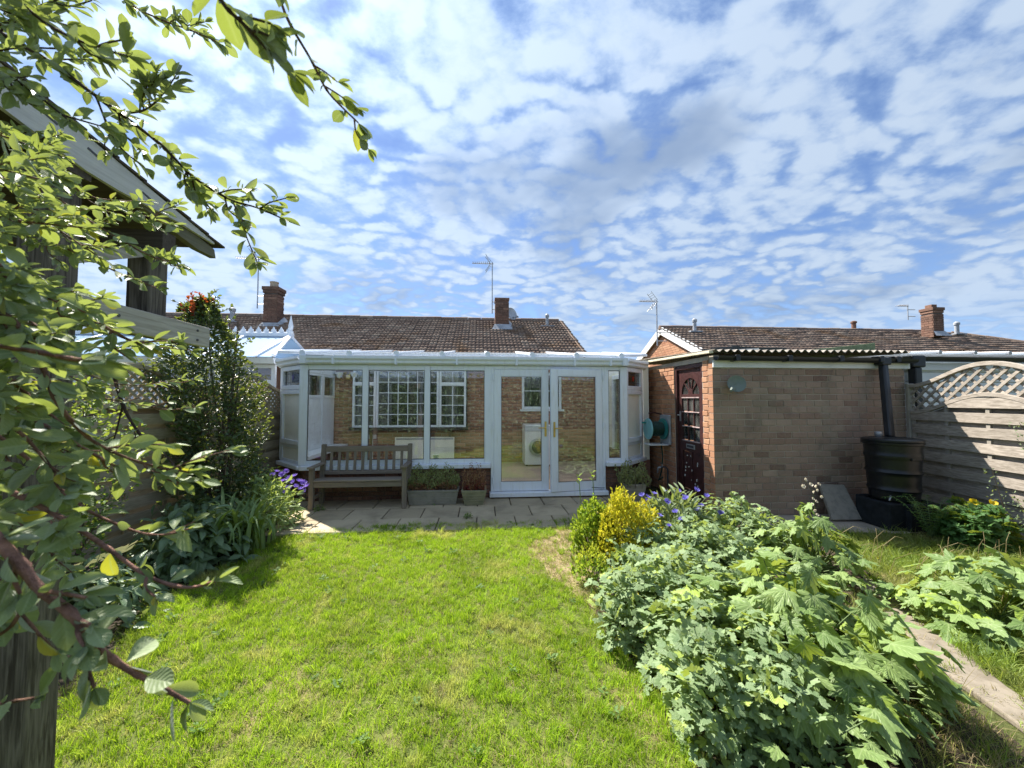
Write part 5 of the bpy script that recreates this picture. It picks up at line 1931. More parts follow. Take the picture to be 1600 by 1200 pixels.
def leaf_palmate(lobes=((-108, .52), (-52, .86), (0, 1.0), (52, .86), (108, .52)), valley=.46, jag=.05, fold=.10, curl=.25, seed=0):
    """five pointed lobes with toothed edges; centre at the stalk, main lobe along +Y"""
    rg = random.Random(seed)
    out, rib, zs = [], [], []
    L = list(lobes)
    out.append((math.radians(L[0][0] - 34), .30))
    rib.append(1)
    for i, (a, ln) in enumerate(L):
        a0 = math.radians(a)
        nxt = math.radians(L[i + 1][0]) if i < len(L) - 1 else math.radians(a + 68)
        prv = math.radians(L[i - 1][0]) if i else math.radians(a - 68)
        lo, hi = (a0 + prv) / 2, (a0 + nxt) / 2
        for q, rr in ((.42, .70), (.50, .66), (.72, .87), (.78, .84)):
            out.append((lo + (a0 - lo) * q, ln * rr * (1 + rg.uniform(-jag, jag))))
            rib.append(.75)
        out.append((a0, ln))
        rib.append(0)
        for q, rr in ((.22, .84), (.28, .87), (.50, .66), (.58, .70)):
            out.append((a0 + (hi - a0) * q, ln * rr * (1 + rg.uniform(-jag, jag))))
            rib.append(.75)
        if i < len(L) - 1:
            out.append((hi, valley * (1 + rg.uniform(-.1, .1))))
            rib.append(1)
    out.append((math.radians(L[-1][0] + 34), .30))
    rib.append(1)
    v = [(0, 0, 0)]
    for (a, r_), rb in zip(out, rib):
        v.append((math.sin(a) * r_, math.cos(a) * r_, -curl * r_ * r_ + (fold * .6 if rb == 0 else (-fold if rb == 1 else 0)) * r_ + rg.uniform(-.015, .015)))
    n = len(out)
    f = [(0, i + 1, i) for i in range(1, n)]
    return np.array(v), np.array(f), np.array([0.0] + rib)


def leaf_aquilegia(seed=0):
    """three leaflets, each cut into rounded lobes"""
    rg = random.Random(seed)
    V, Fc, Rb, base = [], [], [], 0
    for a in (-72, 0, 72):
        a0 = math.radians(a + rg.uniform(-8, 8))
        ox, oy = math.sin(a0) * .22, math.cos(a0) * .22
        out = []
        for b, r_, rb in ((-62, .30, 1), (-52, .52, .8), (-38, .60, .2), (-25, .54, .8), (-19, .40, 1), (-12, .62, .8), (0, .70, 0), (12, .62, .8), (19, .40, 1), (25, .54, .8), (38, .60, .2), (52, .52, .8), (62, .30, 1)):
            bb = a0 + math.radians(b * 1.05)
            r2 = r_ * (1 + rg.uniform(-.06, .06))
            x, y = ox + math.sin(bb) * r2, oy + math.cos(bb) * r2
            out.append((x, y, (-.10 if rb == 1 else .05) * r2 - .22 * (x * x + y * y) + rg.uniform(-.02, .02), rb))
        V += [(ox, oy, .02)] + [(x, y, z) for x, y, z, _ in out]
        Rb += [.4] + [q[3] for q in out]
        Fc += [(base, base + i + 1, base + i) for i in range(1, len(out))]
        base += 1 + len(out)
    return np.array(V), np.array(Fc), np.array(Rb)


def leaf_strap(n=7, w=.035, droop=1.0, fold=.3):
    """an arching strap: rises along +Y and bends over; length 1"""
    v, f, rib = [], [], []
    x, z, a = 0.0, 0.0, R(82)
    for i in range(n + 1):
        t = i / n
        hw = w / 2 * (1 - t ** 3) + .001
        v += [(-hw, x, z + fold * hw), (0, x, z), (hw, x, z + fold * hw)]
        rib += [1, .2, 1]
        x += math.cos(a) / n
        z += math.sin(a) / n
        a -= R(24) * droop * (0.4 + t * 1.4)
    for i in range(n):
        q = i * 3
        f += [(q, q + 1, q + 4), (q, q + 4, q + 3), (q + 1, q + 2, q + 5), (q + 1, q + 5, q + 4)]
    return np.array(v), np.array(f), np.array(rib)


def frames(pos, axis, nrm, size):
    """(N,3,3) rotations*scale with columns x across, y along the leaf, z up"""
    y = axis / np.linalg.norm(axis, axis=1, keepdims=True)
    x = np.cross(y, nrm)
    x /= np.linalg.norm(x, axis=1, keepdims=True) + 1e-9
    z = np.cross(x, y)
    A = np.stack([x, y, z], axis=2) * size[:, None, None]
    return A


def place(parent, piece, mass, shapes, mat, pos, axis, nrm, size, nobj=0, smooth=True, label=None):
    """spread copies of the shapes; the nobj that show largest are objects of their own, the rest one joined part"""
    pos, axis, nrm, size = map(np.asarray, (pos, axis, nrm, size))
    if len(pos) == 0:
        return
    A = frames(pos, axis, nrm, size)
    which = RNG.integers(0, len(shapes), len(pos))
    o_ = np.array(org(parent))
    d = np.linalg.norm(pos - _c, axis=1)
    order = np.argsort(-(size / d))
    own = order[:nobj]
    rest = order[nobj:]
    if len(own):
        mes = []
        for v, f, rb in shapes:
            mes.append(np_mesh(piece, v, f, mat, rb, smooth, np.hypot(v[:, 0], v[:, 1])))
        for i in own:
            o = bpy.data.objects.new(piece, mes[which[i]])
            COL.objects.link(o)
            o.parent = parent
            m4 = Matrix([[A[i, r_, 0], A[i, r_, 1], A[i, r_, 2], pos[i, r_] - o_[r_]] for r_ in range(3)] + [[0, 0, 0, 1]])
            o.matrix_basis = m4
            if label:
                o['label'] = label
    if len(rest):
        V, Fc, Rb, Ln, base = [], [], [], [], 0
        for s_, (v, f, rb) in enumerate(shapes):
            idx = rest[which[rest] == s_]
            if not len(idx):
                continue
            W = np.einsum('nij,vj->nvi', A[idx], v) + pos[idx][:, None, :] - o_
            V.append(W.reshape(-1, 3))
            Fc.append((f[None] + (np.arange(len(idx)) * len(v))[:, None, None]).reshape(-1, 3) + base)
            Rb.append(np.tile(rb, len(idx)))
            Ln.append(np.tile(np.hypot(v[:, 0], v[:, 1]), len(idx)))
            base += len(idx) * len(v)
        me = np_mesh(mass, np.concatenate(V), np.concatenate(Fc), mat, np.concatenate(Rb), smooth, np.concatenate(Ln))
        link_mesh(mass, me, parent, 'stuff')


def unit(a):
    return a / (np.linalg.norm(a, axis=-1, keepdims=True) + 1e-9)


def dome(n, c, rx, ry, h, shell=.55, low=.0, lump=.18, seed=1):
    """points through the outer part of an uneven dome, with the outward direction"""
    rg = np.random.default_rng(seed)
    d = unit(rg.normal(size=(n * 2, 3)))
    d[:, 2] = np.abs(d[:, 2])
    d = d[(d[:, 2] > low)][:n]
    n = len(d)
    a = np.arctan2(d[:, 1], d[:, 0])
    lumpy = 1 + lump * (np.sin(3 * a + seed) * .5 + np.sin(5 * a + 2.1 * seed + 3 * d[:, 2]) * .5 + np.sin(7 * d[:, 2] + seed) * .35)
    r_ = (shell + (1 - shell) * rg.random(n) ** .5) * lumpy
    p = np.stack([c[0] + d[:, 0] * r_ * rx, c[1] + d[:, 1] * r_ * ry, c[2] + d[:, 2] * r_ * h], axis=1)
    return p, d, rg


def out_leaves(p, d, rg, up=.8, spread=.5, droop=.35):
    """leaf blades facing out and up, their tips pointing outwards and down"""
    n = unit(d + np.array([0, 0, up]) + rg.normal(size=d.shape) * spread)
    ax = unit(d * np.array([1, 1, .3]) + rg.normal(size=d.shape) * .6 + np.array([0, 0, -droop]))
    return ax, n


def stems(parent, base, tips, r0, r1, mat, name='stem', bend=.15, joined=True, n=4):
    mb = MB()
    for t in tips:
        b = Vector(base) + Vector((random.uniform(-.04, .04), random.uniform(-.04, .04), 0))
        t = Vector(t)
        pts = []
        side = Vector((random.uniform(-1, 1), random.uniform(-1, 1), 0)) * bend * (t - b).length
        for i in range(n + 1):
            q = i / n
            pts.append(b.lerp(t, q) + side * math.sin(q * math.pi) * .5)
        mb.tube(pts, [r0 + (r1 - r0) * i / n for i in range(n + 1)], 5)
    return mb.build(name, mat, parent, smooth=60, kind='stuff' if len(tips) > 12 else None)


OVAL = [leaf_oval(.55, 5, .18, .12), leaf_oval(.48, 5, .25, .2), leaf_oval(.6, 5, .1, .05), leaf_oval(.52, 5, .3, -.08)]
SMALL = [leaf_oval(.5, 3, .2, .15), leaf_oval(.45, 3, .25, .05)]
LANCE = [leaf_oval(.22, 5, .2, .3, tip=.45), leaf_oval(.26, 5, .2, .5, tip=.45), leaf_oval(.2, 5, .3, .1, tip=.45)]
BROAD = [leaf_oval(.42, 6, .22, .35, tip=.42), leaf_oval(.38, 6, .18, .55, tip=.42), leaf_oval(.46, 6, .25, .2, tip=.4)]
PALM = [leaf_palmate(seed=i, curl=c, fold=f) for i, (c, f) in enumerate(((.25, .18), (.45, .22), (.15, .14), (.65, .2)))]
AQUI = [leaf_aquilegia(i) for i in range(4)]
STRAP = [leaf_strap(w=.048, droop=d) for d in (.6, .9, 1.2)]

green_stem = m_plain("green stem", (0.10, 0.15, 0.05), .6)
brown_stem = m_plain("brown stem", (0.10, 0.07, 0.045), .8)
M['l_aqui'] = m_leaf("columbine leaf", (0.135, 0.215, 0.098), (0.30, 0.40, 0.20), (0.37, 0.46, 0.25), .5, .3, odd=(0.36, 0.46, 0.09), odd_at=.9)
M['l_palm'] = m_leaf("anemone leaf", (0.12, 0.20, 0.06), (0.26, 0.36, 0.125), (0.37, 0.46, 0.22), .5, .3, odd=(0.26, 0.36, 0.05), odd_at=.9)
M['l_gold'] = m_leaf("golden leaf", (0.52, 0.46, 0.02), (0.76, 0.68, 0.05), (0.7, 0.65, 0.1), .4, .35, odd=(0.22, 0.27, 0.03), odd_at=.78, tint=(.80,.78,.05))
M['l_privet'] = m_leaf("fresh green leaf", (0.12, 0.21, 0.015), (0.26, 0.40, 0.03), (0.26, 0.38, 0.05), .4, .34)
M['l_euph'] = m_leaf("lime bract", (0.32, 0.38, 0.02), (0.50, 0.50, 0.03), (0.4, 0.45, 0.05), .5, .3)
M['l_corn'] = m_leaf("grey green lance leaf", (0.13, 0.19, 0.09), (0.24, 0.30, 0.17), (0.25, 0.31, 0.19), .6, .25)
M['l_dark'] = m_leaf("dark border leaf", (0.085, 0.145, 0.075), (0.18, 0.26, 0.145), (0.2, 0.28, 0.16), .42, .2, spec=.5)
M['l_strap'] = m_leaf("day lily blade", (0.10, 0.18, 0.05), (0.22, 0.31, 0.11), (0.2, 0.3, 0.1), .45, .25, spec=.45)
M['l_glossy'] = m_leaf("glossy shrub leaf", (0.030, 0.060, 0.024), (0.085, 0.135, 0.055), (0.09, 0.14, 0.06), .3, .18, spec=.6)
M['l_red'] = m_leaf("red young leaf", (0.34, 0.03, 0.02), (0.40, 0.15, 0.03), (0.4, 0.12, 0.05), .4, .3, tint=(.6, .12, .03))
M['l_mid'] = m_leaf("mid green shrub leaf", (0.07, 0.14, 0.035), (0.16, 0.27, 0.07), (0.18, 0.28, 0.1), .45, .32)
M['l_fern'] = m_leaf("ferny leaf", (0.035, 0.10, 0.025), (0.08, 0.18, 0.045), (0.08, 0.17, 0.05), .5, .28)
M['l_dusty'] = m_leaf("dusty olive leaf", (0.21, 0.24, 0.09), (0.37, 0.39, 0.19), (0.33, 0.35, 0.2), .7, .25)
M['l_rust'] = m_leaf("rusty pink leaf", (0.28, 0.09, 0.06), (0.40, 0.27, 0.13), (0.4, 0.22, 0.14), .7, .2, tint=(.4,.2,.08))
M['petal_blue'] = m_leaf("violet blue petal", (0.14, 0.12, 0.52), (0.26, 0.24, 0.72), (0.3, 0.25, 0.75), .6, .3, tint=(.25,.2,.8))
M['petal_violet'] = m_leaf("violet petal", (0.22, 0.13, 0.58), (0.36, 0.26, 0.80), (0.4, 0.3, 0.8), .6, .3, tint=(.3,.15,.75))
M['petal_yellow'] = m_leaf("yellow petal", (0.70, 0.50, 0.01), (0.80, 0.62, 0.02), (0.8, 0.6, 0.02), .5, .3, tint=(.85,.65,.02))
M['petal_pale'] = m_leaf("cream pink petal", (0.70, 0.60, 0.42), (0.80, 0.74, 0.62), (0.8, 0.7, 0.6), .6, .3, tint=(.8,.75,.6))
M['flower_heart'] = m_plain("dark flower heart", (0.05, 0.02, 0.09), .8)


def flower_mesh(name, n, w, cup, mat, rad=1.0, inner=None):
    v, f, rb = leaf_oval(w, 4, .1, -.15, tip=.65)
    V, Fc, Rb, base = [], [], [], 0
    for ring, (cnt, sc, tilt) in enumerate([(n, rad, cup)] + ([(inner, rad * .6, cup + .5)] if inner else [])):
        for i in range(cnt):
            a = 2 * math.pi * (i + ring * .5) / cnt + random.uniform(-.08, .08)
            Rm = np.array(Matrix.Rotation(a, 3, 'Z') @ Matrix.Rotation(tilt + random.uniform(-.12, .12), 3, 'X'))
            V.append((v * sc) @ Rm.T)
            Fc.append(f + base)
            Rb.append(rb)
            base += len(v)
    return np_mesh(name, np.concatenate(V), np.concatenate(Fc), mat, np.concatenate(Rb), True)


def flower(parent, me, p, size, face=(0, -.3, 1), name='flower'):
    q = Vector(face).to_track_quat('Z', 'Y').to_matrix().to_4x4()
    return inst(name, me, parent, Matrix.Translation(Vector(p)) @ q @ Matrix.Rotation(random.uniform(0, 6), 4, 'Z') @ Matrix.Scale(size, 4))


# ------------------------------------------------------------------ right bed: columbine drifts
def columbine(label, c, rx, ry, h, n, nobj, seed, size=(.042, .074), shell=.5, low=.0):
    t = thing('columbine_clump', label, 'plant', (c[0], c[1], 0), 'columbine clumps in the right bed')
    p, d, rg = dome(n, (c[0], c[1], .02), rx, ry, h, .36, low, .3, seed)
    ax, nr = out_leaves(p, d, rg, 1.7, .55, .1)
    sz = rg.uniform(size[0], size[1], len(p))
    place(t, 'leaf', 'foliage', AQUI, M['l_aqui'], p, ax, nr, sz, nobj)
    sel = rg.choice(len(p), 40, replace=False)
    stems(t, (c[0], c[1], 0), [p[i] for i in sel], .004, .002, green_stem)
    return t


columbine('grey green columbine clump at the lawn edge, lowest in the picture', (1.27, 2.03), .40, .54, .40, 1150, 260, 3)
columbine('grey green columbine clump spilling to the lawn below the golden bush', (1.36, 2.68), .54, .60, .44, 1600, 240, 4)
columbine('grey green columbine clump between golden bush and blue cornflowers', (1.95, 3.45), .62, .50, .46, 1500, 160, 5)
columbine('grey green columbine clump in front of the outbuilding wall', (2.75, 4.05), .65, .52, .44, 1300, 120, 6)


def bigleaf(label, c, rx, ry, h, n, seed, size=(.10, .16), nobj=300, low=.05, group='big lobed leaf plants'):
    t = thing('anemone_plant', label, 'plant', (c[0], c[1], 0), group)
    p, d, rg = dome(n, (c[0], c[1], .03), rx, ry, h, .55, low, .2, seed)
    nr = unit(d * .4 + np.array([0, 0, 1.0]) + rg.normal(size=d.shape) * .30)
    ax = unit(d * np.array([1, 1, .1]) + np.array([0, 0, -.45]) + rg.normal(size=d.shape) * .35)
    sz = rg.uniform(size[0], size[1], len(p)) * (.75 + .4 * rg.random(len(p)))
    place(t, 'leaf', 'foliage', PALM, M['l_palm'], p, ax, nr, sz, nobj)
    stems(t, (c[0], c[1], 0), [q - np.array([0, 0, .01]) for q in p[: min(len(p), 70)]], .005, .0025, green_stem)
    return t


bigleaf('large lobed leaf plant heaped over the columbine in the right foreground', (1.82, 2.16), .52, .60, .60, 300, 11, (.10, .165))
bigleaf('tall pale lobed leaf plant in front of the leaning slab', (2.95, 3.30), .42, .38, .58, 130, 12, (.09, .14))
bigleaf('low lobed leaf plant across the path on the far right', (3.62, 2.50), .58, .45, .40, 190, 13, (.10, .16))
bigleaf('low lobed leaf plant at the foot of the right foreground bed', (1.45, 1.62), .38, .34, .24, 34, 14, (.09, .13))

# ------------------------------------------------------------------ golden bush, privet, spurge
gb = thing('golden_bush', 'bright golden leaved bush at the corner of the right bed', 'bush', (1.42, 3.72, 0))
p, d, rg = dome(4200, (1.42, 3.72, .06), .37, .31, .54, .5, -.1, .10, 21)
p2, d2_, _ = dome(300, (1.36, 3.70, .48), .12, .12, .24, .3, 0, .2, 22)
p, d = np.concatenate([p, p2]), np.concatenate([d, d2_])
ax = unit(d * .6 + np.array([0, 0, .75]) + rg.normal(size=d.shape) * .5)
nr = unit(d + rg.normal(size=d.shape) * .6 + np.array([0, 0, .5]))
place(gb, 'leaf', 'foliage', SMALL + OVAL[:1], M['l_gold'], p, ax, nr, rg.uniform(.028, .048, len(p)), 0)
stems(gb, (1.42, 3.72, 0), p[:60], .008, .002, brown_stem)
MB().tube([(1.44, 3.40, .26), (1.45, 3.36, .36), (1.47, 3.36, .46)], .004, 5).build('bare_shoot', green_stem, gb)
pv = thing('privet_bush', 'narrow fresh green bush growing into the golden bush', 'bush', (1.14, 3.86, 0))
p, d, rg = dome(2400, (1.14, 3.86, .06), .23, .24, .52, .45, -.1, .12, 23)
ax = unit(d * .6 + np.array([0, 0, .8]) + rg.normal(size=d.shape) * .5)
nr = unit(d + rg.normal(size=d.shape) * .6 + np.array([0, 0, .4]))
place(pv, 'leaf', 'foliage', SMALL + OVAL[:1], M['l_privet'], p, ax, nr, rg.uniform(.030, .050, len(p)), 0)
stems(pv, (1.14, 3.86, 0), p[:40], .007, .002, brown_stem)
for q in ((1.0, 3.9, .80), (1.16, 3.96, .82)):
    MB().tube([(q[0] + .02, q[1], .5), q], .004, 5).build('shoot', green_stem, pv)
    rr = np.array([[q[0], q[1], q[2] - .02 * i] for i in range(5)])
    a_ = np.array([[math.cos(i * 2.2), math.sin(i * 2.2), .9] for i in range(5)])
    place(pv, 'leaf', 'foliage', OVAL, M['l_privet'], rr, a_, unit(a_ * np.array([-1, -1, 1])), np.full(5, .05), 5)
sg = thing('spurge', 'small lime topped spurge at the lawn edge below the green bush', 'plant', (.95, 3.30, 0))
p, d, rg = dome(420, (.95, 3.30, .05), .15, .15, .30, .4, 0, .2, 24)
ax = unit(d * .7 + np.array([0, 0, .5]) + rg.normal(size=d.shape) * .5)
hi_ = p[:, 2] > .19
place(sg, 'leaf', 'foliage', OVAL, M['l_privet'], p[~hi_], ax[~hi_], unit(d + np.array([0, 0, .8]))[~hi_], rg.uniform(.03, .05, (~hi_).sum()), 0)
place(sg, 'bract', 'bracts', OVAL, M['l_euph'], p[hi_], ax[hi_], unit(d * .3 + np.array([0, 0, 1]) + rg.normal(size=d.shape) * .4)[hi_], rg.uniform(.025, .04, hi_.sum()), 0)
stems(sg, (.95, 3.30, 0), p[:14], .004, .002, green_stem)

# ------------------------------------------------------------------ cornflowers
def cornflowers(label, c, rx, ry, h, n, nf, seed, mat, fmat, spots=None, lance=(.09, .16), shapes=None, fsize=(.032, .046)):
    t = thing('cornflower_clump', label, 'flowers', (c[0], c[1], 0))
    p, d, rg = dome(n, (c[0], c[1], .02), rx, ry, h, .4, 0, .18, seed)
    ax = unit(d * np.array([1, 1, .8]) + np.array([0, 0, .35]) + rg.normal(size=d.shape) * .5)
    nr = unit(d + np.array([0, 0, .8]) + rg.normal(size=d.shape) * .5)
    place(t, 'leaf', 'foliage', shapes or LANCE, mat, p, ax, nr, rg.uniform(lance[0], lance[1], len(p)), 0)
    fm = [flower_mesh('flower', 11, .34, .35, fmat, 1.0, 6) for _ in range(3)]
    hm = MB().lathe((0, 0, -.15), [(.02, -.35), (.13, -.25), (.17, -.1), (.12, .05), (.02, .1)], 8).mesh('flower_heart', smooth=60)
    hm.materials.append(M['flower_heart'])
    tips = []
    for i in range(nf):
        if spots:
            q = Vector(spots[i])
        else:
            a = rg.uniform(0, 6.28)
            r_ = rg.uniform(.2, 1) ** .6
            q = Vector((c[0] + rx * r_ * math.cos(a), c[1] + ry * r_ * math.sin(a), h * (1.15 - .5 * r_ * r_) + rg.uniform(-.04, .07)))
        fo = flower(t, fm[i % 3], q, rg.uniform(*fsize), (rg.uniform(-.5, .5), rg.uniform(-.9, .1), .8))
        ho = bpy.data.objects.new('flower_heart', hm)
        COL.objects.link(ho)
        ho.parent = fo
        tips.append(q - Vector((0, 0, .01)))
    stems(t, (c[0], c[1], 0), tips, .004, .002, green_stem)
    return t


sp_ = [atd(x, y, dd) for x, y, dd in ((1012, 777, 4.1), (1022, 772, 4.15), (1036, 768, 4.3), (1060, 768, 4.35), (1068, 775, 4.2), (1088, 766, 4.3), (1042, 784, 4.0), (1072, 779, 4.05), (1104, 775, 4.2), (1030, 806, 3.8), (1066, 812, 3.75), (1090, 797, 3.95), (1095, 790, 4.1), (1003, 774, 4.2), (1055, 800, 3.9), (1046, 822, 3.7), (1126, 802, 4.1), (1010, 782, 4.1))]
cornflowers('blue cornflowers with grey green leaves in front of the maroon door', (2.12, 4.10), .40, .35, .52, 1000, len(sp_), 31, M['l_corn'], M['petal_blue'], sp_)
sp_ = [atd(x, y, dd) for x, y, dd in ((432, 737, 5.3), (440, 742, 5.2), (447, 737, 5.3), (452, 748, 5.1), (460, 744, 5.2), (467, 752, 5.1), (474, 755, 5.1), (480, 760, 5.0), (462, 760, 5.0), (450, 762, 4.95), (470, 764, 5.0), (446, 770, 4.9), (476, 768, 5.0), (426, 742, 5.2), (458, 753, 5.1), (442, 752, 5.1))]
M['l_pale'] = m_leaf("pale border leaf", (0.20, 0.30, 0.10), (0.40, 0.50, 0.22), (0.42, 0.5, 0.28), .5, .32)
cornflowers('violet flowers over pale green leaves at the end of the bench', (-2.62, 5.02), .34, .38, .58, 950, len(sp_), 32, M['l_pale'], M['petal_violet'], sp_, (.05, .10), BROAD, (.042, .058))

# ------------------------------------------------------------------ pale flower spike, buttercups, poppies
fs = thing('flower_spike', 'thin stem of small cream flowers standing in front of the outbuilding', 'flowers', (3.45, 4.1, 0))
sm = flower_mesh('flower', 6, .6, .6, M['petal_pale'], 1.0)
spk = [atd(x, y, 4.25) for x, y in ((1257, 750), (1255, 760), (1266, 758), (1272, 760), (1275, 766), (1278, 757), (1269, 768), (1282, 776), (1269, 780), (1274, 784), (1268, 788), (1272, 797), (1276, 805))]
MB().tube([atz(1272, 850), atd(1273, 820, 4.25), atd(1273, 790, 4.25), atd(1270, 768, 4.25), atd(1258, 752, 4.25)], [.005, .004, .003, .002, .0015], 5).build('stem', green_stem, fs)
for i, q in enumerate(spk):
    flower(fs, sm, q, .026 if i > 3 else .032, (random.uniform(-.5, .5), -.7, random.uniform(-.2, .7)))
    c_ = q.lerp(atd(1272, 775 + i * 2, 4.25), .5)
for i, (x, y, dd, lab) in enumerate(((962, 916, 2.9, 'topmost buttercup over the columbine by the lawn edge'), (995, 928, 2.75, 'buttercup deepest into the columbine'), (963, 927, 2.8, 'buttercup just under the topmost one by the lawn edge'),
                                     (967, 947, 2.65, 'buttercup third down along the columbine edge'), (975, 967, 2.55, 'buttercup fourth down along the columbine edge'), (953, 996, 2.5, 'orange tinted buttercup lowest at the lawn edge'),
                                     (1410, 951, 2.95, 'yellow bud beside the path at the edge of the lobed leaf plant'), (1370, 872, 3.7, 'yellow buttercup in the rough grass near the apron'))):
    q = atd(x, y, dd)
    t = thing('buttercup', lab, 'flowers', (q.x, q.y, 0), 'buttercups in the right bed')
    flower(t, flower_mesh('flower', 5, .8, .55, M['petal_yellow']), q, .018, (random.uniform(-.4, .4), -.6, .8))
    MB().tube([(q.x + .02, q.y + .05, 0), (q.x + .01, q.y + .02, q.z * .5), tuple(q)], [.003, .0025, .0015], 5).build('stem', green_stem, t)
pp = thing('poppy_plant', 'bushy green plant with two yellow poppies against the silvered fence', 'plant', (5.25, 3.75, 0))
p, d, rg = dome(900, (5.25, 3.75, .03), .30, .30, .44, .35, 0, .2, 41)
ax, nr = out_leaves(p, d, rg, 1.0, .4, .2)
place(pp, 'leaf', 'foliage', AQUI, M['l_fern'], p, ax, nr, rg.uniform(.05, .09, len(p)), 60)
stems(pp, (5.25, 3.75, 0), p[:30], .004, .002, green_stem)
pm = flower_mesh('flower', 4, 1.0, .4, M['petal_yellow'])
for x, y in ((1519, 785), (1550, 787)):
    q = atd(x, y, 4.15)
    flower(pp, pm, q, .048, (-.3, -.8, .6))
    MB().tube([(5.25, 3.75, .3), tuple(q)], .003, 5).build('stem', green_stem, pp)
fn = thing('fern', 'dark feathery fern in the shade beside the water butt', 'plant', (5.05, 3.95, 0))
for i in range(11):
    a = R(-160 + i * 30)
    L_ = random.uniform(.3, .46)
    pts = [Vector((5.0 + math.cos(a) * L_ * q, 3.95 + math.sin(a) * L_ * q * .8, .05 + .42 * math.sin(q * 1.9))) for q in (0, .25, .5, .75, 1)]
    MB().tube(pts, [.004, .0035, .003, .002, .001], 5).build('frond_stem', green_stem, fn)
    P_, A_2, N_2, S_2 = [], [], [], []
    for k_ in range(18):
        q = .12 + .88 * k_ / 18
        j = min(3, int(q * 4))
        c_ = pts[j].lerp(pts[j + 1], q * 4 - j)
        tng = (pts[j + 1] - pts[j]).normalized()
        sd = tng.cross(Z).normalized()
        for s_ in (-1, 1):
            P_.append(c_)
            A_2.append(sd * s_ + tng * .5)
            N_2.append(Z)
            S_2.append(.10 * (1 - q * .75))
    place(fn, 'frond', 'frond', LANCE, M['l_fern'], np.array(P_), np.array(A_2), np.array(N_2), np.array(S_2), 0)
we = thing('elder_spray', 'sprays of small whitish blossom leaning on the silvered fence', 'plant', (5.4, 3.2, 0))
for (x0, y0, x1, y1, dd) in ((1580, 860, 1550, 735, 4.0), (1610, 830, 1585, 775, 3.8), (1610, 700, 1592, 660, 3.7)):
    a, b = atd(x0, y0, dd), atd(x1, y1, dd)
    MB().tube([a, a.lerp(b, .5) + Vector((.03, 0, .02)), b], [.004, .003, .0015], 5).build('stem', brown_stem, we)
    pts = np.array([a.lerp(b, random.random()) + Vector((random.uniform(-.06, .06), random.uniform(-.06, .06), random.uniform(-.05, .05))) for _ in range(60)])
    rv = RNG.normal(size=(60, 3))
    place(we, 'leaf', 'foliage', SMALL, M['l_corn'], pts, rv, RNG.normal(size=(60, 3)), RNG.uniform(.02, .035, 60), 0)

# ------------------------------------------------------------------ left border
def border(name, label, cat, c, rx, ry, h, n, mat, shapes, size, seed, nobj=0, up=.8, droop=.5, low=0., shell=.4):
    t = thing(name, label, cat, (c[0], c[1], 0))
    p, d, rg = dome(n, (c[0], c[1], .03), rx, ry, h, shell, low, .2, seed)
    ax, nr = out_leaves(p, d, rg, up, .45, droop)
    place(t, 'leaf', 'foliage', shapes, mat, p, ax, nr, rg.uniform(size[0], size[1], len(p)), nobj)
    stems(t, (c[0], c[1], 0), p[:30], .005, .002, green_stem)
    return t


border('comfrey', 'dark broad leaved clump nearest the lawn in the left border', 'plant', (-2.78, 3.95), .42, .42, .46, 520, M['l_dark'], BROAD, (.10, .17), 51, 120)
border('comfrey', 'dark broad leaved clump lying low at the foot of the arbour', 'plant', (-2.85, 3.05), .45, .45, .34, 480, M['l_dark'], BROAD, (.08, .14), 52, 60)
border('comfrey', 'dark broad leaved clump against the left fence behind the day lily', 'plant', (-3.15, 4.55), .42, .45, .50, 420, M['l_dark'], BROAD, (.09, .15), 53, 40)
border('border_plant', 'small leaved dark green mound under the tall glossy shrub', 'plant', (-3.2, 5.2), .40, .40, .55, 700, M['l_dark'], OVAL, (.05, .08), 54, 0)
border('border_plant', 'pale leafy mound under the conservatory corner window', 'plant', (-3.05, 5.75), .32, .30, .62, 600, M['l_pale'], OVAL, (.05, .08), 55, 0)
border('border_plant', 'dark ground cover in the shade of the leafy branches', 'plant', (-3.0, 2.2), .55, .5, .28, 600, M['l_dark'], OVAL, (.05, .09), 56, 0)
dl = thing('day_lily', 'arching strap leaved day lily clump at the left lawn edge', 'plant', (-2.55, 4.42, 0))
N_ = 130
an = RNG.uniform(0, 6.28, N_)
pos = np.stack([-2.50 + .12 * RNG.normal(size=N_), 4.30 + .12 * RNG.normal(size=N_), np.full(N_, .01)], 1)
ax = np.stack([np.cos(an), np.sin(an), np.zeros(N_)], 1)
place(dl, 'leaf', 'foliage', STRAP, M['l_strap'], pos, ax, np.tile([0, 0, 1.], (N_, 1)), RNG.uniform(.50, .86, N_), 130)

# ------------------------------------------------------------------ tall glossy shrub
ts = thing('tall_shrub', 'tall dark glossy shrub with red tipped top before the left fence', 'shrub', (-3.24, 5.05, 0))
trunk_pts = []
tb = MB()
brs = []
rgt = random.Random(5)
for i in range(7):
    a = rgt.uniform(0, 6.28)
    top = Vector((-3.24 + math.cos(a) * .22, 5.05 + math.sin(a) * .22, rgt.uniform(1.65, 2.68)))
    if i == 0:
        top = Vector((-3.45, 5.08, 2.76))
    b = Vector((-3.24 + rgt.uniform(-.08, .08), 5.05 + rgt.uniform(-.08, .08), 0))
    pts = [b, b.lerp(top, .35) + Vector((rgt.uniform(-.05, .05), rgt.uniform(-.05, .05), 0)), b.lerp(top, .7), top]
    tb.tube(pts, [.022, .017, .011, .004], 6)
    brs.append((b, top))
tb.build('trunk', M['bark'], ts, smooth=60)
n = 11500
rg = np.random.default_rng(61)
zz = .32 + 2.52 * rg.random(n) ** .9
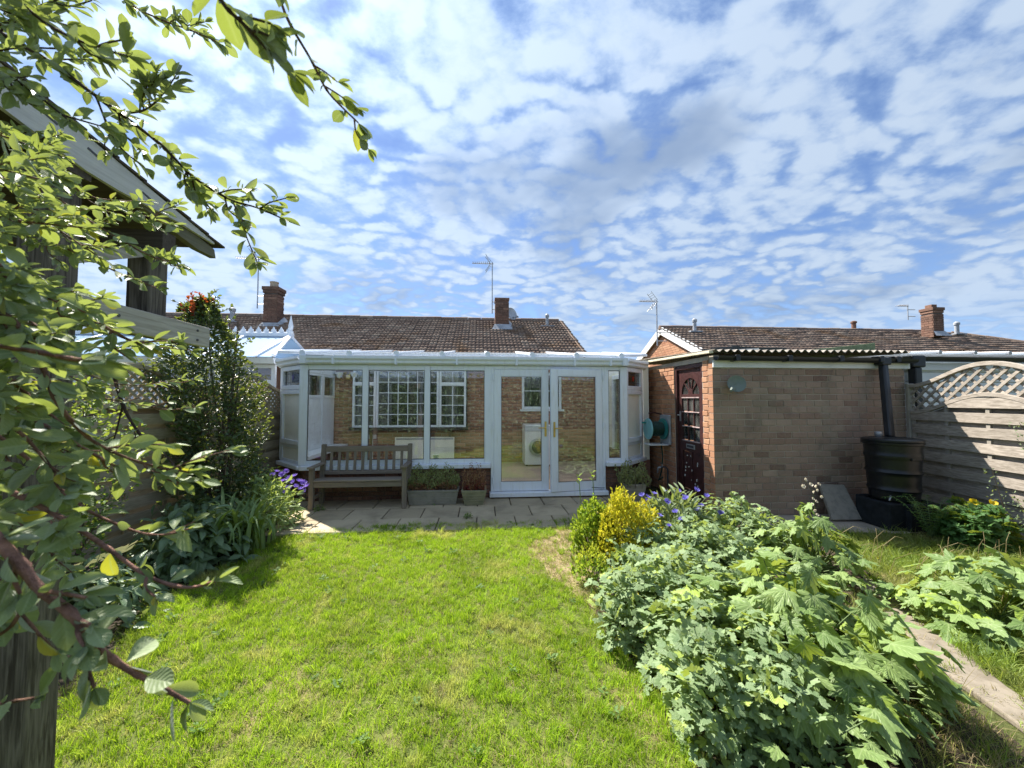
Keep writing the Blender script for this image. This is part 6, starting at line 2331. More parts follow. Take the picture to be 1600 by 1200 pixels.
# the shrub is broad below, waisted and pointed at the top
wid = np.interp(zz, [.3, .66, 1.14, 1.62, 2.10, 2.42, 2.59, 2.84], [.38, .46, .47, .48, .42, .30, .18, .05])
an = rg.uniform(0, 6.28, n)
wid = wid * (1 + .22 * np.sin(an * 3 + zz * 4) + .15 * np.sin(an * 5 - zz * 7))
rr = wid * (.25 + .75 * rg.random(n) ** .5)
cx_ = np.interp(zz, [.3, .66, 1.14, 1.62, 2.10, 2.59, 2.9], [-3.17, -3.19, -3.24, -3.33, -3.40, -3.45, -3.47])
p = np.stack([cx_ + np.cos(an) * rr, 5.05 + np.sin(an) * rr, zz], 1)
d = np.stack([np.cos(an), np.sin(an), np.full(n, .25)], 1)
ax = unit(d + rg.normal(size=d.shape) * .7 + np.array([0, 0, .2]))
nr = unit(d * .5 + np.array([0, 0, .9]) + rg.normal(size=d.shape) * .6)
place(ts, 'leaf', 'crown', OVAL, M['l_glossy'], p, ax, nr, rg.uniform(.036, .060, n), 0)
# loose shoots break its outline; the topmost ones are red
LPs, LAs, LNs, LSs, RPs, RAs, RNs, RSs = [], [], [], [], [], [], [], []
sh = MB()
for i in range(85):
    top_ = i < 9
    j = rg.integers(0, len(p))
    if top_:
        b_ = Vector((-3.45 + rg.normal() * .07, 5.0 + rg.normal() * .06, 2.52 + rg.random() * .2))
        dr_ = Vector((rg.normal() * .35 - .15, rg.normal() * .3, 1)).normalized()
    else:
        b_ = Vector(p[j])
        dr_ = (Vector(d[j]) + Vector((rg.normal() * .3, rg.normal() * .3, .55))).normalized()
    L_ = rg.uniform(.12, .26)
    e_ = b_ + dr_ * L_
    sh.tube([b_ - dr_ * .1, b_.lerp(e_, .5), e_], [.004, .003, .0015], 4)
    for q_ in range(15):
        c_ = b_.lerp(e_, (q_ + .5) / 15)
        v_ = Vector(rg.normal(size=3))
        A3 = (RPs, RAs, RNs, RSs) if top_ else (LPs, LAs, LNs, LSs)
        A3[0].append(tuple(c_)); A3[1].append(tuple(dr_ * .6 + v_ * .6)); A3[2].append(tuple(Vector(rg.normal(size=3)) * .6 + Vector((0, 0, .8)))); A3[3].append(rg.uniform(.035, .06))
sh.build('shoots', M['bark'], ts, kind='stuff')
place(ts, 'leaf', 'shoot_leaves', OVAL, M['l_glossy'], np.array(LPs), np.array(LAs), np.array(LNs), np.array(LSs), 0)
place(ts, 'leaf', 'red_tips', OVAL, M['l_red'], np.array(RPs), np.array(RAs), np.array(RNs), np.array(RSs), 0)
# mid green shrub and a climbing mass in front of the fence, seen through the arbour
ms = thing('leafy_shrub', 'bright small leaved shrub seen behind the branches under the arbour', 'shrub', (-3.35, 3.35, 0))
n = 2600
zz = .3 + 1.45 * rg.random(n)
an = rg.uniform(0, 6.28, n)
wid = np.interp(zz, [.3, .8, 1.3, 1.75], [.30, .42, .42, .22]) * (1 + .25 * np.sin(an * 3 + zz * 5))
rr = wid * (.3 + .7 * rg.random(n) ** .5)
p = np.stack([-3.35 + np.cos(an) * rr, 3.35 + np.sin(an) * rr, zz], 1)
d = np.stack([np.cos(an), np.sin(an), np.full(n, .3)], 1)
ax = unit(d + rg.normal(size=d.shape) * .7)
place(ms, 'leaf', 'crown', OVAL, M['l_mid'], p, ax, unit(d * .5 + np.array([0, 0, .9]) + rg.normal(size=d.shape) * .6), rg.uniform(.03, .055, n), 0)
stems(ms, (-3.35, 3.35, 0), [p[i] for i in range(12)], .012, .003, M['bark'], 'trunk')

# ------------------------------------------------------------------ planters' plants
def pot_plants(t, label_mat, c, rx, ry, h, n, size, seed, mat, z0, second=None):
    rg = np.random.default_rng(seed)
    x, y = rg.uniform(-1, 1, n), rg.uniform(-1, 1, n)
    hh = h * (.6 + .4 * np.sin(x * 5 + seed) * np.cos(y * 3)) * (1 - .25 * (x ** 4))
    q = rg.random(n) ** .7
    p = np.stack([c[0] + x * rx * (1 + .12 * q), c[1] + y * ry * (1 + .2 * q), z0 + hh * q], 1)
    ax = rg.normal(size=(n, 3)) * .6 + np.array([0, 0, .9])
    nr = rg.normal(size=(n, 3)) + np.array([0, -.3, .3])
    lo = q < .42 if second is not None else np.zeros(n, bool)
    place(t, 'leaf', 'foliage', SMALL, mat, p[~lo], ax[~lo], nr[~lo], rg.uniform(size[0], size[1], (~lo).sum()), 0)
    if second is not None:
        place(t, 'leaf', 'lower_foliage', SMALL, second, p[lo], ax[lo], nr[lo], rg.uniform(size[0], size[1], lo.sum()), 0)
    mb = MB()
    for i in range(40):
        b = Vector((p[i, 0], p[i, 1], z0 - .01))
        mb.tube([b, Vector(p[i]) + Vector((0, 0, .01))], [.003, .0015], 4)
    mb.build('stem', brown_stem, t, kind='stuff')


pot_plants(tr1, None, (-.71, 5.97), .35, .11, .44, 3600, (.020, .036), 71, M['l_dusty'], .20, M['l_rust'])
pot_plants(tr2, None, (-.10, 5.90), .16, .14, .44, 1900, (.018, .032), 72, M['l_rust'], .20, m_leaf("crimson leaf", (.22, .02, .03), (.32, .05, .05), (.3, .06, .06), .6, .2))
pot_plants(tr3, None, (2.38, 5.93), .20, .17, .42, 1700, (.022, .045), 73, M['l_dusty'], .24)

# ------------------------------------------------------------------ the hedge at the bottom of the garden, mirrored in the conservatory glass
hg = thing('boundary_hedge', 'dark clipped hedge across the bottom of the garden, mirrored in the conservatory glass', 'hedge', (0, -7.5, 0))
B(-14, 18, -7.9, -7.2, 0, 2.7).build('core', m_plain("dark twigs", (0.02, 0.03, 0.012), .9), hg)
rg = np.random.default_rng(99)
n = 14000
p = np.stack([rg.uniform(-14, 18, n), -7.1 + rg.normal(size=n) * .12, 2.9 * rg.random(n)], 1)
place(hg, 'leaf', 'foliage', OVAL[:1], M['l_dark'], p, rg.normal(size=(n, 3)), rg.normal(size=(n, 3)) + np.array([0, 1, .6]), rg.uniform(.12, .2, n), 0)

# ------------------------------------------------------------------ far trees
for i, (px, dd, w, h) in enumerate(((285, 46, 2.6, 14.0), (312, 52, 3.0, 14.6))):
    b = atd(px, 640, dd)
    t = thing('far_tree', ['dark conifer crown showing over the left bungalow roof, nearer the arbour post', 'dark conifer crown showing over the left bungalow roof, nearer the tall shrub'][i], 'tree', (b.x, b.y, 0), 'trees far behind the bungalow')
    top = 1.58 + (625 - (478 if i == 0 else 470)) * dd / 600
    MB().tube([(b.x, b.y, 0), (b.x, b.y, top * .9)], [.3, .06], 7).build('trunk', M['bark'], t)
    n = 2600
    rg = np.random.default_rng(80 + i)
    q = rg.random(n)
    an = rg.uniform(0, 6.28, n)
    wid = w * (1.02 - q ** 1.6) * (1 + .25 * np.sin(an * 4 + q * 30))
    rr = wid * rg.random(n) ** .4
    p = np.stack([b.x + np.cos(an) * rr, b.y + np.sin(an) * rr, top * (.25 + .75 * q)], 1)
    d = np.stack([np.cos(an), np.sin(an), np.full(n, .4)], 1)
    place(t, 'leaf', 'crown', SMALL, M['far_leaf'], p, unit(d + rg.normal(size=d.shape) * .5), unit(d + rg.normal(size=d.shape)), rg.uniform(.5, .9, n), 0)
# ================================================================== the grey green cotoneaster leaning in from the left
M['l_coton'] = m_leaf("cotoneaster leaf", (0.12, 0.18, 0.07), (0.30, 0.37, 0.19), (0.33, 0.40, 0.22), .5, .31, tint=(0.52, 0.62, 0.05), under=(0.22, 0.26, 0.20), odd=(0.50, 0.40, 0.02), odd_at=.95, fuzz=.25, side=.22)
M['twig'] = m_plain("pinkish brown twig", (0.20, 0.11, 0.075), .8, .2, .45, 60, 1.0)
M['twig_red'] = m_plain("rose pink young twig", (0.27, 0.145, 0.11), .85, .2, .45, 60, 1.0)
M['twig_dark'] = m_plain("dark twig", (0.06, 0.04, 0.03), .8, .2, .3, 30, .4)
co = thing('cotoneaster', 'grey green cotoneaster branches reaching in across the left of the view', 'shrub', (-1.45, .75, 0))
COT = [leaf_oval(.52, 6, .16, .10, tip=.56), leaf_oval(.42, 6, .30, .18, tip=.56), leaf_oval(.62, 6, .10, .04, tip=.54), leaf_oval(.36, 6, .5, -.16, tip=.56), leaf_oval(.48, 6, .24, .34, tip=.56)]
rgc = random.Random(77)


def smooth_path(P, n=6):
    out = []
    for i in range(len(P) - 1):
        p0, p1, p2, p3 = P[max(i - 1, 0)], P[i], P[i + 1], P[min(i + 2, len(P) - 1)]
        for k_ in range(n):
            t = k_ / n
            out.append(.5 * ((2 * p1) + (p2 - p0) * t + (2 * p0 - 5 * p1 + 4 * p2 - p3) * t * t + (3 * p1 - p0 - 3 * p2 + p3) * t ** 3))
    out.append(P[-1])
    return out


LP, LA, LN, LS = [], [], [], []


def leaf_at(p, ax, nr, s_):
    LP.append(tuple(p))
    LA.append(tuple(ax))
    LN.append(tuple(nr))
    LS.append(s_)


def leafy(path, step, size, start=0.0, dens=1.0, tipn=4):
    """leaves in small alternate groups along a twig and a tuft at its end"""
    L = 0.0
    nxt = start
    k_ = 0
    for a, b in zip(path[:-1], path[1:]):
        seg = (b - a).length
        t = (b - a).normalized()
        while nxt < L + seg:
            p = a.lerp(b, (nxt - L) / seg)
            side = t.cross(Vector((rgc.uniform(-.4, .4), rgc.uniform(-.4, .4), 1))).normalized() * (1 if k_ % 2 else -1)
            for _ in range(1 if rgc.random() > .35 * dens else 2):
                up = Vector((rgc.gauss(0, .55), rgc.gauss(0, .55), rgc.gauss(0, .55)))
                ax = (t * rgc.uniform(.3, 1.0) + side * rgc.uniform(.3, 1.0) + up * .7).normalized()
                nr = (Vector((rgc.gauss(0, .6), -.45 + rgc.gauss(0, .6), .75 + rgc.gauss(0, .5)))).normalized()
                leaf_at(p + ax * .004, ax, nr, size * rgc.uniform(.62, 1.15))
            # a small bud or half open leaf in the axil
            v = Vector((rgc.gauss(0, 1), rgc.gauss(0, 1), rgc.gauss(0, 1)))
            if rgc.random() < .55:
                leaf_at(p, (t + v * .5).normalized(), v.normalized(), size * rgc.uniform(.22, .4))
            k_ += 1
            nxt += step * rgc.uniform(.6, 1.4) / dens
        L += seg
    t = (path[-1] - path[-2]).normalized()
    for i in range(tipn):
        v = Vector((rgc.gauss(0, .5), rgc.gauss(0, .5), rgc.gauss(0, .5)))
        leaf_at(path[-1], (t + v * .8).normalized(), (Vector((0, -.3, .8)) + v * .6).normalized(), size * rgc.uniform(.45, .85))


def branch(px, r0, r1, mat='twig', step=.014, size=.040, dens=1.0, root=True, twigs=5, tlen=.07, name='branch', start=0.0):
    P = [atd(x, y, d) for x, y, d in px]
    if root:
        z = max(.25, P[0].z - .12)
        d0 = (P[1] - P[0]).normalized()
        P = [Vector((-1.45, .75, z)), P[0] - d0 * .12] + P
    path = smooth_path(P)
    n = len(path)
    MB().tube(path, [(r0 + (r1 - r0) * (i / (n - 1)) ** .8) * (1.22 if i % 5 == 0 else rgc.uniform(.88, 1.04)) for i in range(n)], 7).build(name, M[mat], co, smooth=60)
    vis = path[12:] if root else path
    leafy(vis, step, size, start, dens)
    if root:
        leafy(path[2:13], .022, size, 0.0, 1.0, 0)
    for _ in range(twigs):
        i = rgc.randrange(2, max(3, len(vis) - 2))
        t = (vis[min(i + 1, len(vis) - 1)] - vis[i - 1]).normalized()
        side = Vector((rgc.gauss(0, 1), rgc.gauss(0, 1), rgc.gauss(0, 1)))
        side = (side - t * side.dot(t)).normalized()
        q = vis[i]
        ln = tlen * rgc.uniform(.5, 1.3)
        tw = [q, q + (t * .6 + side * .6) * ln * .5, q + (t * .85 + side * .5 + Vector((0, 0, .15))) * ln]
        tw = smooth_path(tw, 4)
        MB().tube(tw, [r1 * 1.3 + (r1 * .7 - r1 * 1.3) * j / (len(tw) - 1) for j in range(len(tw))], 5).build('twig', M[mat], co, smooth=60)
        leafy(tw, step * .9, size * .85, .01, dens, 3)
    return path


# long dark branch across the upper left, with its hanging side shoot
branch([(-60, 20, .80), (60, 85, .80), (150, 150, .80), (250, 225, .82), (300, 275, .83), (360, 312, .84), (400, 324, .85), (438, 340, .85)], .006, .0016, 'twig_dark', .013, .042, 1.15, True, 12, .085)
branch([(362, 312, .84), (378, 345, .84), (386, 372, .84), (402, 410, .84)], .0022, .0012, 'twig', .016, .040, 1.0, False, 0)
branch([(150, 150, .80), (170, 200, .80), (190, 232, .80), (226, 262, .81)], .0024, .0012, 'twig_dark', .018, .042, 1.0, False, 1)
branch([(185, 178, .80), (225, 172, .79), (252, 150, .79), (275, 118, .79)], .0024, .0012, 'twig_dark', .012, .042, 1.2, False, 3)
branch([(-40, 60, .9), (40, 20, .9), (110, -10, .9)], .004, .002, 'twig_dark', .014, .042, 1.1, True, 4)
# the two near shoots hanging from the top edge
branch([(318, -70, .42), (345, 0, .42), (385, 42, .43), (425, 85, .44), (455, 112, .45)], .0036, .0016, 'twig_dark', .015, .046, .9, True, 2, .04)
branch([(425, -60, .60), (445, 20, .60), (485, 92, .61), (510, 140, .62), (535, 168, .62), (560, 192, .63)], .0034, .0012, 'twig', .020, .038, .8, True, 3, .05)
branch([(150, -60, 1.0), (195, 0, 1.0), (250, 30, 1.0), (300, 48, 1.0), (340, 66, 1.0)], .004, .0014, 'twig', .016, .040, 1.0, True, 4, .07)
branch([(-80, -40, .62), (20, 0, .62), (80, 42, .62), (140, 70, .63), (200, 88, .64)], .0045, .0016, 'twig_dark', .013, .042, 1.1, True, 6, .07)
branch([(-80, 60, .7), (0, 110, .7), (60, 150, .7), (110, 190, .7)], .0045, .0016, 'twig_dark', .013, .042, 1.1, True, 6, .07)
# shoots in front of the arbour roof
branch([(-80, 170, 1.15), (20, 215, 1.15), (80, 262, 1.15), (130, 300, 1.15), (200, 328, 1.15), (268, 352, 1.15)], .005, .0015, 'twig', .016, .046, 1.0, True, 8, .10)
branch([(-80, 250, 1.05), (30, 270, 1.05), (90, 310, 1.05), (140, 345, 1.05), (190, 375, 1.05), (235, 400, 1.05), (278, 413, 1.05)], .0045, .0014, 'twig', .016, .044, 1.0, True, 7, .09)
branch([(-80, 300, .95), (10, 330, .95), (70, 372, .95), (130, 400, .95), (190, 428, .95), (245, 450, .95)], .0045, .0014, 'twig', .015, .042, 1.1, True, 8, .08)
branch([(-80, 180, 1.3), (-10, 190, 1.3), (40, 225, 1.3), (100, 245, 1.3)], .005, .002, 'twig', .014, .046, 1.2, True, 6, .10)
# thicker limb over the beam
branch([(-60, 390, .75), (50, 438, .75), (100, 472, .75), (150, 502, .75), (195, 528, .76), (228, 540, .78)], .0075, .0022, 'twig', .015, .042, 1.1, True, 7, .08)
branch([(120, 540, 1.0), (190, 545, 1.0), (250, 543, 1.0), (300, 548, 1.0)], .002, .001, 'twig', .022, .034, .8, False, 1, .04)
branch([(60, 560, 1.05), (150, 590, 1.05), (210, 602, 1.05), (285, 592, 1.05)], .002, .001, 'twig', .02, .034, .8, False, 2, .05)
branch([(90, 610, .9), (160, 622, .9), (215, 632, .9), (262, 640, .9), (305, 636, .9)], .0022, .001, 'twig', .022, .034, .8, False, 2, .05)
# nearest shoots, large in the view
branch([(-90, 535, .42), (0, 541, .42), (60, 550, .42), (110, 560, .42), (130, 562, .42)], .0042, .0022, 'twig_red', .018, .046, 1.0, True, 1, .04)
branch([(-60, 460, .50), (20, 500, .50), (60, 560, .50), (85, 620, .50), (115, 662, .52), (150, 692, .54), (200, 716, .56), (250, 730, .58), (296, 738, .60)], .0046, .0014, 'twig', .017, .040, 1.0, True, 6, .06)
branch([(30, 640, .58), (80, 672, .58), (130, 700, .58), (180, 728, .60)], .0040, .0014, 'twig_red', .016, .040, 1.0, False, 3, .06)
branch([(-70, 640, .62), (10, 690, .62), (70, 740, .62), (125, 790, .62), (200, 826, .62), (250, 836, .62), (296, 826, .62)], .0042, .0014, 'twig_red', .022, .038, .8, True, 3, .05)
branch([(-70, 730, .50), (20, 770, .50), (100, 812, .50), (170, 858, .50), (230, 900, .50), (290, 918, .50), (335, 908, .50)], .0050, .0018, 'twig_red', .026, .042, .75, True, 2, .04)
branch([(-60, 800, .36), (20, 868, .36), (60, 918, .36), (110, 958, .36), (150, 1008, .36), (190, 1040, .37), (240, 1068, .38), (296, 1098, .39)], .0072, .0020, 'twig_red', .016, .036, .9, True, 5, .04)
branch([(-60, 1010, .40), (10, 985, .40), (40, 940, .40)], .003, .0015, 'twig', .02, .036, .8, True, 1, .04)
branch([(-70, 1120, .45), (0, 1100, .45), (60, 1090, .45)], .003, .0015, 'twig', .03, .038, .7, True, 0)
branch([(-70, 880, .44), (0, 925, .44), (40, 968, .44), (85, 1018, .44)], .0035, .0015, 'twig', .016, .038, .9, True, 2, .04)
branch([(-70, 620, .52), (20, 668, .52), (60, 706, .52), (110, 770, .52)], .0035, .0015, 'twig', .014, .044, 1.0, True, 3, .05)
branch([(-70, 560, .60), (20, 600, .60), (70, 640, .60), (130, 690, .60)], .0035, .0015, 'twig', .014, .044, 1.0, True, 3, .05)
# bare dark stems further in
branch([(175, 575, 1.25), (195, 640, 1.25), (228, 690, 1.25), (262, 715, 1.25), (280, 740, 1.25)], .006, .0016, 'twig_dark', .04, .036, .6, False, 4, .08)
branch([(192, 632, 1.25), (180, 680, 1.25), (165, 720, 1.25)], .0032, .0014, 'twig_dark', .04, .036, .6, False, 2, .06)
# leafy mass at the left edge
for i in range(30):
    y = 190 + 600 * rgc.random()
    dd = rgc.uniform(.62, 1.2)
    x0 = rgc.uniform(-110, 60)
    ln = rgc.uniform(60, 150)
    sl_ = rgc.uniform(.1, .8)
    branch([(x0, y, dd), (x0 + ln * .4, y + ln * .4 * sl_, dd), (x0 + ln, y + ln * sl_, dd + rgc.uniform(-.05, .05))], .0028, .0012, 'twig', .013, .042, 1.1, False, 2, .06)
for i in range(9):
    y = 360 + 420 * rgc.random()
    dd = rgc.uniform(.48, .68)
    x0 = rgc.uniform(-130, 10)
    ln = rgc.uniform(60, 130)
    sl_ = rgc.uniform(.1, .8)
    branch([(x0, y, dd), (x0 + ln * .4, y + ln * .4 * sl_, dd), (x0 + ln, y + ln * sl_, dd + rgc.uniform(-.04, .04))], .0026, .0012, 'twig', .012, .044, 1.1, False, 2, .05)
# the bush's own stems out of sight to the left
tb = MB()
for i in range(5):
    tb.tube([(-1.45 + rgc.uniform(-.06, .06), .75 + rgc.uniform(-.06, .06), 0), (-1.45 + rgc.uniform(-.05, .05), .75 + rgc.uniform(-.05, .05), 1.0), (-1.45 + rgc.uniform(-.15, .05), .75 + rgc.uniform(-.1, .1), 2.5)], [.025, .018, .006], 7)
tb.build('trunk', M['bark'], co, smooth=60)
place(co, 'leaf', 'foliage', COT, M['l_coton'], np.array(LP), np.array(LA), np.array(LN), np.array(LS), 300)
# ================================================================== grass: tufts scattered over the lawns with geometry nodes
def m_grass(name, a, b, dry, dry_lo, dry_hi, dryamt, scale=1.5):
    k = Mat(name)
    p = k.pos()
    r_ = k.rand()
    c = k.mix(r_, a, b)
    patch = k.noise(p, scale, 4, 0.6, 0.6)
    c = k.mix(k.rng(patch, 0.35, 0.6, .55, 0), c, tuple(x * .62 for x in a))
    c = k.mix(k.rng(k.noise(k.pos((1, 1, 1), (0, 0, 1.0)), scale * 1.4, 4, 0.62, 0.7), dry_lo, dry_hi, 0, dryamt), c, dry)
    bs = k.bsdf(c, .55, .3)
    t = k.n('ShaderNodeBsdfTranslucent')
    k.put(t.inputs[0], k.mix(.35, c, (.5, .6, .03)))
    mx = k.n('ShaderNodeMixShader')
    mx.inputs[0].default_value = .42
    k.l(bs, mx.inputs[1])
    k.l(t.outputs[0], mx.inputs[2])
    return k.done(mx.outputs[0])


M['grass'] = m_grass("lawn blade", (0.18, 0.34, 0.012), (0.45, 0.64, 0.045), (0.60, 0.55, 0.20), .52, .66, .75)
M['grass_rough'] = m_grass("rough grass blade", (0.11, 0.19, 0.025), (0.27, 0.36, 0.06), (0.36, 0.32, 0.14), .45, .7, .7)
M['grass_dry'] = m_grass("dead grass blade", (0.30, 0.23, 0.12), (0.45, 0.36, 0.20), (0.16, 0.14, 0.06), .5, .7, .6)


def tuft(name, n, rad, hmin, hmax, w, mat, lean=.5, seed=0):
    rg = random.Random(seed)
    v, f = [], []
    for i in range(n):
        a, r_ = rg.uniform(0, 6.283), rad * math.sqrt(rg.random())
        bx_, by_ = r_ * math.cos(a), r_ * math.sin(a)
        h_ = rg.uniform(hmin, hmax)
        la = rg.uniform(0, 6.283)
        ln = lean * rg.uniform(.3, 1.3) * h_
        dx, dy = math.cos(la) * ln, math.sin(la) * ln
        fa = rg.uniform(0, 6.283)
        wx, wy = math.cos(fa) * w * .5, math.sin(fa) * w * .5
        b = len(v)
        z1, z2 = h_ * .55, h_ * (.95 - .25 * lean * rg.random())
        v += [(bx_ - wx, by_ - wy, -.004), (bx_ + wx, by_ + wy, -.004), (bx_ + dx * .35 - wx * .8, by_ + dy * .35 - wy * .8, z1), (bx_ + dx * .35 + wx * .8, by_ + dy * .35 + wy * .8, z1), (bx_ + dx, by_ + dy, z2)]
        f += [(b, b + 1, b + 3), (b, b + 3, b + 2), (b + 2, b + 3, b + 4)]
    me = np_mesh(name, np.array(v), np.array(f), mat, np.ones(len(v)))
    return bpy.data.objects.new(name, me)


def tuft_set(name, specs):
    c = bpy.data.collections.new(name)
    for s_ in specs:
        c.objects.link(tuft(*s_))
    return c


def scatter(name, surface, coll, density, smin, smax, seed, label=None, patch=0.0, tilt=.25):
    me = surface.data.copy()
    me.name = name
    ob = bpy.data.objects.new(name, me)
    COL.objects.link(ob)
    ob["kind"] = 'stuff'
    if label:
        props(ob, label, 'grass')
    g = bpy.data.node_groups.new(name, 'GeometryNodeTree')
    g.interface.new_socket('Geometry', in_out='INPUT', socket_type='NodeSocketGeometry')
    g.interface.new_socket('Geometry', in_out='OUTPUT', socket_type='NodeSocketGeometry')
    N_ = g.nodes.new
    gi, go = N_('NodeGroupInput'), N_('NodeGroupOutput')
    ds = N_('GeometryNodeDistributePointsOnFaces')
    ds.inputs['Density'].default_value = density
    ds.inputs['Seed'].default_value = seed
    if patch:
        nz = N_('ShaderNodeTexNoise')
        nz.inputs['Scale'].default_value = 2.2
        nz.inputs['Detail'].default_value = 4
        mr = N_('ShaderNodeMapRange')
        mr.inputs[1].default_value = .35
        mr.inputs[2].default_value = .6
        mr.inputs[3].default_value = density * (1 - patch)
        mr.inputs[4].default_value = density
        ps = N_('GeometryNodeInputPosition')
        g.links.new(ps.outputs[0], nz.inputs['Vector'])
        g.links.new(nz.outputs[0], mr.inputs[0])
        g.links.new(mr.outputs[0], ds.inputs['Density'])
    ci = N_('GeometryNodeCollectionInfo')
    ci.inputs[0].default_value = coll
    ci.inputs['Separate Children'].default_value = True
    ci.inputs['Reset Children'].default_value = True
    io = N_('GeometryNodeInstanceOnPoints')
    io.inputs['Pick Instance'].default_value = True
    rr = N_('FunctionNodeRandomValue')
    rr.data_type = 'FLOAT_VECTOR'
    rr.inputs[0].default_value = (-tilt, -tilt, 0)
    rr.inputs[1].default_value = (tilt, tilt, 6.283)
    rs_ = N_('FunctionNodeRandomValue')
    rs_.data_type = 'FLOAT'
    rs_.inputs[2].default_value = smin
    rs_.inputs[3].default_value = smax
    rs_.inputs['Seed'].default_value = seed + 7
    g.links.new(gi.outputs[0], ds.inputs['Mesh'])
    g.links.new(ds.outputs['Points'], io.inputs['Points'])
    g.links.new(ci.outputs[0], io.inputs['Instance'])
    g.links.new(rr.outputs[0], io.inputs['Rotation'])
    g.links.new(rs_.outputs[1], io.inputs['Scale'])
    g.links.new(io.outputs[0], go.inputs[0])
    md = ob.modifiers.new("scatter", 'NODES')
    md.node_group = g
    return ob


lt = tuft_set('lawn tufts', [('lawn_tuft', 34, .055, .018, .046, .0034, M['grass'], .8, 1), ('lawn_tuft', 34, .055, .018, .052, .0034, M['grass'], .9, 2), ('lawn_tuft', 34, .06, .015, .040, .0036, M['grass'], 1.1, 3), ('lawn_tuft', 26, .045, .030, .075, .0038, M['grass'], .6, 4), ('lawn_tuft', 22, .035, .035, .095, .004, M['grass'], .8, 5)])
scatter('lawn_grass', lawn, lt, 850, .5, 1.0, 3, 'short bright green lawn grass with yellowed patches', .55)
def rosette(name, n, size, mat, seed):
    rg = random.Random(seed)
    V, Fc, Rb, base = [], [], [], 0
    for i in range(n):
        v, f, rb = OVAL[i % 4]
        a = rg.uniform(0, 6.283)
        Rm = np.array(Matrix.Rotation(a, 3, 'Z') @ Matrix.Rotation(rg.uniform(.1, .6), 3, 'X')) * size * rg.uniform(.6, 1.2)
        V.append(v @ Rm.T + np.array([rg.uniform(-.02, .02), rg.uniform(-.02, .02), .012 + rg.uniform(0, .02)]))
        Fc.append(f + base)
        Rb.append(rb)
        base += len(v)
    return bpy.data.objects.new(name, np_mesh(name, np.concatenate(V), np.concatenate(Fc), mat, np.concatenate(Rb)))


wd = bpy.data.collections.new('lawn weeds')
for i in range(3):
    wd.objects.link(rosette('lawn_weed', 9 + i * 3, .03, M['l_mid'], i))
scatter('lawn_weeds', lawn, wd, 9, .6, 1.3, 23, 'small broad leaved weeds and clover dotted through the lawn', .8)
dt = tuft_set('dead tufts', [('dead_tuft', 26, .06, .008, .03, .003, M['grass_dry'], 1.6, 11), ('dead_tuft', 26, .06, .008, .035, .003, M['grass_dry'], 1.9, 12)])
scatter('lawn_thatch', lawn, dt, 170, .8, 1.3, 5, 'dry straw thatch lying between the lawn blades', .6)
scatter('straw_litter', bpy.data.objects['bare_patch'], dt, 420, .8, 1.3, 9, 'dry straw litter on the bare patch beside the golden bush')
scatter('patch_grass', bpy.data.objects['bare_patch'], lt, 260, .5, .9, 29, 'thin surviving grass on the bare patch beside the golden bush', .9)
rt = tuft_set('rough tufts', [('rough_tuft', 30, .06, .05, .13, .0042, M['grass_rough'], .8, 21), ('rough_tuft', 30, .06, .05, .16, .0042, M['grass_rough'], 1.0, 22), ('rough_tuft', 26, .05, .06, .20, .0038, M['grass_rough'], 1.2, 23)])
scatter('rough_grass', rough_lawn, rt, 330, .6, 1.2, 13, 'long uncut grass between the path and the silvered fence', .4)
fringe = grid_sheet('lawn_margin', [(1.06, 4.6), (.95, 4.1), (.87, 3.73), (.77, 2.76), (.86, 2.23), (.93, 1.84), (.94, 1.2), (1.10, 1.2), (1.10, 1.84), (1.04, 2.23), (.96, 2.76), (1.03, 3.73), (1.10, 4.1), (1.16, 4.6)], M['soil'], .003, .003)
scatter('margin_tufts', fringe, rt, 190, .3, .75, 17, 'ragged uncut grass along the edge of the right bed')
fringe2 = grid_sheet('border_margin', [(-2.24, 1.2), (-2.26, 2.25), (-2.55, 3.24), (-2.48, 3.7), (-2.40, 4.27), (-2.25, 4.75), (-2.12, 4.70), (-2.24, 4.27), (-2.31, 3.7), (-2.36, 3.24), (-2.09, 2.25), (-2.06, 1.2)], M['soil'], .003, .003)
scatter('border_tufts', fringe2, rt, 190, .3, .75, 19, 'ragged uncut grass along the edge of the left border')
scatter('path_litter', path, dt, 45, .6, 1.1, 21, 'dry straw litter scattered over the path')
scatter('path_tufts', path, lt, 60, .5, 1.1, 25, 'stray grass creeping over the path', .9)
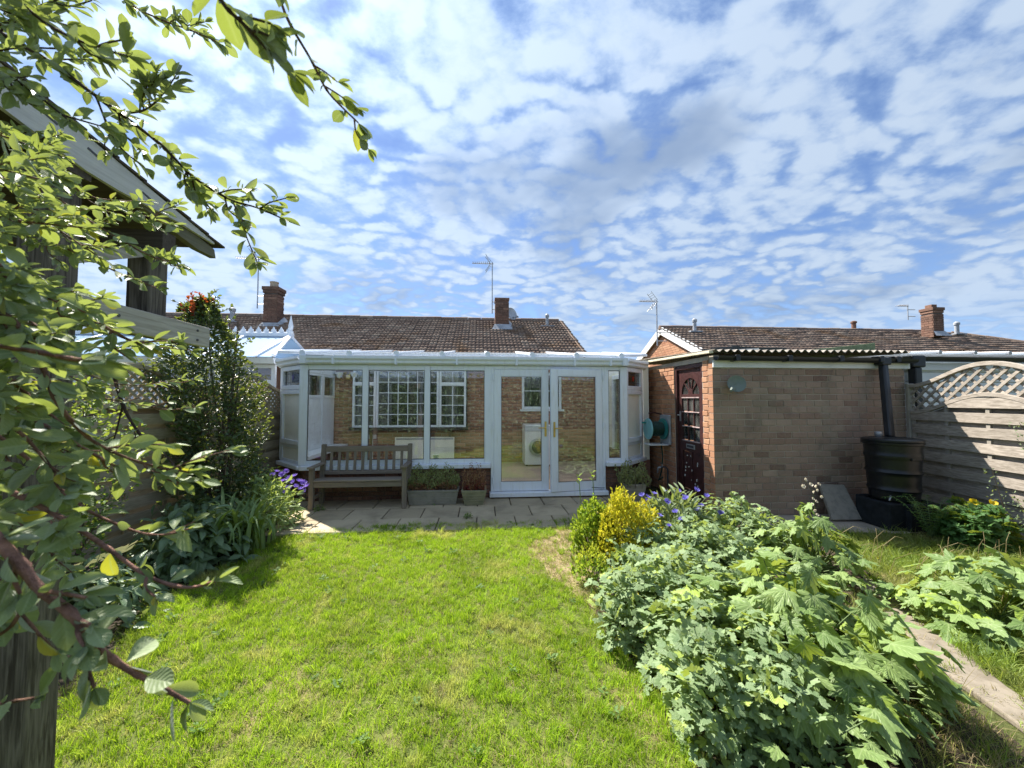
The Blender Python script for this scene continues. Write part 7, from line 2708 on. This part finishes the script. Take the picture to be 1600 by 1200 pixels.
bed_edge = grid_sheet('bed_margin', [(1.75, 1.2), (2.30, 1.2), (2.46, 1.62), (2.58, 2.13), (2.95, 2.7), (3.1, 3.0), (2.6, 2.6), (2.2, 2.1), (1.85, 1.6)], M['soil'], .004, .004)
at_ = tuft_set('autumn tufts', [('long_dead_tuft', 24, .06, .05, .15, .003, M['grass_dry'], 1.2, 31), ('long_dead_tuft', 24, .06, .04, .18, .003, M['grass_rough'], 1.0, 32)])
scatter('margin_grass', bed_edge, at_, 260, .6, 1.1, 15, 'dry and green long grass between the bed and the path')
# long seed stalks bending over the rough grass
ws = thing('seed_stalks', 'pale bent grass stalks rising over the long uncut grass', 'grass', (4.3, 3.4, 0))
ws['kind'] = 'stuff'
mb = MB()
for i in range(46):
    x, y = random.uniform(3.5, 5.4), random.uniform(2.3, 3.7)
    a = random.uniform(-.6, .9)
    h_ = random.uniform(.16, .34)
    L_ = random.uniform(.1, .28)
    mb.tube([(x, y, 0), (x + math.cos(a) * L_ * .25, y + math.sin(a) * L_ * .25, h_ * .75), (x + math.cos(a) * L_ * .7, y + math.sin(a) * L_ * .7, h_), (x + math.cos(a) * L_, y + math.sin(a) * L_, h_ * .93)], [.0022, .002, .0016, .001], 4)
mb.build('stalk', M['grass_dry'], ws, kind='stuff')
# little weeds in the patio joints
for i, (px, py, lab) in enumerate(((676, 790, 'tiny weed in the paving joint in front of the stone trough'), (731, 812, 'tiny weed in the paving joint at the lawn edge by the square pot'), (500, 800, 'tiny weed in the paving by the bench leg'), (452, 822, 'tiny weed at the corner of the paving by the violet flowers'), (893, 822, 'tiny weed between paving and lawn near the green bush'))):
    q = atz(px, py)
    t = thing('weed', lab, 'weed', (q.x, q.y, .02), 'weeds in the paving')
    p, d, rg = dome(46, (q.x, q.y, .022), .07, .06, .07, .2, 0, .2, 90 + i)
    ax, nr = out_leaves(p, d, rg, .8, .4, .0)
    place(t, 'leaf', 'foliage', OVAL, M['l_mid'], p, ax, nr, rg.uniform(.02, .04, len(p)), 0)
    stems(t, (q.x, q.y, .015), p[:6], .002, .001, green_stem)
